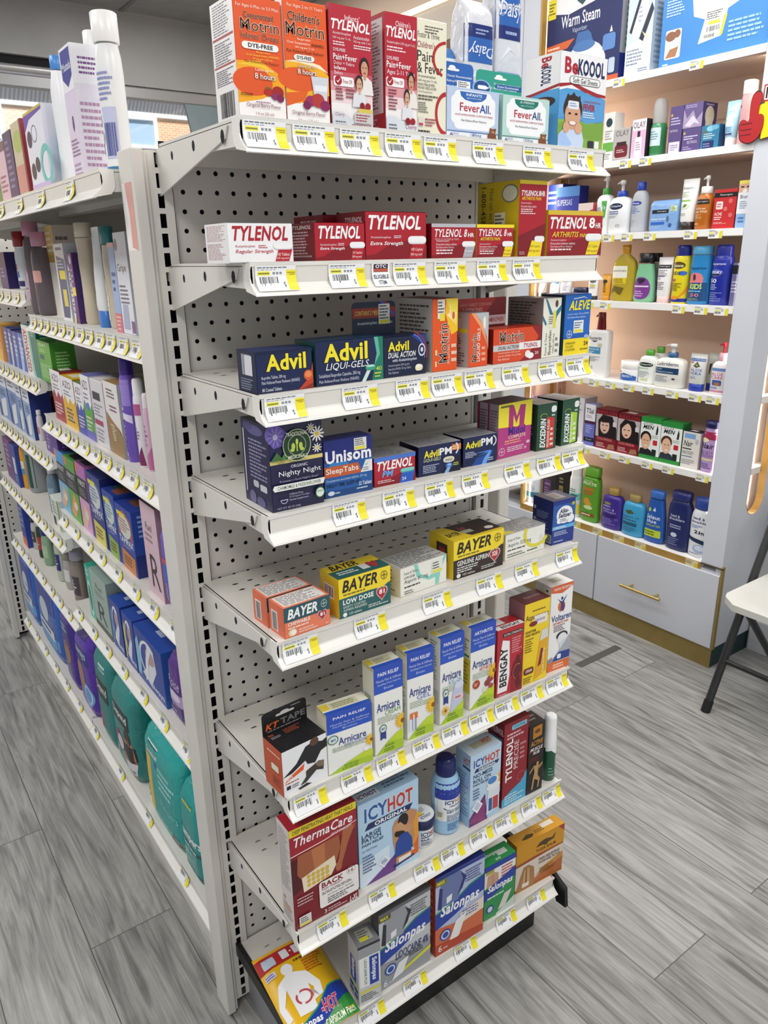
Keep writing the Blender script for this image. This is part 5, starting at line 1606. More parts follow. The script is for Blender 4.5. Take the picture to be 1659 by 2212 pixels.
# --- third shelf
AD = '14224c'
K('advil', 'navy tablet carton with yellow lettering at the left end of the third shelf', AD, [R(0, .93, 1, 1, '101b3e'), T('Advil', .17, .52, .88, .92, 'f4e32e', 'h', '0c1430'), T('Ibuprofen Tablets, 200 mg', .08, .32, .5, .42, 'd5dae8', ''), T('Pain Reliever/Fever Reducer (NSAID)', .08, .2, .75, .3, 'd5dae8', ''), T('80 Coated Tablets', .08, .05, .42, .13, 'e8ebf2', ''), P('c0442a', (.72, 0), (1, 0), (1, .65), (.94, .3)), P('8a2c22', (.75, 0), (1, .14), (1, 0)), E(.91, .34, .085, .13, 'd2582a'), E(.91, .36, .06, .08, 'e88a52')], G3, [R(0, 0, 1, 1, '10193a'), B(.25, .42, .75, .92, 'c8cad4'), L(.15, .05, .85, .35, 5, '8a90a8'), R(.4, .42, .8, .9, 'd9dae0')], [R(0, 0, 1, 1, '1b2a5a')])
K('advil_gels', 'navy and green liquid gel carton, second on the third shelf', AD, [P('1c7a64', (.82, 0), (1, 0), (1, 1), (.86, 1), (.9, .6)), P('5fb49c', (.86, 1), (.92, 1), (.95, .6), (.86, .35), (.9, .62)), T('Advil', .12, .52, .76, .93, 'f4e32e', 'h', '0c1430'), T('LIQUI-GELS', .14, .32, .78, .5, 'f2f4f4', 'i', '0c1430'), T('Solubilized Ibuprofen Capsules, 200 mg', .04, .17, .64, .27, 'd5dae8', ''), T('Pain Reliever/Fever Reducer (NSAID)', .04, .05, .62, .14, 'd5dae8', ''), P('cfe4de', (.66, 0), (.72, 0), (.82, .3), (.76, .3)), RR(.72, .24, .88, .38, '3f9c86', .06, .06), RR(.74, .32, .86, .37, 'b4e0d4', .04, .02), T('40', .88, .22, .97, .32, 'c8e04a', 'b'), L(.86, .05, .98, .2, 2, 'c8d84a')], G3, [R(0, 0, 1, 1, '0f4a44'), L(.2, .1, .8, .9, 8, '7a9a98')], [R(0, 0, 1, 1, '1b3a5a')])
K('advil_dual', 'navy dual action carton with a tall header card on the third shelf', '101c3c', [P('1d3a86', (.62, 1), (1, 1), (1, .5), (.85, .8)), RING(.6, .5, .42, .62, .03, '8a2a34', -10, 75), RING(.6, .5, .36, .55, .02, '5a7ad0', -10, 75), T('Advil', .1, .64, .58, .88, 'f0e02e', 'h', '0c1430'), T('DUAL ACTION', .1, .48, .74, .62, 'f2f4f4', 'hi'), T('with Acetaminophen', .2, .36, .76, .46, 'cfd6e6', 'hi'), T('Acetaminophen 250 mg and', .1, .26, .58, .33, 'b8c0d2', ''), T('Ibuprofen (NSAID) 125 mg Tablets', .1, .17, .62, .24, 'b8c0d2', ''), T('Pain Reliever', .1, .09, .34, .15, 'b8c0d2', ''), E(.88, .62, .085, .16, 'd9dce6'), E(.88, .62, .065, .12, '20305e'), T('8', .85, .57, .91, .68, 'f2f2f4', 'h'), RR(.72, .1, .9, .26, 'e9dfc0', .06, .07), E(.8, .22, .07, .05, 'f2ecd8')], G3, [R(0, 0, 1, 1, '0b142c')], [R(0, 0, 1, 1, '141f40')], hang=(1.75, -.85, '15233f', [R(0, .52, 1, .82, '98321f'), T('CONTAINS 2 MEDICINES', .06, .6, .78, .74, 'e8c05a', 'bi'), T('Acetaminophen + Ibuprofen', .1, .3, .92, .42, 'd4dae6', 'bi'), P('2f5ab8', (.62, 1), (.7, 1), (.98, .6), (.98, .5)), P('a02c30', (.7, 1), (.76, 1), (.99, .72), (.99, .62)), R(.6, .32, .86, .92, 'e8e8e2'), L(.62, .45, .84, .9, 5, '3a3a3e'), R(.62, .34, .84, .44, 'e6d83a')], 2.85))
MO = 'e3561c'
K('motrin_tall', 'tall orange carton with upright lettering on the third shelf', MO, [P('f4c21e', (.55, 1), (1, 1), (1, .55), (.75, .5), (.5, .8)), P('f6dc4a', (.5, 1), (1, .98), (.95, .6), (.8, .75)), P('fbe9b0', (.55, .78), (.98, .62), (.78, .72), (.98, .8), (.72, .78), (.7, .95), (.66, .8)), E(.82, .76, .1, .075, 'fbe2a0'), RR(.77, .71, .88, .82, 'd0662a', .05, .05), R(.2, .73, .48, .99, 'e8e6e0'), L(.22, .8, .46, .97, 4, '3c3c40'), R(.28, .7, .48, .8, 'e8d840'), T('Motrin', .25, .12, .6, .66, '32120e', 'u', 'f6e4d4'), T('Ibuprofen Tablets', .6, .1, .7, .6, 'f3d9c4', 'u'), L(.74, .1, .96, .4, 3, 'f0cfb8'), L(.1, .03, .2, .35, 2, 'f3d9a0')], G3, [R(0, 0, 1, 1, 'b9b3ae'), L(.08, .05, .92, .93, 16, '4a4542')], [R(0, 0, 1, 1, '7d1f1a')])
K('motrin_liq', 'orange and silver liquid gels carton beside the tall orange one', 'e2501f', [P('b9bcc2', (.3, 1), (1, 1), (1, .3), (.92, .55), (.6, .85)), P('f0a070', (.1, 1), (.3, 1), (.75, .75), (.95, .4), (.55, .75)), RR(.72, .7, .86, .93, 'e8e4d0', .06, .07), RR(.75, .74, .8, .9, 'f6f4e8', .02, .04), T('Motrin', .14, .1, .42, .62, '32120e', 'u', 'f6e4d4'), T('LIQUID GELS', .43, .1, .6, .72, 'f6ece2', 'bu'), L(.66, .08, .9, .4, 3, 'f0b89a')], G3, [R(0, 0, 1, 1, 'b4afac'), L(.08, .05, .92, .6, 12, '4c4846'), R(.25, .66, .7, .9, 'cfcdc6'), R(.25, .64, .95, .72, 'd8cc3a')], [R(0, 0, 1, 1, '9c9a9c')])
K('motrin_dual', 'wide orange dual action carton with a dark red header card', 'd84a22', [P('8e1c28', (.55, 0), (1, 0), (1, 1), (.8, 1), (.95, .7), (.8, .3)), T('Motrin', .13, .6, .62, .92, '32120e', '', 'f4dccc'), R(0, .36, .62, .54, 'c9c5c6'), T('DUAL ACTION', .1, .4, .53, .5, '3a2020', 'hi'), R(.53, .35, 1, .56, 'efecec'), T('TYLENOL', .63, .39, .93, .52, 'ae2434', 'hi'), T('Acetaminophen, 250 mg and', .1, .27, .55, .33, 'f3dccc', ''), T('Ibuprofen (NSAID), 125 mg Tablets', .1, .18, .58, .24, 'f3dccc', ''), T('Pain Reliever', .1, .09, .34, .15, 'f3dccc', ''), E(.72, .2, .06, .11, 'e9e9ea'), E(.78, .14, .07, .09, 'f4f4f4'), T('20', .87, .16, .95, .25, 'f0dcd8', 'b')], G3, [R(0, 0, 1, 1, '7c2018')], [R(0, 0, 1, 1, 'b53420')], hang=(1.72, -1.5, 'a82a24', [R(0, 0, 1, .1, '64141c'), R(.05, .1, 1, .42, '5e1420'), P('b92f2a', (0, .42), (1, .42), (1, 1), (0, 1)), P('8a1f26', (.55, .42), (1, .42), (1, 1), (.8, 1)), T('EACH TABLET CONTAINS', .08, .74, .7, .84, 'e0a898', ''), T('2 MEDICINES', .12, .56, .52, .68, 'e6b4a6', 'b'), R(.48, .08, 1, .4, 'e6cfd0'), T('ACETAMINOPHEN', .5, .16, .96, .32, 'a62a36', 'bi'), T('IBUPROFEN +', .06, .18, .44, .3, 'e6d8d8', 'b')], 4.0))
K('ibuprofen', 'cream carton with a teal ribbon and upright lettering on the third shelf', 'e9e9da', [P('2d7590', (.1, 1), (.2, .98), (.55, .72), (.98, .88), (1, .8), (.75, .68), (.7, .56), (.58, .56), (.58, .66), (.35, .74)), P('2d7590', (0, .72), (.22, .58), (.16, .54), (0, .64)), E(.72, .9, .08, .06, '5a3a34'), R(.3, .5, .62, .72, 'e4e2d4'), L(.33, .56, .6, .7, 4, '44444a'), R(.55, .5, .7, .78, 'e6dc3e'), T('Foster & Thrive', .16, .05, .26, .42, '6c6a60', 'u'), T('Ibuprofen', .34, .05, .54, .46, '4a4740', 'u'), T('Tablets 200 mg', .58, .06, .68, .4, '57544a', 'u'), L(.72, .06, .92, .36, 3, '8a877c')], G3, [R(0, 0, 1, 1, '8f8985'), L(.06, .06, .94, .95, 18, '484442')], [R(0, 0, 1, 1, '4c3a38')])
K('aleve', 'bright blue carton with a yellow base at the right end of the third shelf', '1766c0', [R(0, 0, 1, .27, 'f2d81f'), P('1a5ab0', (0, .27), (1, .3), (1, .36), (0, .3)), T('ALEVE', .14, .74, .96, .9, 'f4e32e', 'hi', '0f3a86'), P('d9e4f2', (.3, .92), (.7, .945), (.85, .92), (.7, .96), (.3, .935)), T('naproxen sodium, 220 mg (NSAID)', .1, .66, .92, .695, 'd6e2f4', ''), T('Pain Reliever/Fever Reducer', .1, .61, .8, .643, 'd6e2f4', ''), R(.35, .36, .73, .57, 'e6eaf0'), L(.38, .43, .7, .55, 3, '4a5a78'), R(.38, .37, .7, .42, 'e9dc42')] + cross_mark(.2, .35, .1, .065, 'dfe8f4') + [E(.86, .29, .09, .035, '9ab8e4'), T('24', .78, .14, .94, .21, '3a3a1c', 'b'), T('STRENGTH', .08, .18, .44, .215, '6a5c14', 'b'), T('TO LAST', .08, .125, .38, .16, '6a5c14', 'b'), T('12 HOURS', .08, .07, .44, .105, '6a5c14', 'b'), L(.65, .06, .95, .1, 1, '7a6a1a')], G3, [R(0, 0, 1, 1, '21435f'), L(.2, .05, .8, .95, 16, '6a8298')], [R(0, 0, 1, 1, '2e6ab8')])

# --- fourth shelf
K('nighty', 'dark indigo herbal tea carton with flowers at the left end of the fourth shelf', '1c1a40', [
    R(0, .56, 1, 1, '1d1c46'), R(0, .555, 1, .6, 'd9c878'), E(.1, .9, .16, .11, '7a6ab8'), P('6a58b0', (0, .98), (.2, .99), (.34, .9), (.26, .76), (.08, .74), (0, .82))] + petals(.12, .87, .17, .12, '8d7cc8', 'cfc4e8', 10) + petals(.9, .84, .15, .1, 'eeeee8', 'e4bc30', 11) + petals(.78, .92, .09, .06, 'eeeee8', 'e4bc30', 9) + petals(.88, .68, .1, .06, 'eeeee8', 'e4bc30', 9) + [P('3f6a34', (.0, .6), (.12, .7), (.22, .62), (.1, .6)), P('4a7a3a', (.18, .6), (.26, .68), (.3, .6)),
    E(.5, .75, .265, .185, '1a3a26'), RING(.5, .75, .265, .185, .012, 'c8d4a0'), RING(.5, .75, .17, .118, .008, 'c8d4a0'), P('c8d860', (.49, .68), (.51, .68), (.51, .8), (.5, .83), (.49, .8)), E(.43, .74, .035, .04, 'b8cc52'), E(.57, .74, .035, .04, 'b8cc52'), E(.41, .7, .04, .02, 'b8cc52'), E(.59, .7, .04, .02, 'b8cc52'), E(.5, .79, .025, .035, 'c8d860'), T('TRADITIONAL', .3, .86, .7, .905, 'dfe6c8', 'b'), T('MEDICINALS', .32, .6, .69, .64, 'dfe6c8', 'b'), T('SLEEP', .12, .565, .26, .59, '5a5428', ''),
    T('ORGANIC', .36, .5, .68, .535, 'd9d6e0', ''), T('Nighty Night', .13, .4, .93, .475, 'f0eef2', ''), T('Promotes a Good Night’s Sleep*', .14, .34, .88, .372, 'a8a4bc', ''), P('e9e9e4', (.03, .25), (.97, .25), (1, .32), (.97, .32), (.03, .32), (0, .285)), T('CHAMOMILE & PASSIONFLOWER', .09, .265, .92, .305, '3c5a40', 'b'), RING(.2, .14, .07, .045, .012, 'b8b4c8', 180, 360), R(.13, .135, .27, .145, 'b8b4c8'), T('Caffeine-Free', .3, .185, .56, .21, 'b4b0c4', ''), T('16 Wrapped Tea Bags', .3, .15, .68, .175, 'b4b0c4', ''), T('Herbal Supplement', .3, .115, .66, .14, 'b4b0c4', 'b'), E(.89, .15, .09, .065, '3f7a4a'), E(.89, .15, .075, .053, 'dfe8dc'), T('USDA', .83, .155, .95, .18, '3f7a4a', 'b'), T('NET WT .85 OZ (24g)', .06, .03, .5, .06, 'b0acc0', '')], G4,
    [R(0, 0, 1, 1, '1e1c44'), L(.25, .32, .92, .8, 11, '8a86a4'), E(.5, .9, .3, .06, '5a5488'), E(.25, .93, .18, .05, '4c4678'), R(.06, .12, .1, .88, 'c9c6cc'), RR(.35, .22, .55, .3, 'bfc0c8', .04, .03), RR(.6, .2, .85, .28, 'c8c9d0', .03, .02), E(.3, .08, .12, .08, '6a6690'), E(.6, .06, .16, .06, '5a5684')], [R(0, 0, 1, 1, '2a2840')])
K('unisom', 'deep blue sleep tablet card with an orange band, second on the fourth shelf', '1a2c84', [R(0, 0, 1, .3, '1e5f92'), R(0, .1, 1, .62, '1c58a0'), R(0, 0, 1, .12, '16447e'), R(0, .62, 1, 1, '1b2678'), E(.3, .56, .2, .06, '2a80c0'), P('c25a2c', (0, .36), (.78, .36), (.7, .55), (0, .55)), P('e4e6e8', (.75, .36), (1, .36), (1, .57), (.86, .57)), P('3a8a4a', (.84, .5), (.87, .47), (.93, .54), (.87, .49)), L(.8, .38, .98, .45, 2, '7a8088'), T('Unisom', .03, .6, .98, .82, 'f0f2f6', 'h'), T('SleepTabs', .03, .39, .7, .52, 'f4ebe4', 'b'), T('Doxylamine succinate tablets, 25 mg', .03, .27, .87, .325, 'bcd6ea', ''), T('NIGHTTIME SLEEP-AID', .04, .18, .75, .25, '10244c', 'b'), T('32 Tablets', .7, .13, .97, .2, 'dce8f2', 'b'), L(.65, .06, .97, .11, 1, 'bcd6ea'), E(.12, .08, .07, .04, 'd4e0ee'), L(.2, .05, .36, .1, 1, 'bcd6ea'), R(.62, .77, .88, .98, 'e9e9e4'), L(.64, .84, .86, .97, 4, '3c3c46'), R(.64, .78, .86, .83, 'e8dc3e')], G4, [R(0, 0, 1, 1, '16246c')])
K('tyl_pm', 'small red and blue night-time carton with a white drug facts lid', 'b01f30', [R(0, .86, 1, 1, '4a76cc'), P('85131f', (0, 0), (1, 0), (1, .28), (.7, .4), (.3, .18), (0, .12)), T('TYLENOL', .07, .54, .92, .86, 'f3f1f1', 'hi'), T('PM', .18, .3, .46, .52, '6fa6e8', 'hi', '6a1020'), L(.08, .1, .56, .22, 2, 'eed0d4'), P('2a5cc0', (.6, .0), (.92, .0), (.98, .36), (.66, .36)), RR(.62, .34, .97, .5, '3f9ea0', .07, .07), RR(.63, .38, .96, .5, '7cc8c4', .07, .06), T('24', .66, .08, .76, .2, 'dbe6f6', 'b')], G4, [R(0, 0, 1, 1, 'a51c2c')], [R(0, 0, 1, 1, '9c9b9e'), L(.06, .05, .94, .95, 9, '57565a')])
K('advilpm_mini', 'navy night-time mini gels carton with an orange corner flash', '101c4a', [P('0a1230', (.55, 0), (1, 0), (1, .5), (.7, .6)), T('Advil', .13, .6, .48, .84, 'f2e22c', 'h'), T('PM', .49, .62, .78, .86, 'f2f2f4', 'h'), T('LIQUI-GELS', .12, .46, .52, .58, 'dfe6b0', 'i'), R(.78, .72, 1, .92, 'd87a2c'), L(.8, .74, .98, .88, 2, 'f4dcb0'), RR(.58, .34, .84, .54, 'e4e0c4', .1, .08), T('minis', .62, .38, .8, .5, '2a3a78', 'bi'), E(.72, .24, .09, .09, '3a66c0'), E(.72, .26, .05, .04, '9abce8'), P('8ab0e0', (.6, 0), (.7, 0), (.76, .18), (.68, .2)), L(.1, .1, .48, .38, 5, 'b4bed6'), L(.82, .2, .96, .32, 2, 'd8d84a'), RING(.82, .78, .12, .22, .03, 'e6e8f0', -60, 60)], G4, [R(0, 0, 1, 1, '0a1230')], [R(0, 0, 1, 1, 'a9a8aa'), L(.05, .08, .95, .95, 9, '606066')])
K('advilpm', 'navy night-time carton with a blue light burst on the fourth shelf', '0f1f4c', [P('1b4a9a', (.25, 0), (.75, 0), (.9, .45), (.6, .3), (.4, .25)), P('6fa6e8', (.55, 0), (.68, 0), (.84, .42), (.8, .45), (.62, .2)), P('4a86d8', (.3, .42), (.82, .4), (.8, .46)), P('4a86d8', (.4, .3), (.82, .4), (.8, .44)), T('Advil', .06, .62, .5, .86, 'f2e22c', 'h'), T('PM', .52, .64, .86, .9, 'f2f2f4', 'h'), RING(.84, .76, .14, .2, .03, 'e6eaf4', -70, 70), L(.06, .3, .42, .52, 4, 'b8c4dc'), L(.74, .08, .95, .22, 2, 'c8d2e4')], G4, [R(0, 0, 1, 1, '0a1230')], [R(0, 0, 1, 1, 'a09fa2'), L(.05, .08, .95, .95, 9, '606066')])
K('midol', 'magenta and yellow carton with a big letter M on the fourth shelf', 'b63a82', [P('f2e338', (0, .58), (1, .52), (1, 1), (0, 1)), P('b02f78', (.3, .5), (.44, .5), (.44, .77), (.53, .6), (.62, .77), (.62, .52), (.76, .51), (.8, .93), (.64, .94), (.54, .74), (.44, .95), (.3, .96)), R(.06, .93, .4, .965, '6a6820'), T('Midol', .3, .41, .8, .56, '3a2088', 'h'), T('COMPLETE', .3, .34, .82, .4, 'f2d8c4', 'b'), L(.2, .24, .9, .33, 2, 'f0a884'), L(.28, .1, .8, .2, 3, 'f2d4e2')] + cross_mark(.12, .13, .09, .075, 'f2c8de') + [E(.9, .22, .06, .03, 'e4b8d2'), T('24', .78, .1, .86, .15, 'f4e2ec', 'b')], G4, [R(0, 0, 1, 1, '9c8a94'), R(.0, 0, .12, 1, '7a2448'), R(.5, 0, .58, 1, '7a2448'), L(.14, .08, .48, .9, 16, '5a4a54'), L(.62, .08, .98, .9, 16, '6a5a64')], [R(0, 0, 1, 1, '5c1c30')])


def exced(c, sub, cc):
    return [T('EXCEDRIN', .16, .06, .44, .7, 'f2f4f2', 'hui'), RING(.32, .74, .18, .06, .03, 'a8c04a', 20, 200), P(c, (.48, .02), (.86, .04), (.86, .68), (.48, .72)), T(sub, .5, .06, .62, .66, cc, 'bu'), L(.66, .06, .84, .5, 4, cc), RR(.68, .8, .94, .94, 'f0f0f0', .1, .05), L(.7, .7, .94, .78, 1, 'c8dcc8')]


K('exc_mig', 'dark green carton with a red band standing upright on the fourth shelf', '1f4a34', exced('c2392f', 'MIGRAINE RELIEF', 'f4dcd4'), G4, [R(0, 0, 1, 1, '233a2c'), L(.15, .05, .85, .9, 18, '9aa08c')], [R(0, 0, 1, 1, '8a8f8a')])
K('exc_extra', 'dark green carton with a lime band at the right end of the fourth shelf', '1f4f37', exced('a8cf3c', 'EXTRA STRENGTH', 'f0f6e4'), G4, [R(0, 0, 1, 1, '1d3327'), L(.15, .05, .85, .9, 18, '8a927e')], [R(0, 0, 1, 1, '8f948f')])

# --- fifth shelf
CH_F = [R(0, .52, 1, 1, '1f4f5a'), T('BAYER', .07, .6, .72, .92, 'f2f2f0', 'hi'), T('CHEWABLE', .07, .38, .55, .5, 'f4e4dc', 'h'), L(.07, .26, .62, .36, 1, 'f2d6ca'), L(.3, .06, .7, .22, 2, 'f0cfc0'), E(.16, .16, .09, .12, 'e8d0a0'), E(.18, .16, .06, .08, 'f2efe8'), heart(.82, .42, .11, .2, 'c9c0ba'), heart(.82, .42, .095, .17, 'ad2030'), T('81', .77, .38, .87, .5, 'f4f2f0', 'h'), T('36', .88, .06, .95, .13, 'f2dcd0', '')] + cross_mark(.86, .78, .065, .13, 'c8dcd8')
CH_L = [R(0, 0, 1, 1, 'e0714f'), R(.15, .1, .55, .75, 'efe6e2'), B(.2, .12, .5, .7), R(.62, .05, .97, .95, 'd96a4a')]
CH_T = [R(0, 0, 1, 1, 'e57f5e'), R(.05, .1, .95, .95, 'e6e2e0'), L(.08, .14, .92, .92, 8, '6d686a')]
K('bayer_chew', 'front peach chewable carton of the twin pair on the fifth shelf', 'e57a58', CH_F, G5, CH_L, CH_T)
POS['bayer_chew2'] = (.62, -7.45, 36.1, 1.8, 2.92, 1.6, 1.81)
K('bayer_chew2', 'rear peach chewable carton of the twin pair on the fifth shelf', 'e57a58', CH_F, G5, CH_L, CH_T)


def bayer(c, dose, hc, mg):
    return [R(0, 0, 1, .58, c), P('f1d62b', (0, .5), (.6, .52), (.85, .5), (1, .62), (1, 1), (0, 1)), T('BAYER', .06, .64, .74, .94, '1b1712', 'hi'), L(.08, .54, .58, .62, 1, '7a6a14'), T(dose, .07, .33, .66 if len(dose) < 10 else .7, .46, 'f2f2ee', 'h'), *([T('SAFETY COATED', .07, .24, .5, .3, 'e2e4e0', ''), T('ASPIRIN REGIMEN', .07, .16, .52, .22, 'e2e4e0', '')] if len(dose) < 10 else [L(.07, .14, .55, .31, 3, 'e2e4e0')]), E(.1, .08, .04, .055, 'eeeee8'), T('120 tablets' if len(dose) < 10 else '100 tablets', .18, .05, .42, .11, 'e2e4e0', ''), L(.55, .06, .95, .16, 2, 'cfd4d0'), heart(.82, .36, .115, .2, 'd8c9b8'), heart(.82, .36, .1, .17, hc), T(mg, .765, .33, .875, .45, 'f4f2f0', 'h')] + cross_mark(.87, .8, .065, .11, '4a4420')


K('bayer_low', 'yellow and teal low dose carton, second from left on the fifth shelf', 'e6c924', bayer('1c5c5c', 'LOW DOSE', 'ad2030', '81'), G5, [R(0, 0, 1, 1, 'e2c422'), R(.2, .42, .75, .75, 'efece0'), B(.25, .46, .7, .72)], [R(0, 0, 1, 1, '1f5a5a'), R(0, .55, 1, 1, 'e4c824'), T('BAYER', .1, .6, .62, .95, '1b1712', 'hi'), L(.1, .2, .5, .45, 2, 'd8e4e0'), heart(.8, .4, .1, .25, 'a83038'), R(.55, .2, .7, .55, 'cfd2d0')])
K('asp81', 'cream aspirin carton with an aqua ribbon, third on the fifth shelf', 'ecebe2', [P('8ccfc0', (.28, 1), (.36, .98), (.42, .6), (.6, .42), (.75, .5), (.95, 1), (1, 1), (.86, .5), (.82, .05), (.74, .05), (.74, .32), (.6, .3), (.34, .55)), T('Foster & Thrive', .08, .74, .36, .84, '57564e', ''), T('LOW DOSE', .08, .6, .3, .68, '4a4942', 'b'), T('Aspirin 81 mg', .08, .4, .58, .57, '4a5850', ''), L(.08, .26, .58, .36, 1, '3e3d38'), L(.08, .05, .28, .2, 2, '77766c'), R(.66, .46, .9, .9, 'e8e7de'), L(.68, .6, .88, .88, 3, '4a4a4a'), R(.68, .48, .88, .58, 'e2dc4a')], G5, [R(0, 0, 1, 1, 'dcd8c6'), L(.3, .1, .75, .9, 6, '7d7a6a')], [R(0, 0, 1, 1, 'b9bab8'), L(.04, .06, .96, .95, 9, '66676a')])
K('bayer_gen', 'yellow and dark brown aspirin carton, tallest block on the fifth shelf', 'e6c924', bayer('2f1d1a', 'GENUINE ASPIRIN', 'b02a34', '325'), G5, [R(0, 0, 1, 1, 'e0c222'), R(.3, .4, .75, .85, '3a2320'), heart(.52, .62, .12, .16, 'a03a38')], [R(0, 0, 1, 1, '33201d'), R(0, 0, 1, .1, 'e4c824'), P('e4c824', (0, .1), (.4, .1), (.25, 1), (0, 1)), T('BAYER', .06, .3, .3, .55, '1b1712', 'hi'), heart(.45, .6, .07, .16, '8f3a34'), R(.35, .3, .55, .5, 'a8b49c'), E(.84, .3, .08, .1, 'e6e2da')])
K('asp325', 'white aspirin carton with a yellow ribbon beside the brown one on the fifth shelf', 'ecece4', [RING(.78, .78, .34, .58, .08, 'dcd23e', 150, 330), T('Foster & Thrive', .06, .72, .36, .82, '57564e', ''), T('Aspirin 325 mg', .06, .46, .64, .64, '56564a', ''), L(.06, .33, .7, .42, 1, '3e3d38'), L(.06, .08, .5, .26, 2, '77766c'), E(.9, .5, .05, .13, 'e2e0d6'), L(.55, .1, .92, .2, 1, '5a5a30'), P('dcd23e', (.9, .3), (1, .55), (1, .2))], G5, [R(0, 0, 1, 1, 'd6d2c0')], [R(0, 0, 1, 1, 'b3b4b4'), L(.04, .06, .96, .95, 9, '707176'), P('dcd23e', (0, .1), (.2, .05), (.28, .1), (.05, .5))])
K('alka', 'upright royal blue fizzy tablet carton at the right end of the fifth shelf', '1a3288', [R(0, .34, 1, .9, '2458a8'), R(0, .34, 1, .42, '5fb0e4'), E(.52, .66, .36, .2, 'f2f3f4'), E(.78, .55, .18, .1, 'f2f3f4'), E(.3, .53, .12, .06, 'f2f3f4'), T('Alka-', .28, .7, .7, .8, '1a2350', 'hi'), T('Seltzer', .24, .6, .82, .7, '1a2350', 'hi'), L(.32, .5, .72, .58, 3, '6a7086'), T('ORIGINAL', .08, .36, .6, .41, 'f0f6fa', 'b'), L(.08, .2, .7, .31, 3, 'bcc8e6'), L(.08, .05, .5, .1, 1, 'bcc8e6'), E(.88, .88, .08, .04, 'a8b43a')], G5, [R(0, 0, 1, 1, '18286e'), R(.62, .04, .98, .24, 'a8adb4'), B(.66, .06, .94, .22), L(.2, .55, .8, .72, 5, '8490b8'), L(.2, .33, .8, .5, 5, '8490b8'), RR(.06, .72, .16, .8, 'b8c0d4', .02, .02), E(.12, .5, .07, .04, 'a0a8c4')], [R(0, 0, 1, 1, '3a4260'), R(.3, .2, .75, .8, '9a9a94'), L(.34, .3, .7, .7, 3, '5a5a54')])

# --- sixth shelf
K('kt', 'black and white athletic tape carton with a tall header, sixth shelf', '1a191b', [R(0, 0, 1, 1, 'e9eaec'), P('e0591f', (.02, .3), (.45, .42), (.48, .55), (.1, .38)), T('PRO', .04, .33, .2, .41, 'f4efec', 'bi'), L(.04, .25, .4, .3, 1, 'b04a2a'), P('17171a', (.0, .44), (.3, .62), (.52, .9), (.7, .94), (.9, .86), (1, .9), (1, .7), (.86, .66), (.72, .46), (.55, .5), (.5, .6), (.2, .46)), E(.72, .93, .1, .09, '5a3a2c'), P('3a332c', (.5, .36), (.8, .46), (.92, .42), (.9, .22), (.74, .28), (.5, .12), (.36, .1), (.5, .24)), P('7a6a58', (.7, .44), (.9, .44), (.92, .3), (.8, .32)), P('1c1c20', (.3, .06), (.5, .1), (.62, .04), (.35, .02)), R(.06, .14, .15, .22, '26262a'), L(.18, .13, .4, .22, 2, '6a6a70')], G6, [R(0, 0, 1, 1, 'bf4c22'), RR(.35, .42, .8, .62, '7e2c18', .08, .04), RR(.38, .45, .78, .6, 'e8dcc8', .06, .03), L(.2, .8, .9, .86, 1, 'f0d8c8'), RR(.4, .12, .85, .34, 'a83c1c', .06, .04), L(.45, .16, .8, .3, 3, '7a2814')], [R(0, 0, 1, 1, '17161a'), T('PRO', .08, .84, .18, .94, 'c8582a', 'b'), L(.4, .7, .85, .95, 4, '9c4a2c'), L(.08, .68, .3, .8, 2, '8a8a8e')], hang=(1.45, 0, '19181b', [T('KT', .06, .18, .37, .46, 'e2662a', 'hi'), T('TAPE', .4, .22, .96, .5, '77787c', 'h'), L(.1, .06, .9, .16, 1, '8a8a8e'), RR(.3, .66, .72, .76, 'd2cfc8', .05, .04), E(.5, .76, .1, .08, 'd2cfc8'), L(.65, .86, .92, .92, 1, 'c0c0c2')], 3.05))


def arnica(sub, sc, extra, tw=('Arnicare', .08, .5, .88, .6), hd='PAIN RELIEF', top=.71):
    return [R(0, top, 1, 1, '1f49b4'), R(0, top, 1, top + .1, '2352bc'), T(hd, .14, .9, .86, .94, 'f0f2f8', 'h'), T('Muscle Pain & Stiffness', .08, top + .125, .94, top + .155, 'c4d2f0', ''), T('Swelling from Injuries', .12, top + .08, .92, top + .11, 'c4d2f0', ''), T('Bruises', .34, top + .035, .66, top + .063, 'c4d2f0', ''), T(tw[0], *tw[1:], '2b3f88', 'b'), T(sub, .36, tw[2] - .055, .9, tw[2] - .005, sc, ''), L(.1, .36, .9, .44, 4, 'a4b49a'), P('a9c72c', (.0, 0), (1, 0), (1, .22), (.75, .2), (.4, .12)), P('bfd62f', (.45, .13), (1, .1), (1, .22), (.75, .2)), T('BOIRON', .35, .07, .66, .1, '3a6a2a', 'b'), L(.3, .015, .85, .06, 2, '5a7a24')] + extra


AR_L = [R(0, 0, 1, 1, 'e6e6de'), R(0, .72, 1, 1, 'e4e0c8'), L(.15, .3, .85, .68, 12, '8a9a70'), R(0, .05, 1, .2, 'd9dcd0'), R(.06, .97, .94, .99, 'c8b84a')]
AR_T = [R(0, 0, 1, 1, 'e4e2d2'), R(0, 0, 1, .28, '2450b8'), R(.2, .35, .8, .85, 'cfcbb0'), L(.25, .4, .75, .8, 3, '8a8a5a'), P('d8c042', (0, .4), (.18, .4), (.18, .9), (0, .9))]


def badge(x, y): return [E(x, y, .13, .05, '4a7a6a'), E(x, y, .1, .038, 'dfe8e2'), T('#1', x - .06, y - .018, x + .06, y + .018, '2b3f88', 'h'), P('2b3f88', (x - .1, y - .04), (x + .1, y - .04), (x + .1, y - .13), (x, y - .11), (x - .1, y - .13))]


def tubes(x, y): return [R(x, y, x + .1, y + .16, 'dfe4ee'), R(x + .13, y, x + .28, y + .2, '9aa4b8'), R(x + .03, y + .14, x + .32, y + .21, 'd8762c'), R(x + .15, y, x + .2, y + .19, 'e4e8f0')]


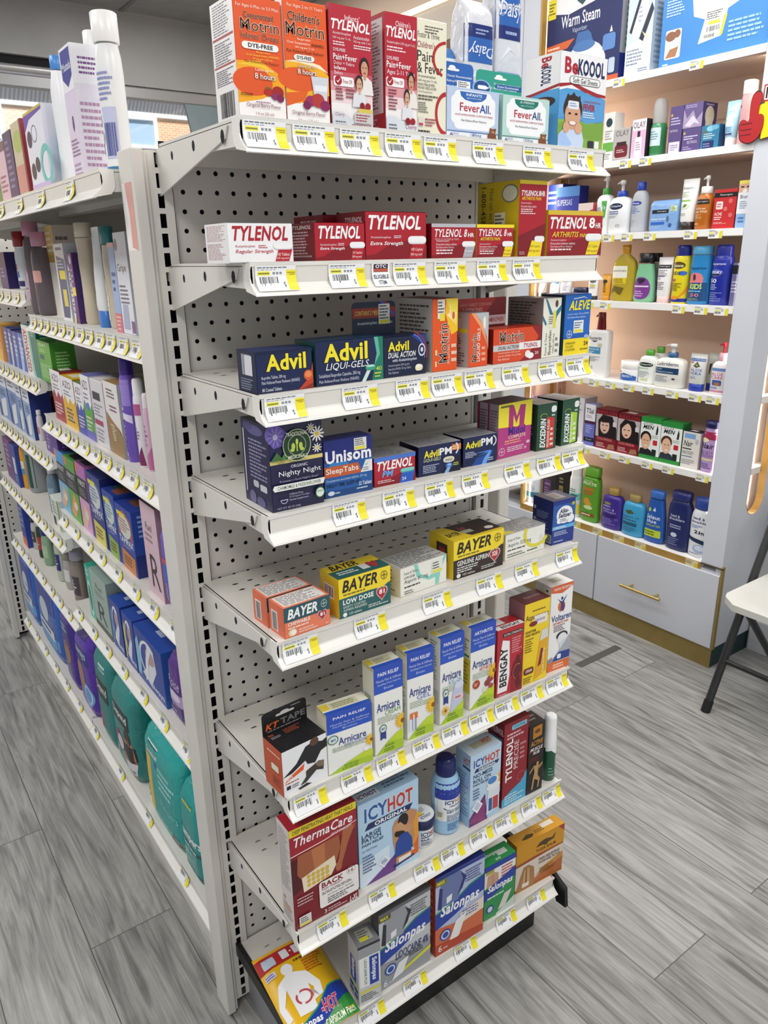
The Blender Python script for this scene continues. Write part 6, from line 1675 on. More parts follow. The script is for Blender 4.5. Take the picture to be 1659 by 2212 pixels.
K('arn_tab', 'squat blue-topped white tablet box, shortest of the blue-topped row', 'ecece8', arnica('ARNICA MONTANA', '5a78c0', [E(.12, .58, .12, .075, '4a7a6a'), E(.12, .58, .095, .06, 'cfe0d8'), T('#1', .07, .555, .17, .6, '2b3f88', 'h'), E(.85, .25, .06, .04, 'f2f2f0')] + petals(.97, .38, .16, .11, n=8, a0=90, a1=290), ('Arnicare', .24, .46, .86, .58), top=.68), G6, AR_L, AR_T)
K('arn_cream', 'tall blue-topped white cream box with a round number one seal', 'ecece8', arnica('CREAM', '5f9a44', badge(.28, .3) + petals(.97, .32, .3, .105, n=8, a0=90, a1=280)), G6, AR_L, AR_T)
K('arn_gel', 'tall blue-topped white box with small orange-tipped tubes pictured', 'ecece8', arnica('GEL', '5a78c0', tubes(.06, .1) + petals(.98, .33, .32, .11, n=8, a0=90, a1=280)), G6, AR_L, AR_T)
K('arn_roll', 'tall blue-topped white box with a pale roll-on pictured', 'ecece8', arnica('ROLL-ON', '5aa0c8', badge(.24, .36)[:4] + [P('c3c8e2', (.42, .1), (.95, .2), (.98, .42), (.6, .42), (.5, .28)), E(.8, .41, .19, .04, 'd6daec'), RR(.6, .24, .98, .3, 'e6c8cc', .04, .015), L(.64, .25, .95, .29, 1, 'a8384a')] + petals(.22, .16, .2, .065, n=9)), G6, [R(0, 0, 1, 1, 'dcdcd8'), L(.2, .5, .8, .95, 14, '77777a'), R(.15, .25, .9, .4, 'bfc0bc')], AR_T)
K('arn_arth', 'tall blue-topped white arthritis box with a red round seal, last blue-topped one', 'ecece8', arnica('ARTHRITIS', 'c0503a', [E(.25, .3, .15, .055, 'c2602c'), E(.25, .3, .13, .047, 'a8402a'), L(.16, .28, .34, .32, 2, 'f0d8c0'), E(.7, .27, .12, .04, '8a3a34'), E(.82, .31, .14, .04, '9a3a44'), E(.6, .2, .1, .03, 'e2dcd0'), E(.85, .22, .1, .03, 'b04a48')] + petals(.97, .4, .3, .1, n=8, a0=90, a1=280), hd='ARTHRITIS'), G6, [R(0, 0, 1, 1, 'dedcc8'), R(.2, .2, 1, .62, 'c9b92e'), L(.3, .3, .9, .58, 6, '7a7020'), R(.2, .64, .9, .67, '3a8a4a'), L(.2, .7, .9, .86, 5, '70706a')], AR_T)
K('bengay', 'red ointment carton with a glowing white strip and upright black lettering', 'b3202e', [P('8e1420', (.55, 0), (1, 0), (1, .6), (.6, .45)), P('f1eeee', (.06, .06), (.42, .06), (.5, .3), (.46, .8), (.2, .84), (.08, .5)), T('BENGAY', .12, .14, .4, .72, '17171a', 'hu'), RR(.2, .88, .96, .93, '2a1416', .02, .01), T('ULTRA STRENGTH', .24, .89, .92, .92, 'e8d8d8', 'b'), L(.55, .6, .96, .84, 7, 'e89aa0'), E(.8, .5, .07, .05, '5e0f18'), P('5e0f18', (.7, .46), (.92, .46), (.98, .3), (.84, .26), (.95, .1), (.8, .04), (.7, .22), (.55, .28)), RING(.8, .3, .18, .12, .02, 'd8584a', 60, 250), L(.1, .01, .6, .04, 1, 'e0a0a4')], G6, [R(0, 0, 1, 1, 'a81c2a')], [R(0, 0, 1, 1, 'b02230'), R(0, .0, 1, .35, 'ece6e4'), T('BENGAY', .2, .06, .9, .3, '17171a', 'h'), R(.05, .45, .5, .95, 'dcd8d4')])
K('asper', 'yellow cream carton with a maroon lid and a tube pictured', 'f0cf1e', [L(.3, .88, .9, .91, 1, '6a4a10'), T('Aspercreme', .05, .77, .94, .86, '50201c', 'b'), R(.38, .72, .9, .83, 'e9e4dc'), L(.42, .74, .86, .8, 1, 'a89ab0'), E(.35, .74, .16, .03, '7e1c20'), T('SOOTHE', .06, .64, .46, .67, '3a3010', 'h'), T('AND RELIEVE', .06, .6, .62, .63, '3a3010', 'h'), L(.06, .4, .45, .58, 6, '8a6c14'), P('e2a81e', (.46, .02), (.95, .1), (.95, .52), (.64, .5)), P('d8d8d6', (.64, .5), (.96, .52), (.92, .64), (.7, .62)), P('7e1c1e', (.6, .18), (.72, .2), (.8, .4), (.7, .4)), T('Aspercreme', .75, .08, .88, .4, 'f4e4a0', 'bd'), RR(.05, .13, .44, .21, '6a1a1c', .06, .03), T('CREAM', .12, .155, .38, .19, 'f0dcc8', 'hi'), L(.05, .02, .45, .1, 3, '7a5c10')], G6, [R(0, 0, 1, 1, 'b9aeae'), R(0, .8, 1, 1, '9a6a70'), L(.12, .1, .88, .78, 16, '6a5a5c')], [R(0, 0, 1, 1, '641420'), T('Aspercreme', .25, .35, .85, .65, 'c09aa0', 'bi')])
K('voltaren', 'tall white gel carton with orange swooshes at the right end of the sixth shelf', 'efeeee', [R(0, 0, 1, .05, 'd4582a'), P('d9622c', (0, .93), (.5, .9), (1, .96), (1, 1), (0, 1)), T('ORIGINAL PRESCRIPTION', .12, .945, .92, .975, 'f6e4d8', 'b'), E(.5, .75, .16, .06, 'd06a2c'), E(.56, .74, .1, .05, '7a2c5a'), P('223f7e', (.5, .8), (.3, .85), (.48, .78), (.44, .67), (.52, .74), (.6, .67), (.56, .78), (.74, .87), (.54, .81)), E(.51, .84, .05, .018, '223f7e'), T('Voltaren', .07, .585, .97, .66, '263a7e', 'b'), T('ARTHRITIS PAIN', .15, .545, .85, .575, 'c8502a', 'b'), L(.2, .46, .8, .54, 4, '7a5a60'), E(.6, .4, .26, .05, '2a2c34'), E(.62, .36, .22, .07, 'e6e6e8'), E(.72, .28, .22, .07, 'd4d6da'), P('a8acb4', (.3, .16), (1, .4), (1, .12), (.3, .12)), P('263f8e', (.22, .11), (1, .11), (1, .2), (.5, .21), (.3, .16)), RR(.42, .13, .6, .185, 'e6eaf2', .05, .015), P('dd6a2e', (0, .0), (1, .0), (1, .1), (.3, .1), (0, .15)), P('8a8e98', (0, .15), (.2, .17), (.26, .12), (0, .1)), L(.25, .02, .92, .08, 2, 'f4dcc8')], G6, [R(0, 0, 1, 1, 'dcdada'), E(.75, .94, .08, .012, '2a2a2c'), L(.2, .2, .85, .88, 14, '9a9a9c')], [R(0, 0, 1, 1, 'eeecea'), R(.3, .3, .75, .75, 'cfcfc0'), L(.34, .36, .7, .7, 3, '6a6a50')])

# --- seventh shelf
cells = []
for r_ in range(3):
    for c_ in range(5):
        cells.append(E(.24 + .07 * c_, .40 + .045 * r_ - .0 * c_, .028, .018, 'd9b23a'))
K('therma', 'big maroon heat wrap carton with a bare back pictured, left end of the seventh shelf', '7c1622', [R(0, .93, 1, 1, 'e7cf2c'), T('DEEP PENETRATING HEAT THAT HEALS', .05, .945, .95, .985, '3a300c', 'b'), R(0, .74, 1, .93, '9c1c2a'), P('f1e9e6', (0, .74), (.5, .76), (1, .81), (1, .816), (.5, .768), (0, .748)), P('4e1018', (.0, .36), (.0, .7), (.14, .7), (.14, .4)), T('ThermaCare', .06, .82, .94, .91, 'f4f0f0', 'hi'), T('HEAT THERAPY', .6, .775, .93, .8, 'e8d0d0', 'bi'),
    P('a05a38', (.1, .73), (.72, .75), (.74, .62), (.64, .46), (.18, .44), (.08, .55)), P('b87248', (.3, .73), (.5, .74), (.5, .5), (.34, .5)), P('a8613c', (.78, .77), (.98, .79), (.86, .64), (.78, .5), (.72, .4), (.66, .42), (.72, .56)), E(.7, .44, .05, .05, 'a8613c'), P('e9dcc0', (.14, .5), (.64, .57), (.66, .47), (.58, .39), (.16, .35))] + cells + [RR(.38, .1, 1.0, .37, 'efeae8', .04, .03), T('BACK', .42, .3, .76, .355, '8a1c28', 'h'), T('PAIN THERAPY', .42, .275, .74, .295, '8a1c28', 'b'), RING(.88, .345, .07, .04, .006, 'b09aa0'), T('16', .84, .325, .92, .36, 'a03a48', 'b'), L(.42, .23, .95, .262, 2, '6a6468'), T('All Day Pain Relief', .5, .195, .9, .215, '6a6468', ''), L(.5, .12, .95, .185, 3, '6a6468'), L(.05, .24, .3, .33, 3, 'cfa4a8'), T('3', .44, .035, .48, .075, 'e8d4d4', 'b'), L(.5, .035, .8, .08, 2, 'd8b4b8'), T('L-XL', .84, .02, .97, .075, 'f0e4e4', 'hi'), R(.06, .03, .24, .13, 'dcd8d4'), L(.08, .06, .22, .12, 3, '55504e'), R(.07, .035, .23, .055, 'e4d842')], G7,
    [R(0, 0, 1, 1, 'd5cfcb'), L(.08, .35, .92, .95, 26, '858082'), E(.25, .24, .1, .02, 'b08a50'), L(.1, .04, .9, .2, 6, '9a8a84'), RR(.2, .14, .8, .18, 'c9a088', .05, .01)], [R(0, 0, 1, 1, 'a01c2c')])
K('icy_patch', 'light blue patch carton with a stretching woman seen from behind', 'a8cbe6', [R(0, 0, 1, 1, 'b4d3ea'), P('d6e6f2', (0, .3), (.5, .36), (.5, .0), (0, .0)), P('e29a34', (.55, .08), (1, .1), (1, .6), (.75, .45)), P('d8662c', (.8, .05), (1, .08), (1, .3)), P('6a3a86', (.1, .0), (.6, .0), (.62, .22), (.4, .12)), T('ICY', .1, .76, .48, .93, '2c5c9e', 'h', 'dfeaf4'), T('HOT', .48, .76, .9, .93, 'b83a3a', 'h', 'f2e4d8'), R(.8, .78, .9, .92, 'd98a30') if False else R(.0, .0, .001, .001, 'd98a30'), P('1f2c5c', (.1, .67), (.84, .67), (.9, .74), (.16, .74)), T('ORIGINAL', .26, .68, .8, .73, 'f0f2f6', 'h'), T('LARGE', .05, .585, .36, .635, '2a3a5e', 'b'), T('PATCH', .05, .53, .36, .58, '2a3a5e', 'b'), T('PAIN RELIEF', .05, .485, .4, .515, '2a3a5e', 'b'), T('5% MENTHOL', .05, .42, .3, .445, '5a6e94', ''), L(.05, .16, .28, .38, 6, '5a6e94'),
    P('c08a62', (.55, .55), (.6, .62), (.85, .68), (.98, .62), (.9, .5), (.92, .3), (.84, .18), (.6, .2), (.56, .36)), E(.73, .58, .09, .085, '20181a'), E(.68, .45, .1, .05, '20181a'), P('c9946c', (.56, .57), (.9, .48), (.88, .42), (.55, .5)), P('cb9870', (.6, .56), (.68, .58), (.86, .42), (.8, .4)), P('24489a', (.6, .34), (.68, .42), (.8, .42), (.88, .32), (.9, .16), (.58, .16)), R(.64, .08, .86, .14, 'ece6e2'), P('1d2a5c', (.56, .04), (.92, .08), (.92, .1), (.56, .07)), P('f0f2f4', (.3, .2), (.4, .27), (.5, .2), (.4, .12)), P('c2cfe0', (.33, .2), (.4, .25), (.47, .2), (.4, .14)), L(.35, .18, .45, .22, 2, '6a7a98'), T('5', .86, .15, .92, .19, 'f4ece4', 'h')], G7, [R(0, 0, 1, 1, '9dbfdc')], [R(0, 0, 1, 1, 'a4c6e0'), R(.05, .2, .4, .7, 'dfe6ee'), T('ICYHOT', .08, .3, .38, .6, '2a3a6e', 'h'), L(.5, .3, .95, .75, 2, '5a6e94'), RR(.1, .75, .8, .97, '8fa8b8', .05, .05)])
POS['balm'] = (9.75, -8.55, 16, 0, 1.95, 1.95, 2.35)
J('balm', 'balm_jar', 'squat white balm jar with a navy lid on the seventh shelf', 'jar', G7, [('body', 'eef0f2', [(0, .84, .84), (.03, .9, .9), (.6, .9, .9), (.7, .88, .88)], {'n': 2}), ('lid', '1b2350', [(.68, .98, .98), (.71, 1, 1), (.96, 1, 1), (.99, .95, .95), (.995, .86, .86)], {'n': 2})], [T('ICY', .2, .66, .5, .9, '24386e', 'h'), T('HOT', .5, .66, .82, .9, 'b8343a', 'h'), P('1d2a5c', (.2, .56), (.72, .58), (.72, .63), (.2, .61)), T('BALM', .2, .38, .5, .5, '24386e', 'h'), L(.2, .1, .7, .34, 4, '5a6480'), P('3a86b0', (.8, .4), (.86, .55), (.9, .5), (.86, .35))], (.04, .64), 130, 2)
jb = [o for o in COL.objects if o.name == 'balm_jar'][0]
mb = MB()
paint(mb, [E(.5, .5, .46, .46, 'eef0f2', 30), T('ICYHOT', .3, .2, .75, .34, '24386e', 'h'), L(.3, .5, .75, .75, 4, '6a6a5a'), R(.25, .42, .5, .56, 'e4d83e'), L(.3, .36, .7, .44, 1, 'b03030')], plane_put((-.98, -.98, 2.345), (1.96, 0, 0), (0, 1.96, 0), (0, 0, 1)))
mb.obj('lid_label', jb)
POS['spray'] = (12.0, -8.5, 16, 0, 2.1, 2.1, 6.05)
J('spray', 'spray_bottle', 'blue and white dry spray bottle with a dark blue cap on the seventh shelf', 'bottle', G7, [('body', '9cc4e2', [(0, .86, .86), (.015, .96, .96), (.03, .98, .98), (.5, .98, .98), (.6, 1, 1), (.68, .97, .97), (.75, .82, .82), (.79, .64, .64)], {'n': 2}), ('cap', '1a2162', [(.775, .66, .66), (.79, .7, .7), (.95, .68, .68), (.985, .6, .6), (1, .46, .46)], {'n': 2})], [R(0, .26, 1, .72, 'eceff2'), R(0, .74, 1, 1.0, '263a9e'), R(0, .7, 1, .74, '263a9e'), T('ICY', .26, .6, .5, .68, '24386e', 'h'), T('HOT', .5, .6, .8, .68, 'd98a30', 'h'), T('ORIGINAL', .36, .545, .7, .58, '24386e', 'b'), RING(.46, .53, .24, .05, .04, '24386e', 180, 350), T('DRY SPRAY', .3, .42, .78, .47, '24386e', 'b'), L(.3, .26, .76, .39, 4, '5a6a90'), R(.06, .28, .24, .46, 'dfe0c8'), L(.08, .34, .22, .44, 3, '4a4a4a'), L(.32, .06, .72, .22, 4, '4a78a8')], (.03, .72), 170, 2)
K('icy_roll', 'light blue roll-on carton with a white applicator pictured', 'a9cce6', [R(0, .3, 1, 1, 'bcd6ea'), P('6a2a6e', (0, 0), (.6, 0), (.5, .38), (0, .12)), P('8a3a72', (0, .06), (.45, .3), (.52, .36), (.5, 0)), P('e8a23a', (.85, .5), (1, .62), (1, .38)), T('ICY', .1, .81, .47, .92, '2c4c9e', 'h', 'dfeaf4'), T('HOT', .47, .81, .94, .92, 'b83a3a', 'h', 'f2e4d8'), P('1f2c5c', (.12, .745), (.88, .745), (.94, .79), (.18, .79)), T('ORIGINAL', .26, .75, .82, .785, 'f0f2f6', 'h'), T('NO-MESS', .1, .665, .72, .72, '2a3a5e', 'b'), T('ROLL ON', .1, .6, .66, .65, '2a3a5e', 'b'), T('PAIN RELIEF', .1, .555, .6, .585, '2a3a5e', 'b'), L(.1, .36, .4, .52, 4, '5a6e94'), P('dfe4ea', (.55, .06), (.97, .1), (.97, .42), (.6, .42)), R(.62, .1, .74, .28, '2c5c9e'), R(.76, .1, .94, .28, 'b8484a'), E(.76, .44, .23, .05, 'e9ecef'), E(.74, .52, .2, .07, 'e6eaf0'), E(.72, .53, .15, .05, '4a86c8'), P('eef2f6', (.06, .26), (.24, .36), (.42, .26), (.24, .16)), P('c2cfe0', (.12, .26), (.24, .33), (.36, .26), (.24, .2))], G7, [R(0, 0, 1, 1, 'a5c4de'), T('HOT', .55, .84, .98, .94, 'b05058', 'h'), R(.5, .79, 1, .82, '2a2f5a'), L(.15, .12, .9, .74, 14, '6a86a8')], [R(0, 0, 1, 1, 'c6d8e4'), R(.25, .3, .85, .7, 'b9b49c'), T('HOT', .6, .4, .9, .7, 'b84a44', 'h')])
K('precise', 'tall dark red pain cream carton with a light blue base', '8f1a26', [P('4aa6cc', (0, 0), (1, 0), (1, .34), (.75, .22), (.3, .16), (0, .1)), RR(.3, .9, .9, .955, '7cc4dc', .03, .015), T('Cooling', .38, .91, .82, .945, '1a4a66', 'b'), L(.12, .8, .92, .88, 2, 'e4c0c4'), T('TYLENOL', .1, .3, .37, .8, 'f2f0f0', 'hu'), T('PRECISE', .42, .42, .6, .76, 'e2c4c8', 'bu'), L(.66, .5, .92, .72, 4, 'c88a90'), RING(.74, .3, .17, .055, .02, 'c8606a'), L(.1, .02, .9, .14, 4, 'cfe6f0')], G7, [R(0, 0, 1, 1, '741420'), T('TYLENOL', .15, .86, .95, .93, 'd8b8bc', 'h'), R(.2, .76, .9, .82, '4a8a9a')], [R(0, 0, 1, 1, '8c1a26'), R(.15, .4, .75, .85, '4a6a78')])
K('tiger_rub', 'slim black muscle rub carton with a gold sprinter pictured', '161314', [P('b8781e', (.25, .8), (.8, .82), (.8, .98), (.25, .97)), E(.52, .9, .18, .03, '6a3a14'), T('ACTIVE', .12, .7, .9, .77, 'c98a2a', 'hi'), T('MUSCLE', .12, .625, .9, .675, 'e6dcdc', 'hi'), T('RUB', .3, .57, .7, .615, 'e6dcdc', 'hi'), R(.06, .54, .5, .6, 'a0242c') if False else R(.06, .6, .1, .66, 'a0242c'), L(.1, .46, .9, .54, 4, '7a2a2a'), E(.62, .42, .08, .03, 'b8905e'), P('b8905e', (.4, .4), (.7, .4), (.66, .24), (.82, .18), (.74, .06), (.66, .06), (.7, .16), (.46, .2), (.38, .06), (.28, .05), (.36, .22), (.44, .3)), P('a87c4c', (.42, .38), (.14, .3), (.12, .34), (.44, .42)), P('a87c4c', (.68, .38), (.94, .42), (.94, .38), (.72, .33))], G7, [R(0, 0, 1, 1, '0f0d0e')], [R(0, 0, 1, 1, '1d1a1b'), L(.1, .3, .9, .8, 2, 'a89a98')])
POS['greenroll'] = (22.0, -9.25, 16, 0, 1.12, 1.12, 5.8)
J('greenroll', 'roll_on_bottle', 'white-capped green roll-on bottle at the right end of the seventh shelf', 'bottle', G7, [('body', '1c5438', [(0, .9, .9), (.02, 1, 1), (.5, 1, 1), (.56, .95, .95)], {'n': 2}), ('cap', 'eef0f0', [(.52, 1.0, 1.0), (.66, .98, .98), (.7, .88, .88), (.95, .86, .86), (.985, .8, .8), (1, .62, .62)], {'n': 2})], [P('eef0f0', (0, 1), (1, 1), (1, .92), (.6, .8), (.3, .95), (0, .9)), T('BIOFREEZE', .56, .12, .78, .75, 'cfe4d8', 'bu'), L(.2, .1, .5, .4, 3, '6aa888')], (.04, .52), 150, 2)

# --- lowest shelf
hp = thing('patch_pouch', 'yellow and red foil heat patch pouch lying on the lowest shelf', 'pouch', (.75, -6.5, 6.25), -3, G8)
mb = MB()
PW, PH = 4.85, 7.3
NX, NY = 10, 14
vs = []
for j in range(NY + 1):
    for i in range(NX + 1):
        u, v = i / NX, j / NY
        e = min(u, 1 - u, v, 1 - v)
        vs.append(((u - .5) * PW, (v - .5) * PH, .08 + .42 * min(1, e * 5) ** .6 + .55 * v + .03 * math.sin(9 * u + 4 * v)))
ym = mat('e6b41c', .25)
mb.add(vs, [(j * 11 + i, j * 11 + i + 1, (j + 1) * 11 + i + 1, (j + 1) * 11 + i) for j in range(NY) for i in range(NX)], ym, True)
mb.add([(x, y, max(.0, z - .5 - .0)) if 0 < k % 11 < 10 and 11 <= k < 11 * NY else (x, y, z - .03) for k, (x, y, z) in enumerate(vs)], [(j * 11 + i, (j + 1) * 11 + i, (j + 1) * 11 + i + 1, j * 11 + i + 1) for j in range(NY) for i in range(NX)], ym, True)


def pput(u, v, e):
    a, b = min(max(u, 0), .999) * NX, min(max(v, 0), .999) * NY
    i, j = int(a), int(b)
    fa, fb = a - i, b - j
    g = lambda I, J_: vs[J_ * 11 + I][2]
    z = (g(i, j) * (1 - fa) + g(i + 1, j) * fa) * (1 - fb) + (g(i, j + 1) * (1 - fa) + g(i + 1, j + 1) * fa) * fb
    return ((u - .5) * PW, (v - .5) * PH, z + .03 + e)


body = []
paint(mb, [R(0, .78, .95, .95, 'b3222a'), RR(.08, .8, .28, .91, 'b8c8d8', .02, .02), RR(.38, .81, .5, .92, 'e4e6ea', .01, .01), RR(.58, .81, .7, .92, 'e4e6ea', .01, .01), RR(.76, .81, .88, .92, 'e4e6ea', .01, .01), E(.54, .865, .015, .012, 'f0e4e4'), E(.73, .865, .015, .012, 'f0e4e4'), T('3', .89, .82, .95, .91, 'f0d8d0', 'b'),
    RR(.04, .68, .2, .745, 'cfc8d8', .02, .01), L(.05, .69, .19, .74, 2, '4a4a9a'), E(.36, .69, .09, .06, 'eeeef0'), P('eeeef0', (.3, .64), (.42, .64), (.6, .58), (.7, .42), (.66, .3), (.5, .28), (.6, .42), (.54, .5), (.5, .2), (.22, .2), (.22, .5), (.1, .36), (.12, .22), (.04, .2), (.02, .38), (.14, .58)), RING(.4, .36, .13, .075, .035, 'c0505a'), RR(.33, .32, .47, .4, 'f2f2f4', .01, .01), L(.6, .56, .94, .74, 6, 'c0601c'), L(.5, .72, .9, .76, 1, '6a4a10'),
    P('1f3f9e', (0, .06), (.5, .2), (.75, .33), (1, .36), (1, .22), (.5, .06), (0, -.0)), P('2f8a3a', (.36, .0), (1, .0), (1, .22), (.6, .1)), P('2c9a6a', (0, .075), (.5, .215), (.75, .345), (1, .375), (1, .36), (.75, .33), (.5, .2), (0, .06)), T('Salonpas', .06, .07, .5, .15, 'f2f2f4', 'hi'), T('-HOT', .52, .12, .8, .24, 'c03a5a', 'hi', 'f0dce0'), T('CAPSICUM Patch', .5, .02, .96, .075, 'e6f0d0', 'b')], pput, strips=10, rough=.25)
mb.obj('pouch', hp)


def salon(bg, mid, low, sub, subc, n, acc):
    return [R(0, 0, 1, 1, bg), R(0, .72, 1, 1, bg), P(low, (0, 0), (1, 0), (1, .36), (.5, .3), (0, .36)), P('1c3fa0', (0, .34), (.4, .42), (.7, .5), (1, .54), (1, .74), (.7, .7), (.35, .58), (0, .54)), P('2f9a5a', (0, .54), (.35, .58), (.7, .7), (1, .74), (1, .755), (.7, .72), (.35, .6), (0, .56)), T('Salonpas', .1, .44, .9, .62, 'f3f3f4', 'hi')] + acc + [T(n, .06, .04, .13, .12, 'f2f2f0', ''), L(.16, .05, .3, .08, 1, 'd8d8da'), E(.2, .23, .11, .07, '2a4a9e'), E(.2, .23, .085, .054, 'd4dcf0'), E(.2, .23, .06, .038, '2a4a9e')]


BACK = [P('9a9ca2', (.04, .6), (.1, .9), (.25, .97), (.5, .95), (.62, .85), (.5, .7), (.46, .6)), P('2c2c30', (.04, .6), (.08, .86), (.14, .84), (.12, .58)), P('2c2c30', (.5, .93), (.62, .85), (.54, .72), (.44, .66), (.5, .76), (.55, .84)), P('e8e8ec', (.22, .7), (.33, .72), (.32, .64), (.22, .62))]
K('sal_roll', 'slim grey and white roll-on carton beside the foil pouch', '8f9298', [R(0, 0, 1, 1, 'c9cbcc'), R(0, .8, 1, 1, '9a9c9f'), R(.0, .96, 1, 1, '2c2d30'), R(.06, .3, .98, .8, 'e9eae8'), R(.5, .3, .92, .78, '1f3f9e'), T('Salonpas', .56, .36, .84, .74, 'f2f2f4', 'hd'), T('LIDOCAINE PLUS', .26, .34, .38, .76, '3a7a5a', 'bd'), L(.08, .05, .9, .18, 4, '5a5c60'), R(.04, .2, .96, .235, 'dcd63c')], G8, [R(0, 0, 1, 1, 'b9bcc0'), R(.2, .32, .75, .72, '22449a'), T('Salonpas', .3, .36, .65, .7, 'f2f2f4', 'hd'), R(.1, .08, .9, .24, '2b3f86'), R(.47, .08, .53, .24, 'dfe2e8'), R(.1, .15, .9, .17, 'dfe2e8'), R(.1, .26, 1, .3, 'dcd63c')], [R(0, 0, 1, 1, '808286'), R(.2, .2, .8, .8, 'b4b6a8'), L(.25, .25, .75, .75, 4, '5c5c58'), R(.25, .2, .6, .4, 'd8d23c')])
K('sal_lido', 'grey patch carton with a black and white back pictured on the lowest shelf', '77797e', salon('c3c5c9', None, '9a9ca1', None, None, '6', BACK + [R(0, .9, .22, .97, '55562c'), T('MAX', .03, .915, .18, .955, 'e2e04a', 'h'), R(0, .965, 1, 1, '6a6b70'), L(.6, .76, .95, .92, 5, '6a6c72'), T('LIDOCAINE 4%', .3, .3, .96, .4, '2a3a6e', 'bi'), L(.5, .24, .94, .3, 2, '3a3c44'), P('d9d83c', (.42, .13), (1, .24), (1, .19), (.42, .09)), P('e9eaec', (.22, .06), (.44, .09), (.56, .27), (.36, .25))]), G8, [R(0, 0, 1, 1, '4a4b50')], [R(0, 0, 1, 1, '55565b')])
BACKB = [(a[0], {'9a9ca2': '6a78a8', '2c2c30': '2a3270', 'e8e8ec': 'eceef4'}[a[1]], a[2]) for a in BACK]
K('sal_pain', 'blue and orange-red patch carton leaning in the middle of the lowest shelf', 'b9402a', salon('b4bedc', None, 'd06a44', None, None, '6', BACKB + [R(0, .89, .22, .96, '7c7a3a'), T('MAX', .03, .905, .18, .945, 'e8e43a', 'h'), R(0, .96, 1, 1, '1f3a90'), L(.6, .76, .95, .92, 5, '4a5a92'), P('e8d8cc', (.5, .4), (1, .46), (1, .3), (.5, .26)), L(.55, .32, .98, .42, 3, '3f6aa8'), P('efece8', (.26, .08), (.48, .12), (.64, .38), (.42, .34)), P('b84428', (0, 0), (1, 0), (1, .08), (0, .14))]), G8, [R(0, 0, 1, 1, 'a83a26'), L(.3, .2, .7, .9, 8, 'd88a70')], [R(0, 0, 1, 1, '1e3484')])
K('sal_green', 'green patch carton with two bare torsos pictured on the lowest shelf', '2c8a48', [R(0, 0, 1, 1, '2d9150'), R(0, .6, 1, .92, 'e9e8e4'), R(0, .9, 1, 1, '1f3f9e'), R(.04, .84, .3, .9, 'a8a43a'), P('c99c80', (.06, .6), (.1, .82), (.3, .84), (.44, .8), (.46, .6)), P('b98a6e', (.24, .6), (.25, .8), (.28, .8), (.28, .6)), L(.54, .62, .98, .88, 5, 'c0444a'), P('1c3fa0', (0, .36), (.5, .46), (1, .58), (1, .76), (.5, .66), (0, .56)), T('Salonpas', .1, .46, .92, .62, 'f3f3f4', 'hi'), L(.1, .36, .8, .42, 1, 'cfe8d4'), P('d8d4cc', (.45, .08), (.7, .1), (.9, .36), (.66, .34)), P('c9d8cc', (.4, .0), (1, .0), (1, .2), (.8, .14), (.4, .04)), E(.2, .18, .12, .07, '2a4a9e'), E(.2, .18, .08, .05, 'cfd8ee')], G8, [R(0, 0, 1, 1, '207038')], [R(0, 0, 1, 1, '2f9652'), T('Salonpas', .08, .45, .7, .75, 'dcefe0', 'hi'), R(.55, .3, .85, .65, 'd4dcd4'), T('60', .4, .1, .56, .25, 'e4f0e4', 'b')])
K('tiger_balm', 'amber hydrogel patch carton with a bare back pictured, right end of the lowest shelf', 'c98a16', [R(0, 0, 1, .58, 'ded0c0'), P('b4622a', (0, 0), (1, 0), (1, .34), (.6, .2), (.3, .1), (0, .06)), P('c88a3a', (.4, .16), (1, .3), (1, .42), (.6, .3)), P('9a3a2a', (0, .54), (1, .6), (1, .66), (0, .58)), R(0, .62, 1, 1, 'cf9218'), P('a83a30', (.86, 1), (1, 1), (1, .86)), P('4a3a1c', (.4, .78), (.48, .86), (.6, .88), (.74, .84), (.82, .92), (.78, .8), (.66, .78), (.62, .74), (.54, .78)), T('TIGER BALM', .4, .67, .82, .73, '3a2a14', 'b'), T('PAIN RELIEVING', .48, .46, .92, .52, '5a4450', 'b'), T('HYDROGEL PATCH', .48, .39, .93, .445, '5a4450', 'b'), L(.5, .16, .85, .3, 4, '7a5a1c'), P('a87a4a', (.02, .02), (.1, .3), (.16, .48), (.26, .5), (.38, .4), (.4, .1), (.36, 0)), P('c8a070', (.14, .1), (.18, .42), (.28, .44), (.3, .1)), P('8a5a34', (.2, .1), (.21, .44), (.23, .44), (.24, .1)), R(.14, .06, .28, .14, 'e8dcd0'), R(0, -.0, 1, .03, 'b87830')], G8, [R(0, 0, 1, 1, 'a87412')], [R(0, 0, 1, 1, 'd0951a'), P('4a3a1c', (.15, .3), (.3, .55), (.42, .4), (.36, .2), (.22, .2)), L(.45, .3, .75, .6, 2, '6a4a14'), R(.62, .45, .86, .85, 'e2dcd0')])


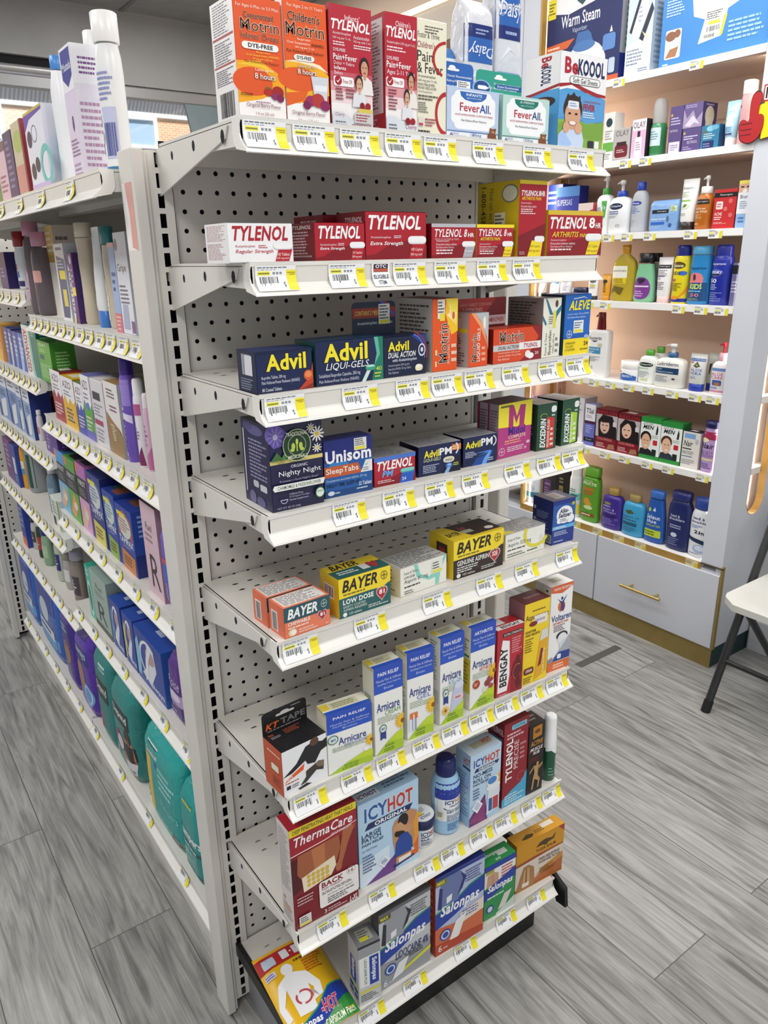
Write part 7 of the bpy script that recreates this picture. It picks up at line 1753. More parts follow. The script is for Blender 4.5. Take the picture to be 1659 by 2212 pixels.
# ================================================================ goods on the wall display
H1, H2, H3, H4, H5, H6, H7 = ['goods on wall display level %d' % i for i in range(1, 8)]
BX = dict(name='carton', cat='box')
K('vicks', 'big navy vaporizer carton with a white steamer pictured, top wall shelf', '16235c', [P('f0f0f2', (0, .8), (.3, .74), (.7, .8), (1, .95), (1, 1), (0, 1)), P('1f4e4a', (.4, .95), (.56, .97), (.56, .85), (.48, .79), (.41, .84)), T('VICKS', .42, .88, .55, .92, 'e8eeee', 'b'), RR(.01, .74, .12, .93, 'eddf3a', .01, .01), L(.02, .78, .11, .9, 4, '5a5420'), T('Warm Steam', .2, .62, .72, .74, 'f0f2f6', 'b'), T('Vaporizer', .36, .54, .56, .6, 'c0cce4', ''), R(0, 0, 1, .06, 'd8582c'), P('d8622c', (0, .42), (.3, .42), (.4, .5), (0, .48)), L(.02, .43, .26, .47, 1, 'f4dcc8'), E(.55, .2, .28, .24, 'e4e8ee'), P('3f6aa8', (.4, .4), (.66, .4), (.62, .5), (.58, .54), (.44, .54)), E(.53, .4, .15, .05, '4a78b4'), R(.74, .0, .78, .001, 'd8582c'), RR(.78, .3, .94, .45, '5a86c4', .03, .03), P('e4ecf4', (.86, .46), (.88, .52), (.9, .46)), RR(.76, .08, .84, .22, 'b8c8dc', .02, .02), RR(.87, .08, .95, .22, 'b8c8dc', .02, .02)], H1, Rf=[R(0, 0, 1, 1, '9a9da4'), L(.2, .3, .8, .95, 12, '5a5c66'), R(0, 0, 1, .25, '1a2a7a')], **BX)
K('massager', 'tall pale blue carton with a white handheld device pictured, top wall shelf', 'c9dfee', [P('dfe9f2', (0, 0), (1, 0), (1, .5), (0, .35)), P('23233a', (.1, .52), (.42, .9), (.6, .86), (.25, .48)), P('eef0f4', (.2, .5), (.55, .92), (.84, .9), (.5, .44), (.3, .42)), P('23233a', (.5, .42), (.66, .38), (1, .72), (.9, .8)), L(.42, .6, .6, .8, 4, 'a0a8c0'), P('f0e8a8', (.6, .5), (.98, .38), (.7, .44)), L(.06, .12, .8, .32, 5, '8a94a8'), L(.55, .03, .92, .08, 2, '5a6a8a')], H1, Rf=[R(0, 0, 1, 1, 'b8c8d4'), L(.2, .1, .8, .95, 14, '8898a8')], **BX)
K('pump_box', 'wide bright blue carton with a white shipping sticker, right end of the top wall shelf', '3d86cc', [P('e6e2ea', (.25, 1), (.3, .55), (.45, .45), (.7, .6), (.85, .75), (.95, .72), (1, 1)), P('b88a88', (.42, 1), (.5, .82), (.6, .85), (.66, 1)), E(.9, .82, .14, .12, 'c4c8d8'), E(.88, .86, .06, .05, 'dfe2ec'), P('ecebe8', (.36, .2), (.56, .24), (.61, .62), (.42, .58)), L(.42, .46, .56, .56, 4, '4a4a4e'), R(.44, .4, .54, .44, 'e8dc3e'), B(.43, .32, .54, .38), B(.41, .25, .5, .29), P('e4d83a', (.545, .25), (.57, .25), (.6, .48), (.575, .48)), RR(.05, .1, .2, .46, 'e4dcd8', .02, .02), E(.1, .38, .05, .06, '8a5a40'), E(.16, .4, .03, .05, '8a5a40'), P('a87450', (.06, .12), (.16, .12), (.18, .24), (.1, .22)), L(.04, .62, .22, .9, 8, 'bcd8ee'), L(.62, .14, .95, .4, 5, '9cc4e8'), T('dr. baby', .04, .03, .12, .055, 'dcebf6', '') if False else L(.04, .02, .12, .06, 1, 'dcebf6')], H1, **BX)

K('slim_box', 'slim white and green carton half hidden beside the jar carton, second wall shelf', 'e6e6e2', [E(.5, .8, .3, .09, '1f3a44'), R(0, .22, 1, .4, '6ab04a'), L(.15, .45, .85, .65, 4, '9a9a98'), L(.1, .05, .9, .18, 3, '8a8a88')], H2, **BX)
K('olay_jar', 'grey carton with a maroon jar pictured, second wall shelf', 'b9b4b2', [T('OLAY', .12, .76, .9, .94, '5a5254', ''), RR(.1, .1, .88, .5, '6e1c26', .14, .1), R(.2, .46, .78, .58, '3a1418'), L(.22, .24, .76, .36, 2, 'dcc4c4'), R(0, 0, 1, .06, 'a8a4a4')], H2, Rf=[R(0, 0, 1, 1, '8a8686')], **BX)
K('olay_box', 'white and pink carton with a lotion bottle pictured, second wall shelf', 'e9e2e8', [R(0, 0, 1, .72, 'e6b8d6'), T('OLAY', .08, .78, .92, .94, '4a4450', ''), RR(.26, .04, .74, .56, 'eeeaf0', .12, .05), R(.4, .55, .6, .7, '2a2428'), L(.32, .2, .68, .44, 4, 'a890a8')], H2, Rf=[R(0, 0, 1, 1, '2c262c')], **BX)
J('foam', 'pump_bottle', 'green foam pump bottle with a tall clear cap, second wall shelf', 'bottle', H2, [('body', '3f8a5c', [(0, .9, .9), (.02, 1, 1), (.5, 1, 1), (.56, .9, .9), (.58, .8, .8)], {'n': 2}), ('cap', 'd4d6d6', [(.57, .86, .86), (.6, .9, .9), (.9, .84, .84), (.98, .66, .66), (1, .5, .5)], {'n': 2, 'trans': .5})], [R(.1, .3, .9, .95, 'cfe0e4'), R(.1, .05, .9, .3, '2f7a40'), L(.2, .5, .8, .85, 4, '6a9aa8')], (.04, .52), 130, 2)
K('purp_tall', 'tall violet carton, leftmost of the violet ones on the second wall shelf', '5a4a80', [E(.15, .82, .08, .03, 'c0b050'), L(.12, .6, .9, .78, 3, 'c4bcd8'), T('RETINOL', .12, .46, .7, .51, 'd4cce6', ''), R(.1, .02, .9, .25, 'dcd6e0'), L(.2, .06, .8, .2, 3, '8a82a0')], H2, Rf=[R(0, 0, 1, 1, '3a2f58')], **BX)
K('purp_low', 'squat violet carton under another one, second wall shelf', '5a4a80', [E(.12, .8, .06, .06, 'c0b050'), L(.1, .5, .85, .7, 2, 'd4cce6'), T('RETINOL', .3, .34, .85, .46, 'd4cce6', ''), L(.1, .08, .6, .25, 2, 'b0a6c8')], H2, **BX)
x_, y_, z_, a_, w_, d_, h_ = POS['purp_up']
POS['purp_up'] = (75.7, y_, z_ + 2.69, a_, w_, 3.0, h_ - 2.72)
K('purp_up', 'foil-fronted violet carton stacked on the squat violet one', '6a5a8c', [P('a898b8', (0, 0), (1, 0), (1, .6), (.7, .3), (.5, .7), (.2, .4), (0, .8)), P('d8d0e0', (.1, .1), (.5, .5), (.9, .1), (.6, .2), (.4, .05)), L(.1, .8, .9, .95, 2, 'b8aed0')], H2, Rf=[R(0, 0, 1, 1, '4a3c6c'), E(.5, .45, .32, .4, 'd8ccb0'), RR(.25, .02, .75, .4, 'dcd2ba', .06, .06), L(.2, .85, .9, .95, 1, 'b8aed0')], **BX)
K('blue_box', 'teal blue carton with water drops pictured, second wall shelf', '2f7a9e', [E(.5, .85, .22, .12, '8ac4d8'), E(.75, .88, .2, .1, '6ab0cc'), R(.12, .02, .75, .35, '1f2860'), L(.14, .42, .9, .68, 3, 'c8e0ea'), L(.16, .08, .6, .28, 2, '8a90c0'), E(.17, .72, .07, .08, '7a6a20')], H2, Rf=[R(0, 0, 1, 1, '1f4a74')], **BX)
tube('ltube', 'pale aqua tube standing on its white cap, second wall shelf', 'tube', H2, 'a9d8e8', 'eceeee', [P('e8f2f4', (.1, .55), (.5, .75), (.9, .6), (.6, .5)), P('dff0f4', (.2, .3), (.8, .3), (.7, .5), (.3, .5)), L(.25, .1, .75, .28, 3, '5a7ab0'), P('e8f4f6', (.15, .85), (.5, .95), (.85, .85), (.5, .8)), R(.2, .0, .8, .07, '4a4a7a')], capz=.2, cw=.7)
J('pinktube', 'bottle', 'pink bottle with a wide white cap half behind the thumbs-up sign', 'bottle', H2, [('body', 'dda8aa', [(0, .95, .95), (.02, 1, 1), (.72, .95, .95), (.78, .86, .86)], {}), ('cap', 'efeeec', cyl(.78, 1, .92), {})], [E(.2, .85, .12, .04, '7a3a3c'), R(.2, .1, .8, .3, 'efe2e0'), B(.5, .12, .78, .26)], (.06, .7), 120)

K('ss1', 'royal blue carton behind the low one at the left of the third wall shelf', '1f3a8e', [L(.1, .6, .9, .9, 3, '8aa0d8'), P('b03040', (0, .4), (.2, .5), (.3, .4))], H3, **BX)
K('ss2', 'bright blue carton with a white wave, left of the third wall shelf', '1c2f92', [R(0, .8, 1, 1, '4a86cc'), T('SUPERSAS', .05, .62, .7, .74, 'c8d4f0', ''), RING(.5, .1, .6, .3, .02, 'b8c8f0', 30, 150), RING(.6, .0, .6, .35, .02, '8aa4e0', 40, 150)], H3, **BX)
K('flat3', 'low pinkish red carton behind the green-collared pump bottle', 'b04a50', [P('e4d0c8', (0, .6), (1, .8), (1, 1), (0, 1)), L(.1, .2, .9, .5, 3, 'e4c8c4')], H3, **BX)
pump('cerave', 'white pump bottle with a green collar on the third wall shelf', 'bottle', H3, 'e9ece9', '4aa04a', [P('4aa04a', (.52, .95), (.88, .95), (.8, .4), (.7, .35)), T('Cera', .04, .62, .48, .8, '3a4a6a', ''), T('Ve', .52, .66, .8, .82, 'e8f4e8', ''), L(.06, .45, .5, .56, 2, '7a9a7a'), L(.1, .1, .6, .3, 3, '8a9098'), R(.5, .05, .7, .15, '2a3a50')], zr=(.08, .6))
pump('cetaphil', 'white pump bottle with a blue collar on the third wall shelf', 'bottle', H3, 'eceef0', '2a4ab0', [E(.45, .8, .34, .11, '1b2650'), T('Cetaphil', .18, .76, .72, .84, 'e4e8f0', 'bi'), L(.1, .52, .7, .66, 2, '3a4a8a'), L(.1, .4, .62, .5, 3, '8a90a0'), RING(.6, .14, .1, .05, .03, '8a9098')], zr=(.06, .62))
flip('micellar', 'clear bottle with a blue flip cap on the third wall shelf', 'bottle', H3, 'd4d8e0', '2a4ab4', [E(.4, .84, .34, .07, '2a3f96'), T('Nivea', .2, .81, .6, .87, 'e4e8f4', 'bi'), L(.1, .5, .7, .75, 5, '6a80c0'), L(.1, .1, .5, .3, 4, 'a8b0c4')], trans=.35, capw=.5, zr=(.06, .68))
bag('wipes', 'pale blue face wipe pack sagging in the middle, third wall shelf', 'pack', H3, '7fa6d6', [RR(.12, .62, .72, .76, '1c2024', .02, .02), T('Neutrogena', .32, .66, .64, .72, 'dfe4e8', ''), T('makeup remover', .1, .36, .64, .45, 'eef2f8', 'b'), RR(.1, .2, .6, .3, '2f62b8', .02, .02), L(.1, .06, .6, .16, 2, 'a8c4ec'), RR(.78, .68, .98, .88, 'd8e4a8', .02, .02), L(.8, .7, .96, .86, 3, '5a6a5a'), E(.7, .4, .04, .12, '4a6a94'), E(.8, .16, .06, .08, '3a5a94')])
tube('aveeno', 'white cream tube with a leaf, standing on a dark cap, third wall shelf', 'tube', H3, 'ecece8', '2a201c', [T('Aveeno', .1, .84, .72, .93, '4a5a4a', ''), L(.1, .6, .6, .78, 4, '9ab088'), R(.05, .48, .7, .53, '8cb84a'), E(.42, .34, .26, .09, 'd4e0c8'), P('5a7a3a', (.3, .3), (.4, .4), (.56, .38), (.44, .3)), L(.1, .04, .6, .14, 2, 'a8a8a0')])
pump('orangepump', 'amber pump bottle with a black label on the third wall shelf', 'bottle', H3, 'b8681c', 'efefee', [R(.08, .74, .9, .9, '1c1816'), T('Neutrogena', .2, .79, .78, .85, 'dcd8d0', ''), T('Oil-Free', .1, .56, .7, .64, 'f0e0c4', 'b'), T('Acne Wash', .1, .46, .8, .54, 'f0e0c4', 'b'), L(.1, .26, .6, .42, 4, 'e0b880'), L(.1, .06, .5, .14, 1, 'e0b880')], sh=.64, zr=(.05, .62), cw=.55, n=2.4)
K('redbox', 'red acne patch carton with a black band on the third wall shelf', 'c02a2e', [R(0, .8, 1, .92, '1e1414'), T('Neutrogena', .25, .83, .8, .89, 'd8d0d0', ''), RR(.12, .5, .42, .7, 'ecd8d4', .04, .04), L(.16, .54, .38, .66, 2, 'a04040'), T('ACNE', .08, .34, .42, .42, 'f4e0dc', 'b'), L(.08, .22, .5, .32, 2, 'f4e0dc'), L(.08, .12, .7, .18, 2, 'e8b0a8')] + [E(x, y, .09, .06, 'd86a62') for x, y in ((.75, .7), (.55, .5), (.8, .34))], H3, Rf=[R(0, 0, 1, 1, '8a1c20')], **BX)
K('biore', 'pale blue nose strip carton with a face pictured, right end of the third wall shelf', '8fb4dc', [R(0, .3, 1, .75, 'e6e8ea'), R(0, .75, 1, 1, 'cfa488'), R(0, .93, 1, 1, 'ddd05a'), R(.15, .85, .4, .88, '3a2a24'), R(.6, .85, .85, .88, '3a2a24'), E(.5, .78, .18, .05, 'e8e4e0'), T('Bioré', .2, .62, .95, .7, '2a3a6a', ''), L(.2, .4, .9, .58, 4, '8aa0c0'), L(.2, .1, .8, .25, 2, '4a74b0')], H3, **BX)

TB = 'tube'
tube('gtube', 'grey tube on a black cap at the far left of the fourth wall shelf', TB, H4, 'b7b2aa', '2a2220', [RING(.5, .7, .3, .2, .05, '8a8a84'), L(.2, .2, .8, .4, 2, '8a8680')], capz=.28)
tube('wtube1', 'white tube with a blue cuff behind the blue-lidded jar, fourth wall shelf', TB, H4, 'e2e4e6', '5a8ab0', [R(0, .8, 1, 1, '4a90b0'), L(.15, .2, .85, .7, 5, '9aa4b0')])
tube('wtube2', 'white tube with navy base between the cuffed tube and the jar, fourth wall shelf', TB, H4, 'e4e4e6', '1c2440', [L(.15, .2, .85, .9, 7, '7a80a0')])
J('djar', 'jar', 'low jar with a broad navy lid on the fourth wall shelf', 'jar', H4, [('body', 'd8dce4', [(0, .95, .95), (.5, 1, 1)], {'n': 2}), ('lid', '14193a', cyl(.5, 1, 1.04), {'n': 2})])
tube('wtube3', 'small white tube with grey print on a dark cap, fourth wall shelf', TB, H4, 'e6e6e4', '2a2a34', [E(.5, .75, .3, .1, '5a5a62'), L(.15, .3, .85, .6, 5, '8a8a90'), R(.4, .4, .8, .55, 'c8bc5a')])
tube('goldtube', 'small gold tube with black print on the fourth wall shelf', TB, H4, 'd79a2c', 'c98a20', [E(.4, .72, .26, .12, '2a1c0c'), T('gold', .25, .1, .65, .6, '3a2608', 'bd')])
flip('oil', 'clear bottle of yellow oil with a yellow cap on the fourth wall shelf', 'bottle', H4, 'c8b23c', 'd99f1a', [R(.1, .6, .68, .95, 'e8e6d8'), T('essentials', .12, .78, .64, .85, '5a5a50', ''), R(.12, .42, .66, .6, 'd8c028'), L(.14, .44, .62, .58, 3, '6a5a14'), P('6a5a14', (.1, .1), (.3, .2), (.5, .08), (.6, .3), (.3, .36), (.1, .25))], sh=.74, capw=.34, trans=.3, zr=(.06, .66))
flip('greenpurp', 'green bottle with a purple oval label and black cap, fourth wall shelf', 'bottle', H4, '7fbf95', '1a1a1c', [E(.45, .36, .42, .34, '7a3a8c'), R(.12, .4, .78, .44, 'e0d8e4'), heart(.45, .58, .16, .1, '2a1c34'), L(.22, .1, .68, .3, 3, 'c8a8d4')], shape='taper', capw=.68, capz=.8, zr=(.04, .72))
flip('greenpurp2', 'second green bottle with black cap tucked behind the first', 'bottle', H4, '8a9c90', '222224', [E(.5, .4, .4, .3, '5a3a6c')], shape='taper', capw=.7, capz=.82, zr=(.05, .7))
tube('neut', 'white sheer lotion tube on a pale pink cap, fourth wall shelf', TB, H4, 'e6e4e4', 'dcc0bc', [R(0, .78, 1, .9, '1e1c1e'), T('Neutrogena', .15, .81, .85, .87, 'dcdcdc', ''), T('30', .1, .4, .36, .47, '7a6a80', ''), L(.1, .52, .8, .74, 4, '8a8490'), R(.05, .5, .6, .53, '6a5a94'), L(.1, .06, .7, .34, 5, '7a7684')], capz=.14)
can('banana', 'yellow sunscreen spray can with a navy cap on the fourth wall shelf', 'can', H4, 'e8d622', '1c2684', [R(0, -.05, 1, .08, '232e8c'), P('e08a1c', (0, .08), (.5, .05), (1, .25), (1, .4), (.6, .12), (0, .15)), E(.45, .84, .34, .08, '5a4a1c'), T('banana', .2, .8, .7, .87, 'f4ecb8', 'bi'), E(.7, .66, .2, .05, '3a6ac0'), T('KIDS', .15, .62, .6, .7, '3a3a1c', 'b'), heart(.3, .5, .12, .04, 'b05a3a'), L(.15, .25, .7, .44, 5, '6a5a14')], zr=(.03, .78))
flip('kids', 'sky blue childrens sunscreen bottle with a coral dome print, fourth wall shelf', 'bottle', H4, '2a86c4', '5aaedc', [R(0, 0, 1, .42, '1a4a7a'), E(.45, .5, .32, .16, 'dc8088'), R(0, .0, 1, .43, '1c4a7c'), T('Coppertone', .15, .72, .85, .8, '1a3a70', 'b'), E(.42, .55, .06, .08, '5a2a34'), T('KIDS', .25, .28, .72, .4, 'cfe46a', 'h'), L(.15, .2, .85, .26, 1, '7ac0e0'), T('50', .34, .1, .62, .18, 'e08088', 'b'), L(.2, .01, .8, .07, 2, '9a9a5a')], shape='waist', capw=.84, capz=.86, zr=(.06, .8))
can('sport', 'royal blue sport sunscreen spray can, right of the sky blue bottle', 'can', H4, '22309c', '1f2c96', [T('Coppertone', .12, .84, .74, .9, 'dfe4f4', 'bi'), E(.4, .68, .26, .08, '5a6ac0'), R(.14, .62, .66, .66, '2a1c30'), T('SPORT', .15, .66, .64, .72, 'e4e8f4', 'hi'), T('50', .16, .46, .46, .55, 'f0f2f8', 'b'), L(.15, .3, .6, .44, 4, 'a8b4e0'), L(.15, .04, .7, .26, 5, '7a88c8')], zr=(.03, .78))
K('lastb', 'violet and black carton edge beside the white column, fourth wall shelf', '6a6a90', [R(0, .75, 1, .95, '1c1a20'), L(.1, .3, .9, .6, 4, 'c0bcd0')], H4, **BX)

J('eucerin', 'pump_bottle', 'flat white lotion bottle with a dark red pump, fifth wall shelf', 'bottle', H5, [('body', 'eaeae8', [(0, .94, .94), (.02, 1, 1), (.68, 1, 1), (.72, .95, .95), (.735, .7, .7)], {'n': 5}), ('pump_head', '6e1418', [(.73, .4, .6), (.78, .4, .6), (.9, .34, .5), (.99, .32, .48), (1, .28, .4)], {'n': 2.4, 'spout': (.96, .93, -.55)})], [T('Eucerin', .08, .84, .72, .93, '3a3a44', 'b'), P('3a3a44', (.2, .82), (.56, .82), (.38, .78)), R(.02, .5, .7, .66, '3f8ab0'), T('Advanced', .06, .59, .62, .64, 'e0eef4', ''), T('Repair', .06, .52, .4, .57, 'e0eef4', ''), L(.06, .3, .7, .44, 4, '9a9aa4'), L(.06, .06, .5, .2, 3, '9a9aa4'), R(.55, .68, .75, .76, 'c8c49a')], (.05, .68), 100, 5)
J('jar5', 'jar', 'white cream jar with a blue and red band on the fifth wall shelf', 'jar', H5, [('body', 'e9ebee', [(0, .9, .9), (.04, .98, .98), (.6, 1, 1), (.64, .95, .95)], {'n': 2}), ('lid', 'ecebe8', cyl(.62, 1, 1.03), {'n': 2})], [P('2a5aa8', (0, 0), (1, 0), (1, .4), (.4, .7), (0, .5)), P('b83a3a', (0, .6), (.3, .8), (0, .95)), T('PERFECT', .3, .3, .8, .5, 'e4ecf4', 'b')], (.06, .58), 130, 2)
GW = [E(.45, .8, .36, .1, '1c2a24'), T('Cetaphil', .16, .76, .74, .84, 'e0e8e4', 'bi'), L(.1, .58, .7, .66, 1, '8ab87a'), L(.1, .2, .7, .5, 4, '9aa4a0'), R(.3, .04, .6, .16, 'c8c8a0')]
flip('cet_g1', 'white moisturiser bottle with a green cap, front one of two on the fifth wall shelf', 'bottle', H5, 'e8ebe6', '5aa83c', GW, capw=.42, zr=(.06, .7))
POS['cet_g2'] = (77.2, 21.9, 37.8, -90, 2.7, 1.5, 5.0)
flip('cet_g2', 'white bottle with a green cap standing behind its twin, fifth wall shelf', 'bottle', H5, 'dfe2de', '5aa83c', None, capw=.42)
pump('lubri', 'wide white lotion pump bottle with a slate blue collar, fifth wall shelf', 'bottle', H5, 'e9e8e0', '33608e', [T('Lubriderm', .1, .78, .88, .92, '3a4a6a', 'b'), R(.06, .46, .9, .7, '1f3f64'), T('Daily', .1, .6, .32, .67, 'c8d8e4', ''), T('Moisture Lotion', .1, .5, .72, .57, 'c8d8e4', ''), L(.08, .12, .6, .38, 4, '8a90a0'), E(.75, .28, .06, .04, '4a4a5a')], zr=(.05, .64), n=4, cw=.28)
tube('aloe1', 'clear aloe gel tube on a royal blue cap, front one of two', TB, H5, 'c9ccc8', '1f3a9c', [R(.0, .86, 1, .97, '3f62a8'), T('Fruit of the Earth', .06, .89, .94, .95, 'e4e8f0', ''), P('4a4438', (.5, .84), (.38, .7), (.3, .66), (.42, .62), (.5, .58), (.58, .62), (.7, .66), (.62, .7)), P('a8b83a', (.5, .76), (.45, .66), (.55, .66)), T('ALOE', .14, .44, .86, .55, '2f4fa8', ''), T('VERA', .14, .3, .86, .41, '2f4fa8', ''), T('GEL', .2, .14, .6, .24, '7a8ab0', ''), R(.06, .78, .3, .82, 'b04a4a')], capz=.2, cw=.9)
POS['aloe2'] = (76.7, 13.4, 37.8, -90, 1.7, 1.3, 4.9)
tube('aloe2', 'clear gel tube on a blue cap half hidden behind the front aloe tube', TB, H5, 'b9bbb4', '22398e', [P('3a362c', (.3, .7), (.5, .75), (.45, .3), (.35, .3))], capz=.2, cw=.9)
pump('pinkwhite', 'white pump bottle with a crimson spout beside the column, fifth wall shelf', 'bottle', H5, 'e8e4e6', 'd8a8b4', [T('ALOE', .1, .6, .8, .72, 'b83a6a', ''), T('CARE', .1, .48, .8, .58, 'b83a6a', ''), RR(.2, .24, .75, .44, '3a5aa0', .06, .06), E(.5, .3, .18, .06, 'a86a3a'), L(.1, .1, .8, .2, 2, '4a6ab0'), R(0, 0, 1, .06, 'c07a94'), R(.1, .78, .9, .88, '6a86c0')], head='b01c3a', sh=.62, zr=(.05, .58))

K('w6purple', 'low purple carton behind the dark green endcap cartons, sixth wall shelf', '6a3f94', [L(.1, .5, .8, .8, 3, 'c8b4dc')], H6, **BX)
K('w6white', 'white carton left of the slim violet one, sixth wall shelf', 'e2e0e2', [L(.1, .5, .9, .9, 6, '9a98a0'), P('c0907a', (.3, .1), (.8, .1), (.7, .4), (.4, .4))], H6, **BX)
K('tsal', 'slim violet and white shampoo carton, sixth wall shelf', '6a70bc', [R(0, .6, 1, 1, 'e4e2e6'), T('TSal', .1, .78, .85, .9, '2a2a34', 'b'), L(.15, .66, .85, .74, 2, '8a8a94'), R(0, .53, 1, .6, '4a1c3c'), L(.15, .3, .8, .5, 4, 'b4b8e4'), R(0, .1, 1, .2, '1a1a2a'), T('Neutrogena', .2, .13, .8, .17, 'c8c8d8', '')], H6, Rf=[R(0, 0, 1, 1, '5a5f9c'), R(0, .6, 1, 1, 'b8b6bc')], **BX)


def dye(skin, cut):
    f = [R(0, 0, 1, .3, '7c1620'), R(0, .86, 1, 1, '5a0f18'), T('REVLON', .04, .87, .96, .96, '94222c', 'h'), R(0, .3, 1, .86, 'b8aeae'), P('1c1214', (.15, .3), (.1, .7), (.3, .86), (.75, .84), (.98, .55), (1, .28), (.7, .3)), E(.42, .58, .22, .19, skin)]
    f += [P('1c1214', (.2, .7), (.3, .8), (.66, .76), (.6, .68), (.3, .66))] if cut else [P('1c1214', (.2, .62), (.3, .8), (.5, .8), (.3, .7))]
    return f + [R(.28, .59, .38, .61, '20140f'), R(.47, .59, .57, .61, '20140f'), E(.42, .47, .07, .018, '8a2a30'), RR(.8, .6, .95, .72, 'd4ccd0', .02, .02), T('COLORSILK', .1, .22, .82, .28, 'e08a8a', 'b'), L(.08, .04, .5, .16, 3, 'e0b0b0'), P('9a6a50', (.6, .02), (.95, .05), (.9, .16), (.65, .14))]


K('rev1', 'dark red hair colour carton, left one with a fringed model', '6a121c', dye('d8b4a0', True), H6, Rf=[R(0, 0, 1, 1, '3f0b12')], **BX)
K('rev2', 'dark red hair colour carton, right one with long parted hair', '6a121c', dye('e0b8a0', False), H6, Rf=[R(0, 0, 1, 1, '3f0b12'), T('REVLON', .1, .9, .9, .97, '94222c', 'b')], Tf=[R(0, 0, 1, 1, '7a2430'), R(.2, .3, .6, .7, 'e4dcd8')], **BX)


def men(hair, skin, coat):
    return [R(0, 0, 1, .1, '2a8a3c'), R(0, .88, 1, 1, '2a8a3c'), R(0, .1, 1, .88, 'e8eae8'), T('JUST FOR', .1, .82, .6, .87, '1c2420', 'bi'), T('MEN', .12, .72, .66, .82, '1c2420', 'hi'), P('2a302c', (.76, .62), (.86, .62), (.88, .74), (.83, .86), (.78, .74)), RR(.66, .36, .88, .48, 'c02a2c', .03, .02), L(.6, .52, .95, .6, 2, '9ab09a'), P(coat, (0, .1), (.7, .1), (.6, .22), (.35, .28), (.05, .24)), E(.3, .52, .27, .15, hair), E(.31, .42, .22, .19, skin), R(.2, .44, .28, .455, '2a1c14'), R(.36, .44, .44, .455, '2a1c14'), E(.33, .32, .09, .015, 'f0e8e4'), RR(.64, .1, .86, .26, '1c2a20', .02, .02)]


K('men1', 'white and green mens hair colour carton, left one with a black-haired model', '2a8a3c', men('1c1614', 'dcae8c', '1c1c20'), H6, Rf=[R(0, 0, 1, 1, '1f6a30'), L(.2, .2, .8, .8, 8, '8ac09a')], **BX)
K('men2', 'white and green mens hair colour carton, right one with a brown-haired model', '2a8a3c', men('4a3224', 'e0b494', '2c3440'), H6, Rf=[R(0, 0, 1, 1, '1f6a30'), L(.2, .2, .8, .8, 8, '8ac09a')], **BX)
K('nairbox', 'cream wax strip carton with blue flowers, sixth wall shelf', 'dcd8d0', [RR(.1, .82, .72, .95, '7aa4d4', .02, .02), T('Nair', .08, .6, .6, .76, '1c2034', 'bi'), R(.04, .52, .55, .55, '2a2c38'), T('WAX READY', .05, .38, .7, .48, '5a5e74', ''), L(.05, .3, .75, .35, 1, '4a6a9a'), L(.05, .1, .9, .25, 3, '9a98a0')] + petals(.82, .76, .12, .09, '9ab0d4', 'e4d8a0', 8), H6, Rf=[R(0, 0, 1, 1, 'b0a6a6')], Tf=[R(0, 0, 1, 1, '2f3040'), R(.2, .4, .6, .8, 'dcdcd8')], **BX)
flip('nairb', 'lilac body cream bottle with a navy cap beside the column, sixth wall shelf', 'bottle', H6, 'b79bcc', '1c1f58', [R(0, .8, 1, 1, 'a02c50'), E(.3, .78, .22, .06, 'e8e0b8'), T('Nair', .1, .56, .8, .7, '2a1f3c', 'bi'), T('BODY', .15, .42, .8, .5, '7a5a9a', ''), T('CREAM', .15, .33, .85, .41, '7a5a9a', ''), R(.1, .24, .9, .3, 'd8c8a0'), L(.1, .02, .9, .18, 3, '6a4a8a')], sh=.84, capw=.9, capz=.88, zr=(.05, .8))

can('w7white', 'white can at the far left of the lowest wall shelf', 'can', H7, 'dfe4e8', 'e4e8ea', [R(0, .2, 1, .45, '3a7a94'), L(.2, .5, .8, .8, 4, '7aa0c0'), L(.2, .05, .8, .16, 2, '9ab0c0')])
K('blk1', 'black carton with a purple panel on the lowest wall shelf', '17131a', [RR(.1, .3, .6, .75, '4a2a58', .03, .03), T('SHAMPOO', .15, .6, .55, .66, 'b8a0c8', ''), L(.12, .36, .55, .55, 3, '8a709a')], H7, **BX)
K('blk2', 'black carton with a gold panel beside the purple-panelled one', '121014', [R(.2, .2, .5, .6, '8a7a40'), L(.2, .65, .6, .8, 2, '9a8a5a'), L(.24, .25, .46, .55, 4, '3a3420')], H7, **BX)
can('wgspray', 'white and teal spray can with a yellow base, lowest wall shelf', 'can', H7, 'e0e4e2', 'e8eae8', [R(0, .42, 1, .62, '7ac4bc'), P('2a6a5a', (0, .5), (.4, .44), (.9, .56), (.5, .6)), L(.15, .64, .8, .76, 2, '5a8a84'), R(0, 0, 1, .3, 'd8d03a'), P('1c2a1c', (.1, .05), (.4, .1), (.8, .02), (.6, .16), (.2, .15))])
flip('fructis', 'tall green flat shampoo bottle, leftmost in the bottom wall row', 'bottle', H7, '5c9c2a', '6cac34', [T('GARNIER', .12, .92, .7, .96, 'd8e8b0', ''), T('FRUCTIS', .1, .84, .9, .91, 'e8f0d0', 'h'), R(.18, .7, .78, .78, 'b8742c'), R(.2, .6, .7, .68, 'a86a28'), E(.4, .44, .18, .09, 'd8902c'), E(.55, .38, .14, .06, 'c8a03a'), E(.5, .3, .26, .05, 'c8dca0'), RR(.1, .08, .86, .16, '8a4a2c', .02, .02), L(.14, .09, .82, .15, 1, 'e8d8b8')], sh=.84, capw=.86, capz=.84, zr=(.04, .8), n=3.4)
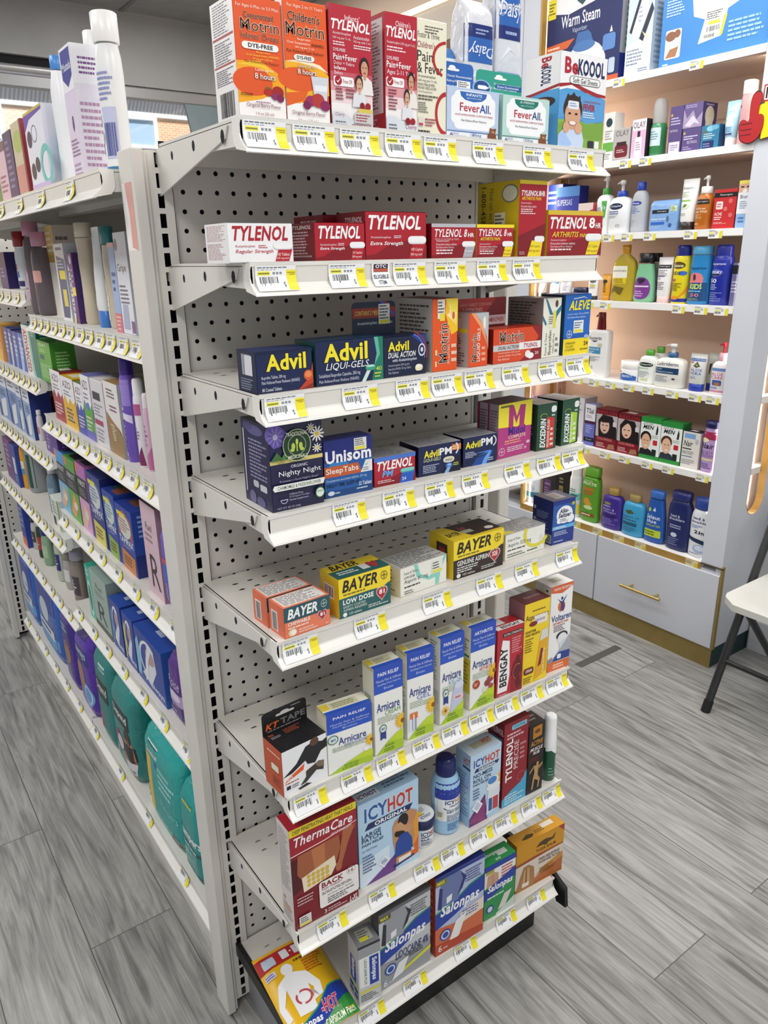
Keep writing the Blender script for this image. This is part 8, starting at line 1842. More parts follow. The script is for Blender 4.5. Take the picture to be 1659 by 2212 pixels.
flip('ogxp', 'plump purple shampoo bottle with a gold dome cap on the lowest wall shelf', 'bottle', H7, '3f2a8a', 'a88a4a', [E(.4, .84, .13, .05, '8a8a4a'), L(.2, .7, .7, .78, 1, 'c0b4e4'), T('biotin &', .2, .6, .66, .68, 'c8bce8', ''), T('collagen', .2, .5, .74, .58, 'c8bce8', ''), RR(.2, .36, .78, .45, '2a1c64', .02, .02), L(.2, .1, .75, .32, 4, '8a7cc4'), RING(.78, .32, .08, .04, .02, '9a8ad0')], sh=.8, capw=.5, capz=.83, zr=(.05, .74))
flip('ogxb', 'plump aqua shampoo bottle with a gold dome cap on the lowest wall shelf', 'bottle', H7, '3f9ecc', 'a08a58', [P('4a5a3a', (.26, .8), (.5, .86), (.6, .76), (.4, .7)), T('argan oil', .16, .56, .8, .65, '1c4a6a', ''), L(.16, .46, .8, .54, 1, '2a5a7a'), RR(.16, .3, .72, .42, '1f5a7c', .02, .02), L(.16, .06, .75, .26, 4, '2a6a8c')], sh=.8, capw=.5, capz=.83, zr=(.05, .74))
flip('selsun', 'mid blue tapered shampoo bottle with a lime label on the lowest wall shelf', 'bottle', H7, '2458ac', '3a72c4', [T('Selsun', .18, .54, .78, .64, 'e4ecf6', 'b'), T('blue', .24, .44, .62, .53, 'e4ecf6', 'b'), T('naturals', .2, .36, .8, .43, 'b8cc3a', 'i'), RR(.14, .1, .86, .28, 'b8cc3a', .02, .02), L(.2, .13, .8, .25, 2, '4a5a1c'), E(.3, .76, .08, .05, 'b8cc3a'), P('d8e8f4', (.46, .74), (.52, .84), (.56, .74))], sh=.86, capw=.66, capz=.86, zr=(.04, .82), shape='taper')
flip('navyb', 'tall navy shampoo bottle on the lowest wall shelf', 'bottle', H7, '1e2860', '262f70', [T('head &', .2, .7, .62, .76, 'c8d0e4', 'b'), T('shoulders', .14, .63, .82, .69, 'c8d0e4', 'b'), L(.2, .44, .8, .54, 2, 'a8b4d4'), E(.42, .3, .14, .05, 'c8d0e4'), L(.2, .06, .7, .24, 4, '7a86b4')], sh=.84, capw=.8, capz=.86, zr=(.04, .8), n=2.8)
flip('hns', 'white shampoo bottle with a blue slanted cap beside the column, lowest wall shelf', 'bottle', H7, 'e4e6ea', '2f4a9c', [T('head &', .22, .82, .66, .88, '24386e', 'b'), T('shoulders', .16, .74, .86, .8, '24386e', 'b'), L(.2, .62, .6, .7, 2, '6a8ac0'), T('2in1', .36, .5, .78, .58, '1c2440', 'h'), P('1c3050', (.05, .42), (1, .34), (1, .24), (.05, .34)), E(.6, .16, .24, .1, 'a8b8dc'), E(.6, .18, .16, .06, 'd8e0f0'), L(.2, .02, .6, .06, 1, '8a90a0')], sh=.8, capw=.8, capz=.82, zr=(.04, .78))


# ================================================================ goods on the left run
def lg(n): return 'goods on %s' % n


A1, A2, A3, A4, A5, A6 = [lg('near bay level %d' % i) for i in range(1, 7)]
B2, B3, B4, B5, B6, B7 = [lg('far bay level %d' % i) for i in range(2, 8)]
flip('must1', 'tall white baby wash bottle with a blue ring, nearest on the top left shelf', 'bottle', A1, 'e9ecec', 'eff0ee', [R(0, .02, 1, .05, '3a7aa0'), RR(.02, .8, .3, .98, '28308a', .03, .03), E(.3, .45, .14, .06, 'b8ccb0'), E(.4, .3, .12, .06, 'a8c0a0'), E(.3, .2, .1, .05, 'b8ccb0'), R(.55, .12, .9, .55, 'c4c8e4'), B(.58, .14, .86, .42, '3a4490'), L(.5, .6, .9, .85, 6, '8a90c4')], sh=.8, capw=.86, capz=.82, zr=(.03, .76), n=2, span=190)
flip('must2', 'white baby bottle half hidden behind the nearest tall one, top left shelf', 'bottle', A1, 'e6e9ea', 'eef0f0', [RR(.3, .7, .9, .85, '28308a', .03, .03), E(.5, .45, .2, .08, 'a8c0a0')], sh=.8, capw=.86, capz=.84, zr=(.05, .74), n=2)
K('mustbox', 'slim lavender and white carton with a navy arch on the top left shelf', 'd9cfe2', [R(0, .68, 1, 1, 'eceaf0'), P('28308e', (.08, .98), (.92, .98), (.92, .78), (.5, .71), (.08, .78)), T('Mustela', .14, .83, .88, .89, 'dfe2f0', 'b'), P('4a3a70', (.45, .5), (.55, .5), (.58, .42), (.5, .38), (.42, .42)), L(.1, .2, .9, .34, 5, '9a7aa4'), L(.1, .05, .9, .16, 3, 'b09ab8')], A1, Rf=[R(0, 0, 1, 1, 'e8e2ee'), R(0, .72, 1, 1, 'efeef2'), L(.2, .78, .8, .92, 4, '7a4a8a'), L(.1, .1, .9, .6, 10, 'b890b0')], **BX)
flip('bluecapb', 'white waisted bottle with a small blue cap on the top left shelf', 'bottle', A1, 'e8eaec', '4a8ad0', [R(0, .05, .3, .55, '5aa8c8'), E(.15, .4, .2, .1, '7ac0d8')], shape='waist', capw=.5, capz=.9, n=2)
K('tealbox', 'wide white and violet carton with a teal ring on the top left shelf', 'dfe2ee', [P('5a3aa0', (0, .78), (.3, .9), (1, .94), (1, 1), (0, 1)), R(0, .97, 1, 1, 'c8b43a'), E(.2, .68, .13, .1, '28204e'), RING(.48, .72, .14, .1, .015, '3a3a5a'), E(.2, .3, .12, .1, '1c1c34'), E(.46, .36, .12, .09, '1c1c34'), RING(.92, .32, .3, .24, .1, '5ac0b8'), R(0, 0, 1, .14, 'c4b4e0'), L(.08, .03, .6, .1, 1, '7a5ab0')], A1, Lf=[R(0, 0, 1, 1, 'c8b86a')], Rf=[R(0, 0, 1, 1, 'd8d8e4')], **BX)
K('floralbox', 'thin carton with a pink and yellow print left of the violet one', 'c9bfa0', [E(.5, .75, .4, .14, 'a8b860'), R(.0, .1, 1, .45, 'c88a80'), R(.85, 0, 1, 1, '7a1c34')], A1, Rf=[R(0, 0, 1, 1, '9a3a4a')], **BX)
K('darkbox', 'dark violet book-like carton on the top left shelf', '3f3460', [L(.2, .2, .8, .9, 8, '8a7ea8')], A1, **BX)
K('pinkbox', 'pale pink carton farther along the top left shelf', 'd9b9c4', [L(.1, .2, .9, .5, 4, 'a06a80'), R(0, .85, 1, 1, '6a4a5a')], A1, **BX)
K('grnbox', 'cream and green carton at the frame edge of the top left shelf', 'dcdcc0', [P('5a8a3a', (.5, 0), (1, 0), (1, .6)), L(.1, .5, .7, .8, 4, '8a8a6a')], A1, **BX)

CLR = 'd8cdd4'
flip('clear1', 'clear baby oil bottle with a pink cap, front one on the baby shelf', 'bottle', A2, '8f8288', 'c48aa2', [RR(.45, .52, .95, .75, 'd8a098', .04, .04), P('c48ab4', (0, .1), (.2, .15), (.25, .6), (.1, .8), (0, .8))], trans=.55, sh=.8, capw=.66, capz=.83, zr=(.08, .7), n=2.2)
flip('clear2', 'clear baby oil bottle with a pink cap, rear one on the baby shelf', 'bottle', A2, '8f8288', 'c48aa2', [P('c48ab4', (.1, .1), (.6, .15), (.65, .6), (.3, .8), (.1, .8))], trans=.55, sh=.8, capw=.66, capz=.85, zr=(.08, .7), n=2.2)
K('goldbox', 'tall gold and white carton behind the ointment cartons', 'c9ab5c', [R(0, 0, 1, .6, 'e2ddd4'), R(0, .6, 1, .68, 'b8923c'), L(.1, .7, .9, .95, 4, 'f0e4c0')], A2, Rf=[R(0, 0, 1, 1, 'c8bcae'), L(.1, .1, .9, .9, 10, '6a625a')], **BX)
K('desit_white', 'white and slate ointment carton on the baby shelf', 'e4e6ea', [P('2f4a74', (.15, .05), (.8, .05), (.95, .3), (.95, .8), (.15, .85)), R(.3, .55, .9, .66, 'e4d43a'), R(.4, .2, .8, .42, 'd8cc5a'), L(.2, .68, .9, .8, 3, 'b8c4d8'), L(.2, .9, .8, .97, 1, '5a6a8a')], A2, Rf=[R(0, 0, 1, 1, 'cfd2d8')], **BX)
K('desit_purp', 'purple ointment carton with a yellow stripe on the baby shelf', '5a2f7e', [P('e8e4ec', (0, 0), (.3, 0), (.45, .4), (.35, .75), (0, .85)), T('DESITIN', .06, .15, .34, .75, '4a2a6e', 'hd'), R(.45, .4, 1, .52, 'e8da3c'), E(.6, .9, .2, .06, 'e4dcec'), L(.5, .56, .95, .8, 3, 'c0a8d4'), P('e8da3c', (.05, .0), (.3, .0), (.4, .08), (.1, .1))], A2, Rf=[R(0, 0, 1, 1, '4a2668')], **BX)
flip('beige1', 'beige waisted lotion bottle with a green label on the baby shelf', 'bottle', A2, 'cdbfa9', 'd2c6b2', [P('a8d4cc', (0, .1), (.3, .15), (.34, .5), (.2, .8), (0, .95)), E(.16, .3, .1, .05, '3a4aa0'), L(.02, .36, .28, .5, 3, '4a4a9a')], shape='waist', capw=.9, capz=.86, zr=(.05, .8), n=2)
tube('whtblue', 'white baby tube standing on a bright blue cap', TB, A2, 'e6e8ea', '3f78c8', [E(.1, .82, .14, .06, '2a4a8a'), R(0, .3, .35, .45, '4a86c8'), E(.3, .18, .1, .05, '6a6a72'), L(.05, .55, .4, .75, 4, '5a80b8')], capz=.17)
flip('beige2', 'beige bottle with a teal cap and cream label on the baby shelf', 'bottle', A2, 'c9bda8', '2f7a7c', [P('e4dcca', (0, .05), (.55, .05), (.6, .35), (.3, .8), (0, .95)), T('aveeno', .02, .6, .4, .68, '5a5648', ''), L(.05, .2, .5, .5, 7, '9a6a4a')], sh=.8, capw=.9, capz=.83, zr=(.05, .78), n=2)
K('bluepink', 'slim pale blue and coral carton on the baby shelf', '9ab4dc', [R(0, 0, 1, .22, 'd8707c'), R(0, .95, 1, 1, 'e0a8a8'), L(.2, .45, .8, .7, 3, '4a62a0'), L(.15, .02, .9, .2, 4, 'f0c8c8')], A2, Rf=[R(0, 0, 1, 1, '8aa4d0')], **BX)
K('whitebox2', 'white gripe carton with blue print nearest the end post', 'dfe2ea', [T('Gripe', .1, .6, .8, .7, '4a4a5a', ''), L(.1, .3, .8, .5, 5, '6a6a7c'), P('a8b0cc', (.1, .05), (.6, .05), (.6, .3), (.2, .3)), E(.15, .88, .12, .06, '8a7a90'), R(.75, .02, 1, .14, '7a5a8c')], A2, Rf=[R(0, 0, 1, 1, 'c8cad4')], **BX)

flip('redcap', 'white bottle with a broad red cap on the far bay', 'bottle', B2, 'dfe2e6', '8e1a20', [R(.1, .45, .6, .62, 'b02a34'), R(.1, .25, .7, .42, '3a6ab0'), R(0, .0, 1, .15, '2a2a60'), L(.1, .7, .6, .85, 1, '5a5a6a')], sh=.7, capw=.9, capz=.74, zr=(.05, .68), n=2)
K('b2dark', 'dark purple carton at the frame edge of the far bay', '2f2262', [L(.2, .3, .8, .6, 3, 'a090c8')], B2, **BX)
POS['b2white'] = (2.01, 44.16, 52.96, -90, 2.87, 1.77, 3.75)
K('b2white', 'white carton behind the red-capped bottle', 'dcdcde', [E(.5, .75, .1, .06, '3a3a40'), L(.2, .2, .8, .5, 3, '8a8a90')], B2, **BX)
K('or_paste', 'orange toothpaste carton at the frame edge', 'd8a03a', [R(0, 0, 1, .3, 'e4b83a'), P('b85a2c', (.6, 0), (1, 0), (1, 1), (.8, 1)), L(.2, .5, .7, .9, 4, '8a4a1c')], B3, **BX)
for i, (c, c2, wd) in enumerate((('2a3f8e', '5a78c4', 'first'), ('24388a', 'c0cce4', 'second'), ('2a4a9e', '7a9ad4', 'third'), ('2f56b0', 'a8c0e8', 'last'))):
    K('paste%d' % i, 'upright blue toothpaste carton, %s of the four from the left' % wd, c, [P(c2, (.1, 0), (.5, 0), (.7, .5), (.4, 1), (.2, .6)), L(.2, .3, .8, .9, 5, 'd4dcec')], B3, Tf=[R(0, 0, 1, 1, '1f2a5c')], **BX)
K('tealtoo', 'teal and white carton with upright red lettering at the end of the far bay', '1f7a70', [R(0, 0, .45, 1, 'dfe4e0'), T('ADVANCED', .06, .05, .36, .92, 'b03040', 'hd'), P('8ac0b0', (.45, 0), (.62, 0), (.55, 1), (.45, 1)), L(.62, .8, .95, .95, 3, 'a8d4c8')], B3, Rf=[R(0, 0, 1, 1, '1a6a62'), L(.2, .7, .8, .95, 4, '9accc0')], **BX)
K('greenbox', 'bright green carton at the near end of the toothpaste shelf', '5aa83c', [T('GUM', .2, .86, .7, .94, 'e4f0d8', 'b'), R(.2, .55, .5, .66, '1c4a6a'), L(.15, .1, .85, .45, 7, 'b8dca0'), L(.2, .72, .8, .82, 2, 'b8dca0')], B3, Rf=[R(0, 0, 1, 1, '3f8a2c'), L(.2, .2, .8, .8, 8, 'a8d490')], **BX)


def azo(c, extra=[]):
    return [R(0, 0, 1, .55, c), P('ecebee', (0, .5), (.2, .62), (.4, .46), (.6, .6), (.8, .5), (1, .58), (1, 1), (0, 1)), T('AZO', .12, .78, .8, .92, '6a2a5a', 'b'), L(.15, .62, .85, .74, 2, '8a7a90'), L(.15, .12, .85, .38, 4, 'e8dcd8')] + extra


K('azo_red', 'slim white and crimson carton, first of the white-topped four', 'a8283c', azo('a8283c'), A3, Tf=[R(0, 0, 1, 1, '5a1420'), R(.2, .2, .7, .7, 'd8d4d0')], **BX)
K('azo_yel', 'slim white and yellow carton, second of the white-topped four', 'e6b41c', azo('e6b41c', [L(.2, .1, .8, .4, 4, '5a3a10')]), A3, Tf=[R(0, 0, 1, 1, 'd8b01c'), R(.2, .2, .7, .7, 'e4e0c8')], Rf=[R(0, 0, 1, 1, 'b89418')], **BX)
K('azo_blue', 'slim white and blue carton, third of the white-topped four', '3a4ab0', azo('3a4ab0'), A3, Tf=[R(0, 0, 1, 1, '7a8a5a')], **BX)
K('azo_grn', 'taller slim white and green carton, last of the white-topped four', '5a5ab0', azo('5aa838', [R(0, 0, 1, .14, '6a66c0'), E(.5, .52, .2, .06, '5a78c8')]), A3, Tf=[R(0, 0, 1, 1, '6a6ab0')], Rf=[R(0, 0, 1, 1, 'd4d4dc'), R(0, .3, 1, .5, '8a8a9a')], **BX)
K('whitepink', 'white carton with a faded pink side between the green and brown ones', 'dcd8dc', [R(.1, .7, .7, .82, '2a2a30'), L(.1, .45, .8, .65, 4, '9a90a0'), R(.05, .32, .7, .4, 'a83a60'), L(.1, .05, .8, .28, 4, 'a8a0aa')], A3, Rf=[R(0, 0, 1, 1, 'd0c4cc'), R(0, .2, 1, .45, 'd8a8b8')], **BX)
K('brownbox', 'white over tan carton with a curved split, beside the purple can', '9a7a4a', [P('e6e2de', (0, .58), (.4, .48), (.8, .4), (1, .3), (1, 1), (0, 1)), P('5a3a24', (.75, .42), (.95, .36), (1, .3), (.8, .38)), T('plum', .2, .2, .6, .42, 'e4d8c0', 'd'), L(.2, .78, .8, .92, 3, '6a5a5a'), L(.3, .6, .8, .7, 2, '8a4a6a')], A3, Rf=[R(0, 0, 1, 1, 'b0acb0'), L(.1, .1, .9, .9, 14, '5c5a60')], **BX)
can('purpcan', 'tall purple spray can with a dark purple cap beside the end post', 'can', A3, '6f52b8', '3a2288', [R(0, .68, 1, 1, '9a84d4'), RR(.2, .72, .5, .86, '4aa04a', .04, .03), L(.2, .55, .6, .68, 2, 'e4dcf4'), P('e0d8f0', (0, .48), (.5, .52), (1, .46), (1, .56), (.5, .6), (0, .54)), T('VAGISIL', .2, .2, .5, .5, 'd8ccf0', 'bd'), E(.4, .1, .08, .02, 'e4dcf4'), E(.5, .07, .06, .02, 'e4dcf4'), E(.36, .05, .06, .02, 'e4dcf4')], zr=(.02, .8), capz=.84)
can('pinkcan', 'slim white can with a pink band in front of the purple one', 'can', A3, 'e8e4ea', 'ecebec', [R(0, .78, 1, .95, 'b85a90'), P('7a2a5a', (0, 0), (1, 0), (.8, .3), (.4, .1)), L(.2, .4, .8, .6, 4, '8a8490')], zr=(.02, .76))
can('pinkcan2', 'small pink and white can nearest the end post', 'can', A3, 'dcb4cc', 'e8dce4', [P('c06a9a', (0, 0), (1, 0), (1, .4), (.4, .2)), L(.2, .4, .8, .8, 5, '9a6a8a')], zr=(.02, .76))

for i, (c, wd) in enumerate((('7f9cc8', 'first and widest'), ('6f8cc0', 'second'), ('8aa4cc', 'third'), ('93a9cc', 'last'))):
    K('wb%d' % i, 'pale blue tooth whitening carton, %s from the left' % wd, c, [R(0, .72, 1, 1, 'dfe3ea'), P('e4e8ee', (.2, .0), (.7, .1), (.8, .5), (.3, .4)), P('2a4a94', (0, 0), (.3, 0), (.15, .3), (0, .4)), L(.2, .78, .85, .92, 2, '4a5a94'), L(.3, .5, .8, .66, 3, '4a5a8a')], B4, Rf=[R(0, 0, 1, 1, '26357a')], **BX)
K('dred', 'dark wine carton in the shade behind the whitening cartons', '5a1526', [L(.2, .4, .9, .9, 6, '9a5a68'), P('a02a3a', (.5, 0), (1, .0), (1, .4))], B4, **BX)
flip('smallw', 'little white bottle at the near end of the whitening shelf', 'bottle', B4, 'd8d4d8', 'e4e2e2', [R(.1, .2, .9, .6, 'c87a84')], n=2)
K('purpbox', 'wide purple carton at the near end of the whitening shelf', '5a2f86', [L(.1, .2, .4, .9, 5, 'b49ad0'), E(.2, .2, .06, .08, 'c8b0e0')], B4, Rf=[R(0, 0, 1, 1, '532a7c'), L(.1, .15, .9, .9, 6, 'a084c4')], **BX)


def preg(c, c2, c3):
    return [R(0, 0, 1, .5, c2), R(0, .48, 1, .8, '26262c'), R(0, .8, 1, 1, c), R(.0, .86, .2, .98, 'e07a2c'), T('FIRST', .15, .68, .85, .76, 'd8d8dc', 'b'), L(.15, .52, .85, .64, 3, '8a8a94'), P(c3, (.1, .1), (.5, .05), (.9, .3), (.5, .45)), E(.6, .25, .16, .06, 'e4dcd4')]


K('bl_or', 'sky blue test kit carton with a black band, first in its row', '4a96d0', preg('4a96d0', '7ab8dc', 'e8b48a'), A4, Tf=[R(0, 0, 1, 1, '2a5a8a'), R(.2, .1, .8, .9, '1c1c24')], **BX)
K('gr_or', 'green test kit carton with a black band, second in its row', '5a9a3c', preg('5a9a3c', '6aaa48', 'e0a060'), A4, Tf=[R(0, 0, 1, 1, '4a8a34'), R(.2, .1, .8, .9, '1c1c24')], Rf=[R(0, 0, 1, 1, '3f7a2c')], **BX)
K('pk_or', 'pink test kit carton with a black band, third in its row', 'c07ac0', preg('b86ab0', 'd8a0d0', 'e8c0a0'), A4, Tf=[R(0, 0, 1, 1, '7a4a7a'), R(.2, .1, .8, .9, '1c1c24')], **BX)


def tamp(c, pic):
    return [P(pic, (.1, .5), (.5, .62), (.95, .5), (.9, .85), (.5, .95), (.1, .85)), E(.5, .7, .36, .18, 'cfd8cc'), L(.2, .6, .8, .82, 5, pic), R(.1, .84, .6, .9, 'e4d83a'), T('TAMPAX', .1, .42, .92, .52, 'dfe4f2', 'h'), T('pearl', .3, .36, .7, .41, 'c8d0e8', ''), P(c, (.15, .0), (.9, .0), (.95, .28), (.15, .32)), L(.25, .08, .8, .24, 3, '4a3a1c')]


K('tamp1', 'navy tampon carton with a yellow flash, farthest of the navy three', '26327e', tamp('d8cc5a', '5a6aa8'), A4, Tf=[R(0, 0, 1, 1, '1f2a6a'), L(.1, .1, .9, .9, 4, '3a4a94')], Rf=[R(0, 0, 1, 1, '202a70')], **BX)
K('tamp2', 'navy tampon carton with a lime shield, middle of the navy three', '23409e', tamp('8aa83c', '4a78a8'), A4, Tf=[R(0, 0, 1, 1, '1f3a8a'), R(.1, .2, .6, .7, '3a5a3a'), R(.4, .1, .9, .5, '8a4a3a')], **BX)
K('tamp3', 'navy tampon carton with an orange shield, nearest of the navy three', '23409e', tamp('c87a3c', 'a85a5a'), A4, Tf=[R(0, 0, 1, 1, '1f3a8e'), R(.2, .2, .7, .7, '7a4a3a')], Rf=[R(0, 0, 1, 1, '1f48a0'), R(0, 0, 1, .35, '1a2f7a'), L(.1, .6, .9, .96, 5, '8aa4dc')] + [R(.3, .05 + .06 * i, .8, .09 + .06 * i, c) for i, c in enumerate(('c85a8a', 'd8c83a', 'a8b83a', '7a8ad0', '9a7ac8'))], **BX)
K('rael_pink', 'dusty pink carton with a large letter R beside the end post', 'd9b9c6', [T('Rael', .25, .72, .65, .8, '3a2a30', ''), L(.15, .58, .8, .7, 2, 'a0808c'), T('R', .3, .1, .85, .46, '2a2024', '')], A4, Lf=[R(0, 0, 1, 1, 'c8a8b4')], Tf=[R(0, 0, 1, 1, '8a6a74')], Rf=[R(0, 0, 1, 1, 'a88490')], **BX)
bag('purppack', 'violet and blue soft pack squeezed against the end post', 'pack', A4, '6a52b8', [R(0, .3, 1, .6, '3a5ac0'), R(0, .55, 1, .62, 'b84a6a')])

K('b5p', 'plum carton at the far end of its shelf', '6a3a78', [L(.2, .3, .8, .9, 5, 'c0a4cc')], B5, **BX)
K('b5b', 'royal blue carton with a white tooth shape in the far bay', '2a3f94', [P('dfe4ee', (.3, .3), (.7, .3), (.75, .7), (.25, .7)), L(.2, .1, .8, .25, 2, 'a8b4dc')], B5, **BX)
flip('b5o', 'slim orange and blue bottle left of the grey jug', 'bottle', B5, 'dc9a26', 'dca02c', [R(0, .3, 1, .5, '4a90c0'), R(0, .5, 1, .75, 'e0e0e0'), L(.2, .55, .8, .7, 2, '8a6a3a')], n=2.4)
J('jug', 'jug', 'large grey peroxide jug with a green side label in the far bay', 'jug', B5, [('body', '9aa0a4', [(0, .9, .9), (.02, 1, 1), (.62, 1, 1), (.72, .85, .85), (.8, .45, .5), (.84, .36, .4)], {'n': 3}), ('cap', 'd4d6d6', cyl(.83, .93, .42), {'n': 2})], [R(.0, .05, .4, .9, 'd4d4cc'), R(.65, .05, 1, .8, '1f4a3a'), L(.05, .2, .35, .8, 6, '9a9a90')], (.04, .62), 160, 3)
flip('bbott', 'slate blue bottle with a clear cap beside the jug', 'bottle', B5, '6a8094', 'cfd4d8', [R(0, .5, 1, .8, '8aa4b8'), L(.2, .2, .8, .45, 3, 'd0d8e0')], n=2)
K('b5w', 'white carton with a green edge in front of the slate bottle', 'dfe2dc', [R(.8, 0, 1, 1, '6aa03a'), R(.1, .05, .4, .35, '1c2a24'), L(.15, .45, .7, .9, 4, '9a9c94')], B5, **BX)
K('palebox', 'pale blue carton at the near end of the jug shelf', '9fb4d2', [L(.1, .2, .9, .8, 5, '6a7fae'), R(0, .0, .3, 1, 'b8cbe0')], B5, Rf=[R(0, 0, 1, 1, '8fa6c8'), L(.15, .2, .85, .8, 5, '5a70a0')], **BX)
K('stick', 'thin blue blister card with an orange foot at the far end of the bottle shelf', '2a3f9a', [R(0, 0, 1, .2, 'd8642c'), L(.2, .4, .8, .9, 4, 'a8b4dc')], B6, **BX)
for k_, c, cp, lb, lab in (('b6a', 'd4d8d0', '8a9a4a', '8aa04a', 'white bottle with a lime print, farthest bottle of the lower row'), ('b6b', 'b8bcb4', '3a3a3c', '4a4a44', 'grey bottle with a dark print in the lower row'), ('b6c', '2a3a2c', 'c0c4c0', 'b03a40', 'dark green bottle with a red print in the lower row'), ('b6d', '8aa88a', '1f2a78', 'a8c4a0', 'sage bottle with a navy cap in the lower row'), ('b6e', 'b8c0ae', '1c2670', '2a3478', 'pale bottle with a navy wrap in the lower row'), ('b6f', 'a8a4a0', '8a8478', 'd8d8d8', 'stout grey tub in the lower row'), ('b6g', '8a7e78', 'b4aec0', '4a4048', 'wide grey tub with a banded label, nearest of the lower row')):
    flip(k_, lab, 'bottle', B6, c, cp, [R(0, .2, 1, .8, lb), L(.15, .3, .85, .7, 4, 'e0e0dc')], n=2, capw=.8)

K('tealsm', 'small teal carton with an oval behind the sage carton', '4ab8a0', [E(.5, .4, .4, .34, 'd4e8e0'), E(.5, .4, .3, .26, '3a8a7a'), L(.2, .8, .8, .95, 2, 'dff0ea')], A5, Tf=[R(0, 0, 1, 1, '2f9a84')], **BX)
K('sage', 'sage green carton with a large letter R', '9fb3ab', [T('Rael', .3, .74, .68, .82, '3a4440', ''), L(.2, .6, .8, .7, 2, '7a8c84'), T('R', .3, .16, .78, .5, '22282a', ''), R(0, 0, 1, .1, '2a3a34')], A5, Tf=[R(0, 0, 1, 1, '8fa49c')], Rf=[R(0, 0, 1, 1, '8a9e98'), T('Rael', .2, .7, .7, .82, '4a5854', ''), L(.2, .1, .8, .4, 3, '5a6a64')], **BX)


def alw(c):
    return [P('dfe2ea', (.2, .2), (.5, .1), (.75, .5), (.7, .85), (.45, .9), (.5, .5)), E(.55, .66, .16, .14, 'b89a94'), RING(.5, .55, .34, .36, .05, 'e6e8ee', 60, 250), P(c, (.02, .1), (.14, .1), (.2, .5), (.12, .85), (.02, .7)), T('always', .5, .06, .95, .2, 'e0e6f2', 'b')]


AT = [R(0, 0, 1, 1, '2a4ca4'), P('dfe4f0', (.15, .5), (.4, .58), (.5, .45), (.62, .6), (.85, .5), (.6, .42), (.5, .5), (.4, .4)), L(.4, .15, .7, .3, 1, 'c8d4ec')]
K('alw1', 'blue pad carton, farthest of the three blue ones', '27429a', alw('5a8ad0'), A5, Tf=AT, **BX)
K('alw2', 'blue pad carton with a yellow stripe, middle of the three blue ones', '27429a', alw('d8c83c'), A5, Tf=AT, **BX)
K('alw3', 'blue pad carton, nearest and widest of the three blue ones', '27429a', alw('8ac0d8') + [P('e6e8ee', (.3, .1), (.42, .2), (.5, .6), (.62, .8), (.5, .85), (.38, .55))], A5, Tf=AT, Rf=[R(0, 0, 1, 1, '2a5aa8'), E(.5, .5, .35, .45, '5aa0cc')], **BX)
bag('poise', 'deep purple liner pack leaning by the end post', 'pack', A5, '4f2480', [T('Poise', .15, .56, .8, .72, 'd4c0e8', 'i'), R(0, .3, 1, .5, 'b89ac8'), E(.5, .42, .3, .07, 'dccfe0'), L(.15, .08, .8, .2, 2, 'b49ad0')])

bag('dia1', 'big blue adult brief pack at the far end of the bottom shelf', 'pack', B7, '2f62b8', [P('1f3a94', (0, .6), (1, .5), (1, 1), (0, 1)), P('6aa8dc', (0, 0), (1, 0), (1, .3), (0, .2)), E(.5, .58, .2, .16, 'c8d4e4'), RR(.2, .24, .8, .38, 'e4e8ee', .02, .02), L(.25, .26, .75, .36, 1, '2a3a5a')])
bag('dia2', 'big blue adult brief pack, second on the bottom shelf', 'pack', B7, '2f62b8', [P('22389a', (0, .55), (1, .6), (1, 1), (0, 1)), P('6aa8dc', (0, 0), (1, 0), (1, .28), (0, .2)), E(.5, .56, .18, .16, 'c8d4e4'), RR(.2, .22, .8, .36, 'e4e8ee', .02, .02), L(.25, .24, .75, .34, 1, '2a3a5a')])
bag('pur1', 'purple and navy pull-up pack on the bottom shelf', 'pack', B7, '4a2f94', [R(0, .55, 1, 1, '262a80'), E(.5, .45, .3, .16, 'a87a60'), RING(.5, .6, .3, .08, .04, 'c85a7a'), L(.1, .72, .9, .85, 2, 'd0c8e8')])
bag('alwd', 'purple and navy discreet underwear pack in the near bay', 'pack', A6, '5a35a8', [R(0, .66, 1, 1, '2a2f80'), T('always', .15, .72, .85, .86, 'd8dcec', 'b'), E(.4, .45, .24, .2, 'a87e70'), E(.72, .24, .24, .16, '6aa4d8'), RING(.72, .24, .2, .13, .03, 'dfe8f2')])
bag('dep1', 'teal underwear pack, farther one of the teal twins', 'pack', A6, '2b7f7c', [R(0, 0, 1, 1, '2b7f7c'), RR(.15, .5, .85, .72, '1c2a2c', .02, .02), T('Depend', .22, .55, .8, .67, 'e4ecec', 'b'), P('b8286a', (.0, .2), (.3, .3), (.4, .12), (.0, .05)), L(.5, .84, .9, .94, 2, 'c8dcdc')])
bag('dep2', 'teal underwear pack with a woman in black underwear pictured', 'pack', A6, '2b837f', [P('1c2a2c', (.12, .6), (.86, .6), (.86, .8), (.12, .8)), T('Depend', .18, .64, .8, .76, 'e8eeee', 'b'), P('b02868', (0, .38), (.35, .46), (.55, .36), (.5, .22), (.3, .3), (0, .3)), E(.42, .33, .13, .09, 'e0d0d8'), E(.75, .5, .12, .1, '3a241c'), P('b07a5c', (.62, .46), (.9, .46), (.95, .2), (.9, .0), (.6, .0), (.58, .25)), P('1c1a1e', (.58, .4), (.94, .42), (.96, .26), (.8, .18), (.6, .28)), P('ddd8da', (.6, .18), (.95, .22), (.92, .06), (.62, .06)), L(.1, .1, .4, .25, 3, 'b8dcd8')])
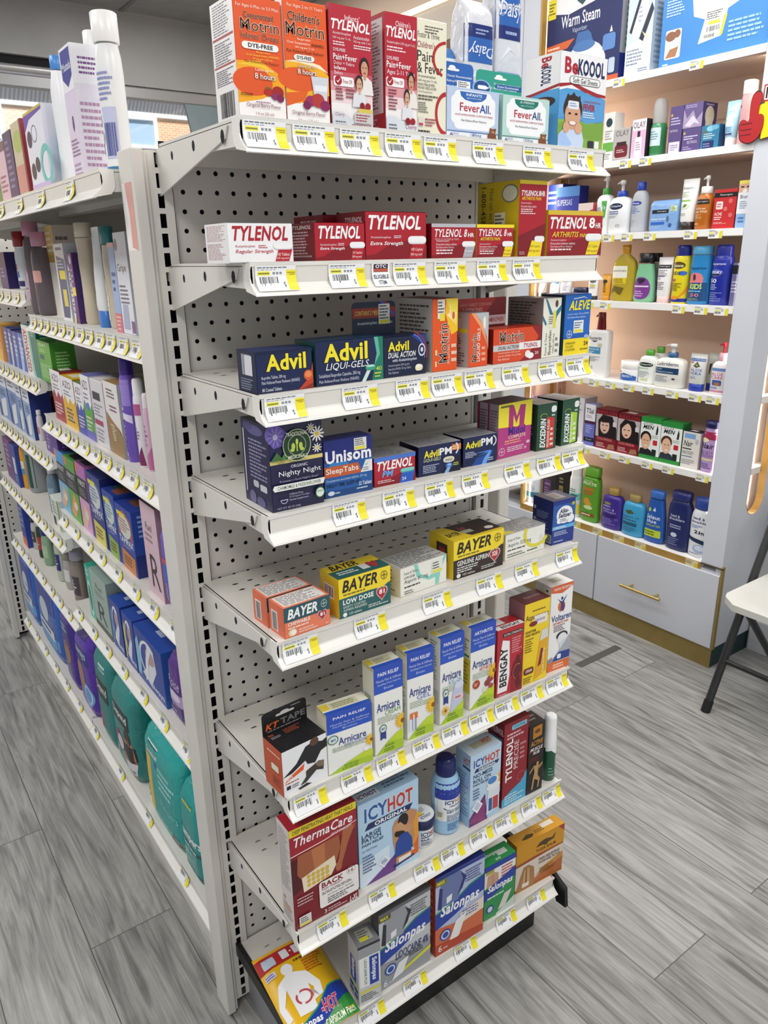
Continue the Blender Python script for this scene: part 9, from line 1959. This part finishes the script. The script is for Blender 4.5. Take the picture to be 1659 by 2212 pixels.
bag('wipes2', 'long teal diaper pack with a yellow tab and barcode', 'pack', A6, '2aa09c', [R(0, 0, 1, 1, '2aa09c'), P('e8bc2a', (.12, .1), (.28, .1), (.3, .78), (.16, .82)), R(.2, .84, .5, .97, 'e8e8e6'), B(.22, .86, .48, .95), L(.5, .5, .9, .8, 4, 'a8e0dc'), E(.45, .76, .04, .04, '2a5ab0'), P('8a3a2a', (.7, .02), (.95, .02), (.9, .12), (.75, .12)), T('Pampers', .5, .28, .92, .4, '7ad0cc', 'b')])
bag('pamp', 'teal diaper pack with white lettering nearest the end post', 'pack', A6, '1f9491', [T('Pampers', .06, .42, .96, .56, 'eef2f2', 'h'), R(.05, .34, .98, .39, '1c5a5c'), L(.1, .345, .9, .385, 1, 'dfeaea'), L(.1, .26, .8, .3, 1, 'a8e0dc'), L(.3, .86, .8, .93, 1, 'd8d04a'), R(.0, .0, 1, .08, '17504f')])
POS['spill'] = (-0.61, 18.75, 6.16, -90, 1.63, 1.19, 2.38)
bag('spill', 'small green and white wipe pack lying in front of the long teal pack', 'pack', A6, '1f7a68', [R(.2, .0, .8, .5, 'eceeea'), E(.5, .75, .2, .12, 'd0c83a')])

# cotton packs standing at the back of the topmost end-cap shelf
for k_, pos, lab, fl in (('daisy1', (18.75, -2.4, 61.25, 0, 2.5, 1.8, 8.9), 'clear and blue cotton pack with upside-down lettering, left of the pair behind the white boxes', 'x'), ('daisy2', (21.3, -2.3, 61.25, 0, 2.3, 1.8, 10.6), 'clear and blue cotton pack, taller right one of the pair behind the white boxes', '')):
    POS[k_] = pos
    v0, v1 = (.66, .93) if fl else (.72, .99)
    h_ = v1 - v0
    bag(k_, lab, 'pack', G1, 'dcdde2', [R(0, v0, 1, v1, '2f66b4'), R(0, v1 - h_ * .35, 1, v1, '1f2f74') if fl else R(0, v0, 1, v0 + h_ * .3, '1f2f74'), T('Daisy', .08, v0 + h_ * (.15 if fl else .4), .94, v0 + h_ * (.55 if fl else .85), 'dfe8f8', 'ib' + fl, '24489a'), L(.3, v0 + h_ * .72, .8, v0 + h_ * .9, 2, 'a8b8dc') if fl else L(.3, v0 + h_ * .08, .8, v0 + h_ * .22, 1, 'a8b8dc'), P('f0f0f2', (.1, v0 - .14), (.4, v0 - .04), (.9, v0 - .1), (.5, v0 - .06)), R(0, .42, 1, .52, '8aa4d0')])
POS['leafpack'] = (16.95, -1.8, 61.25, 0, 1.9, 1.2, 6.3)
bag('leafpack', 'small blue and green pack peeking out beside the cream carton', 'pack', G1, '3f7ac0', [P('dfe8ee', (0, .9), (.6, .96), (1, .9), (1, 1), (0, 1)), E(.75, .84, .18, .1, '2f7a3a'), E(.6, .78, .1, .06, '3f8a44')])
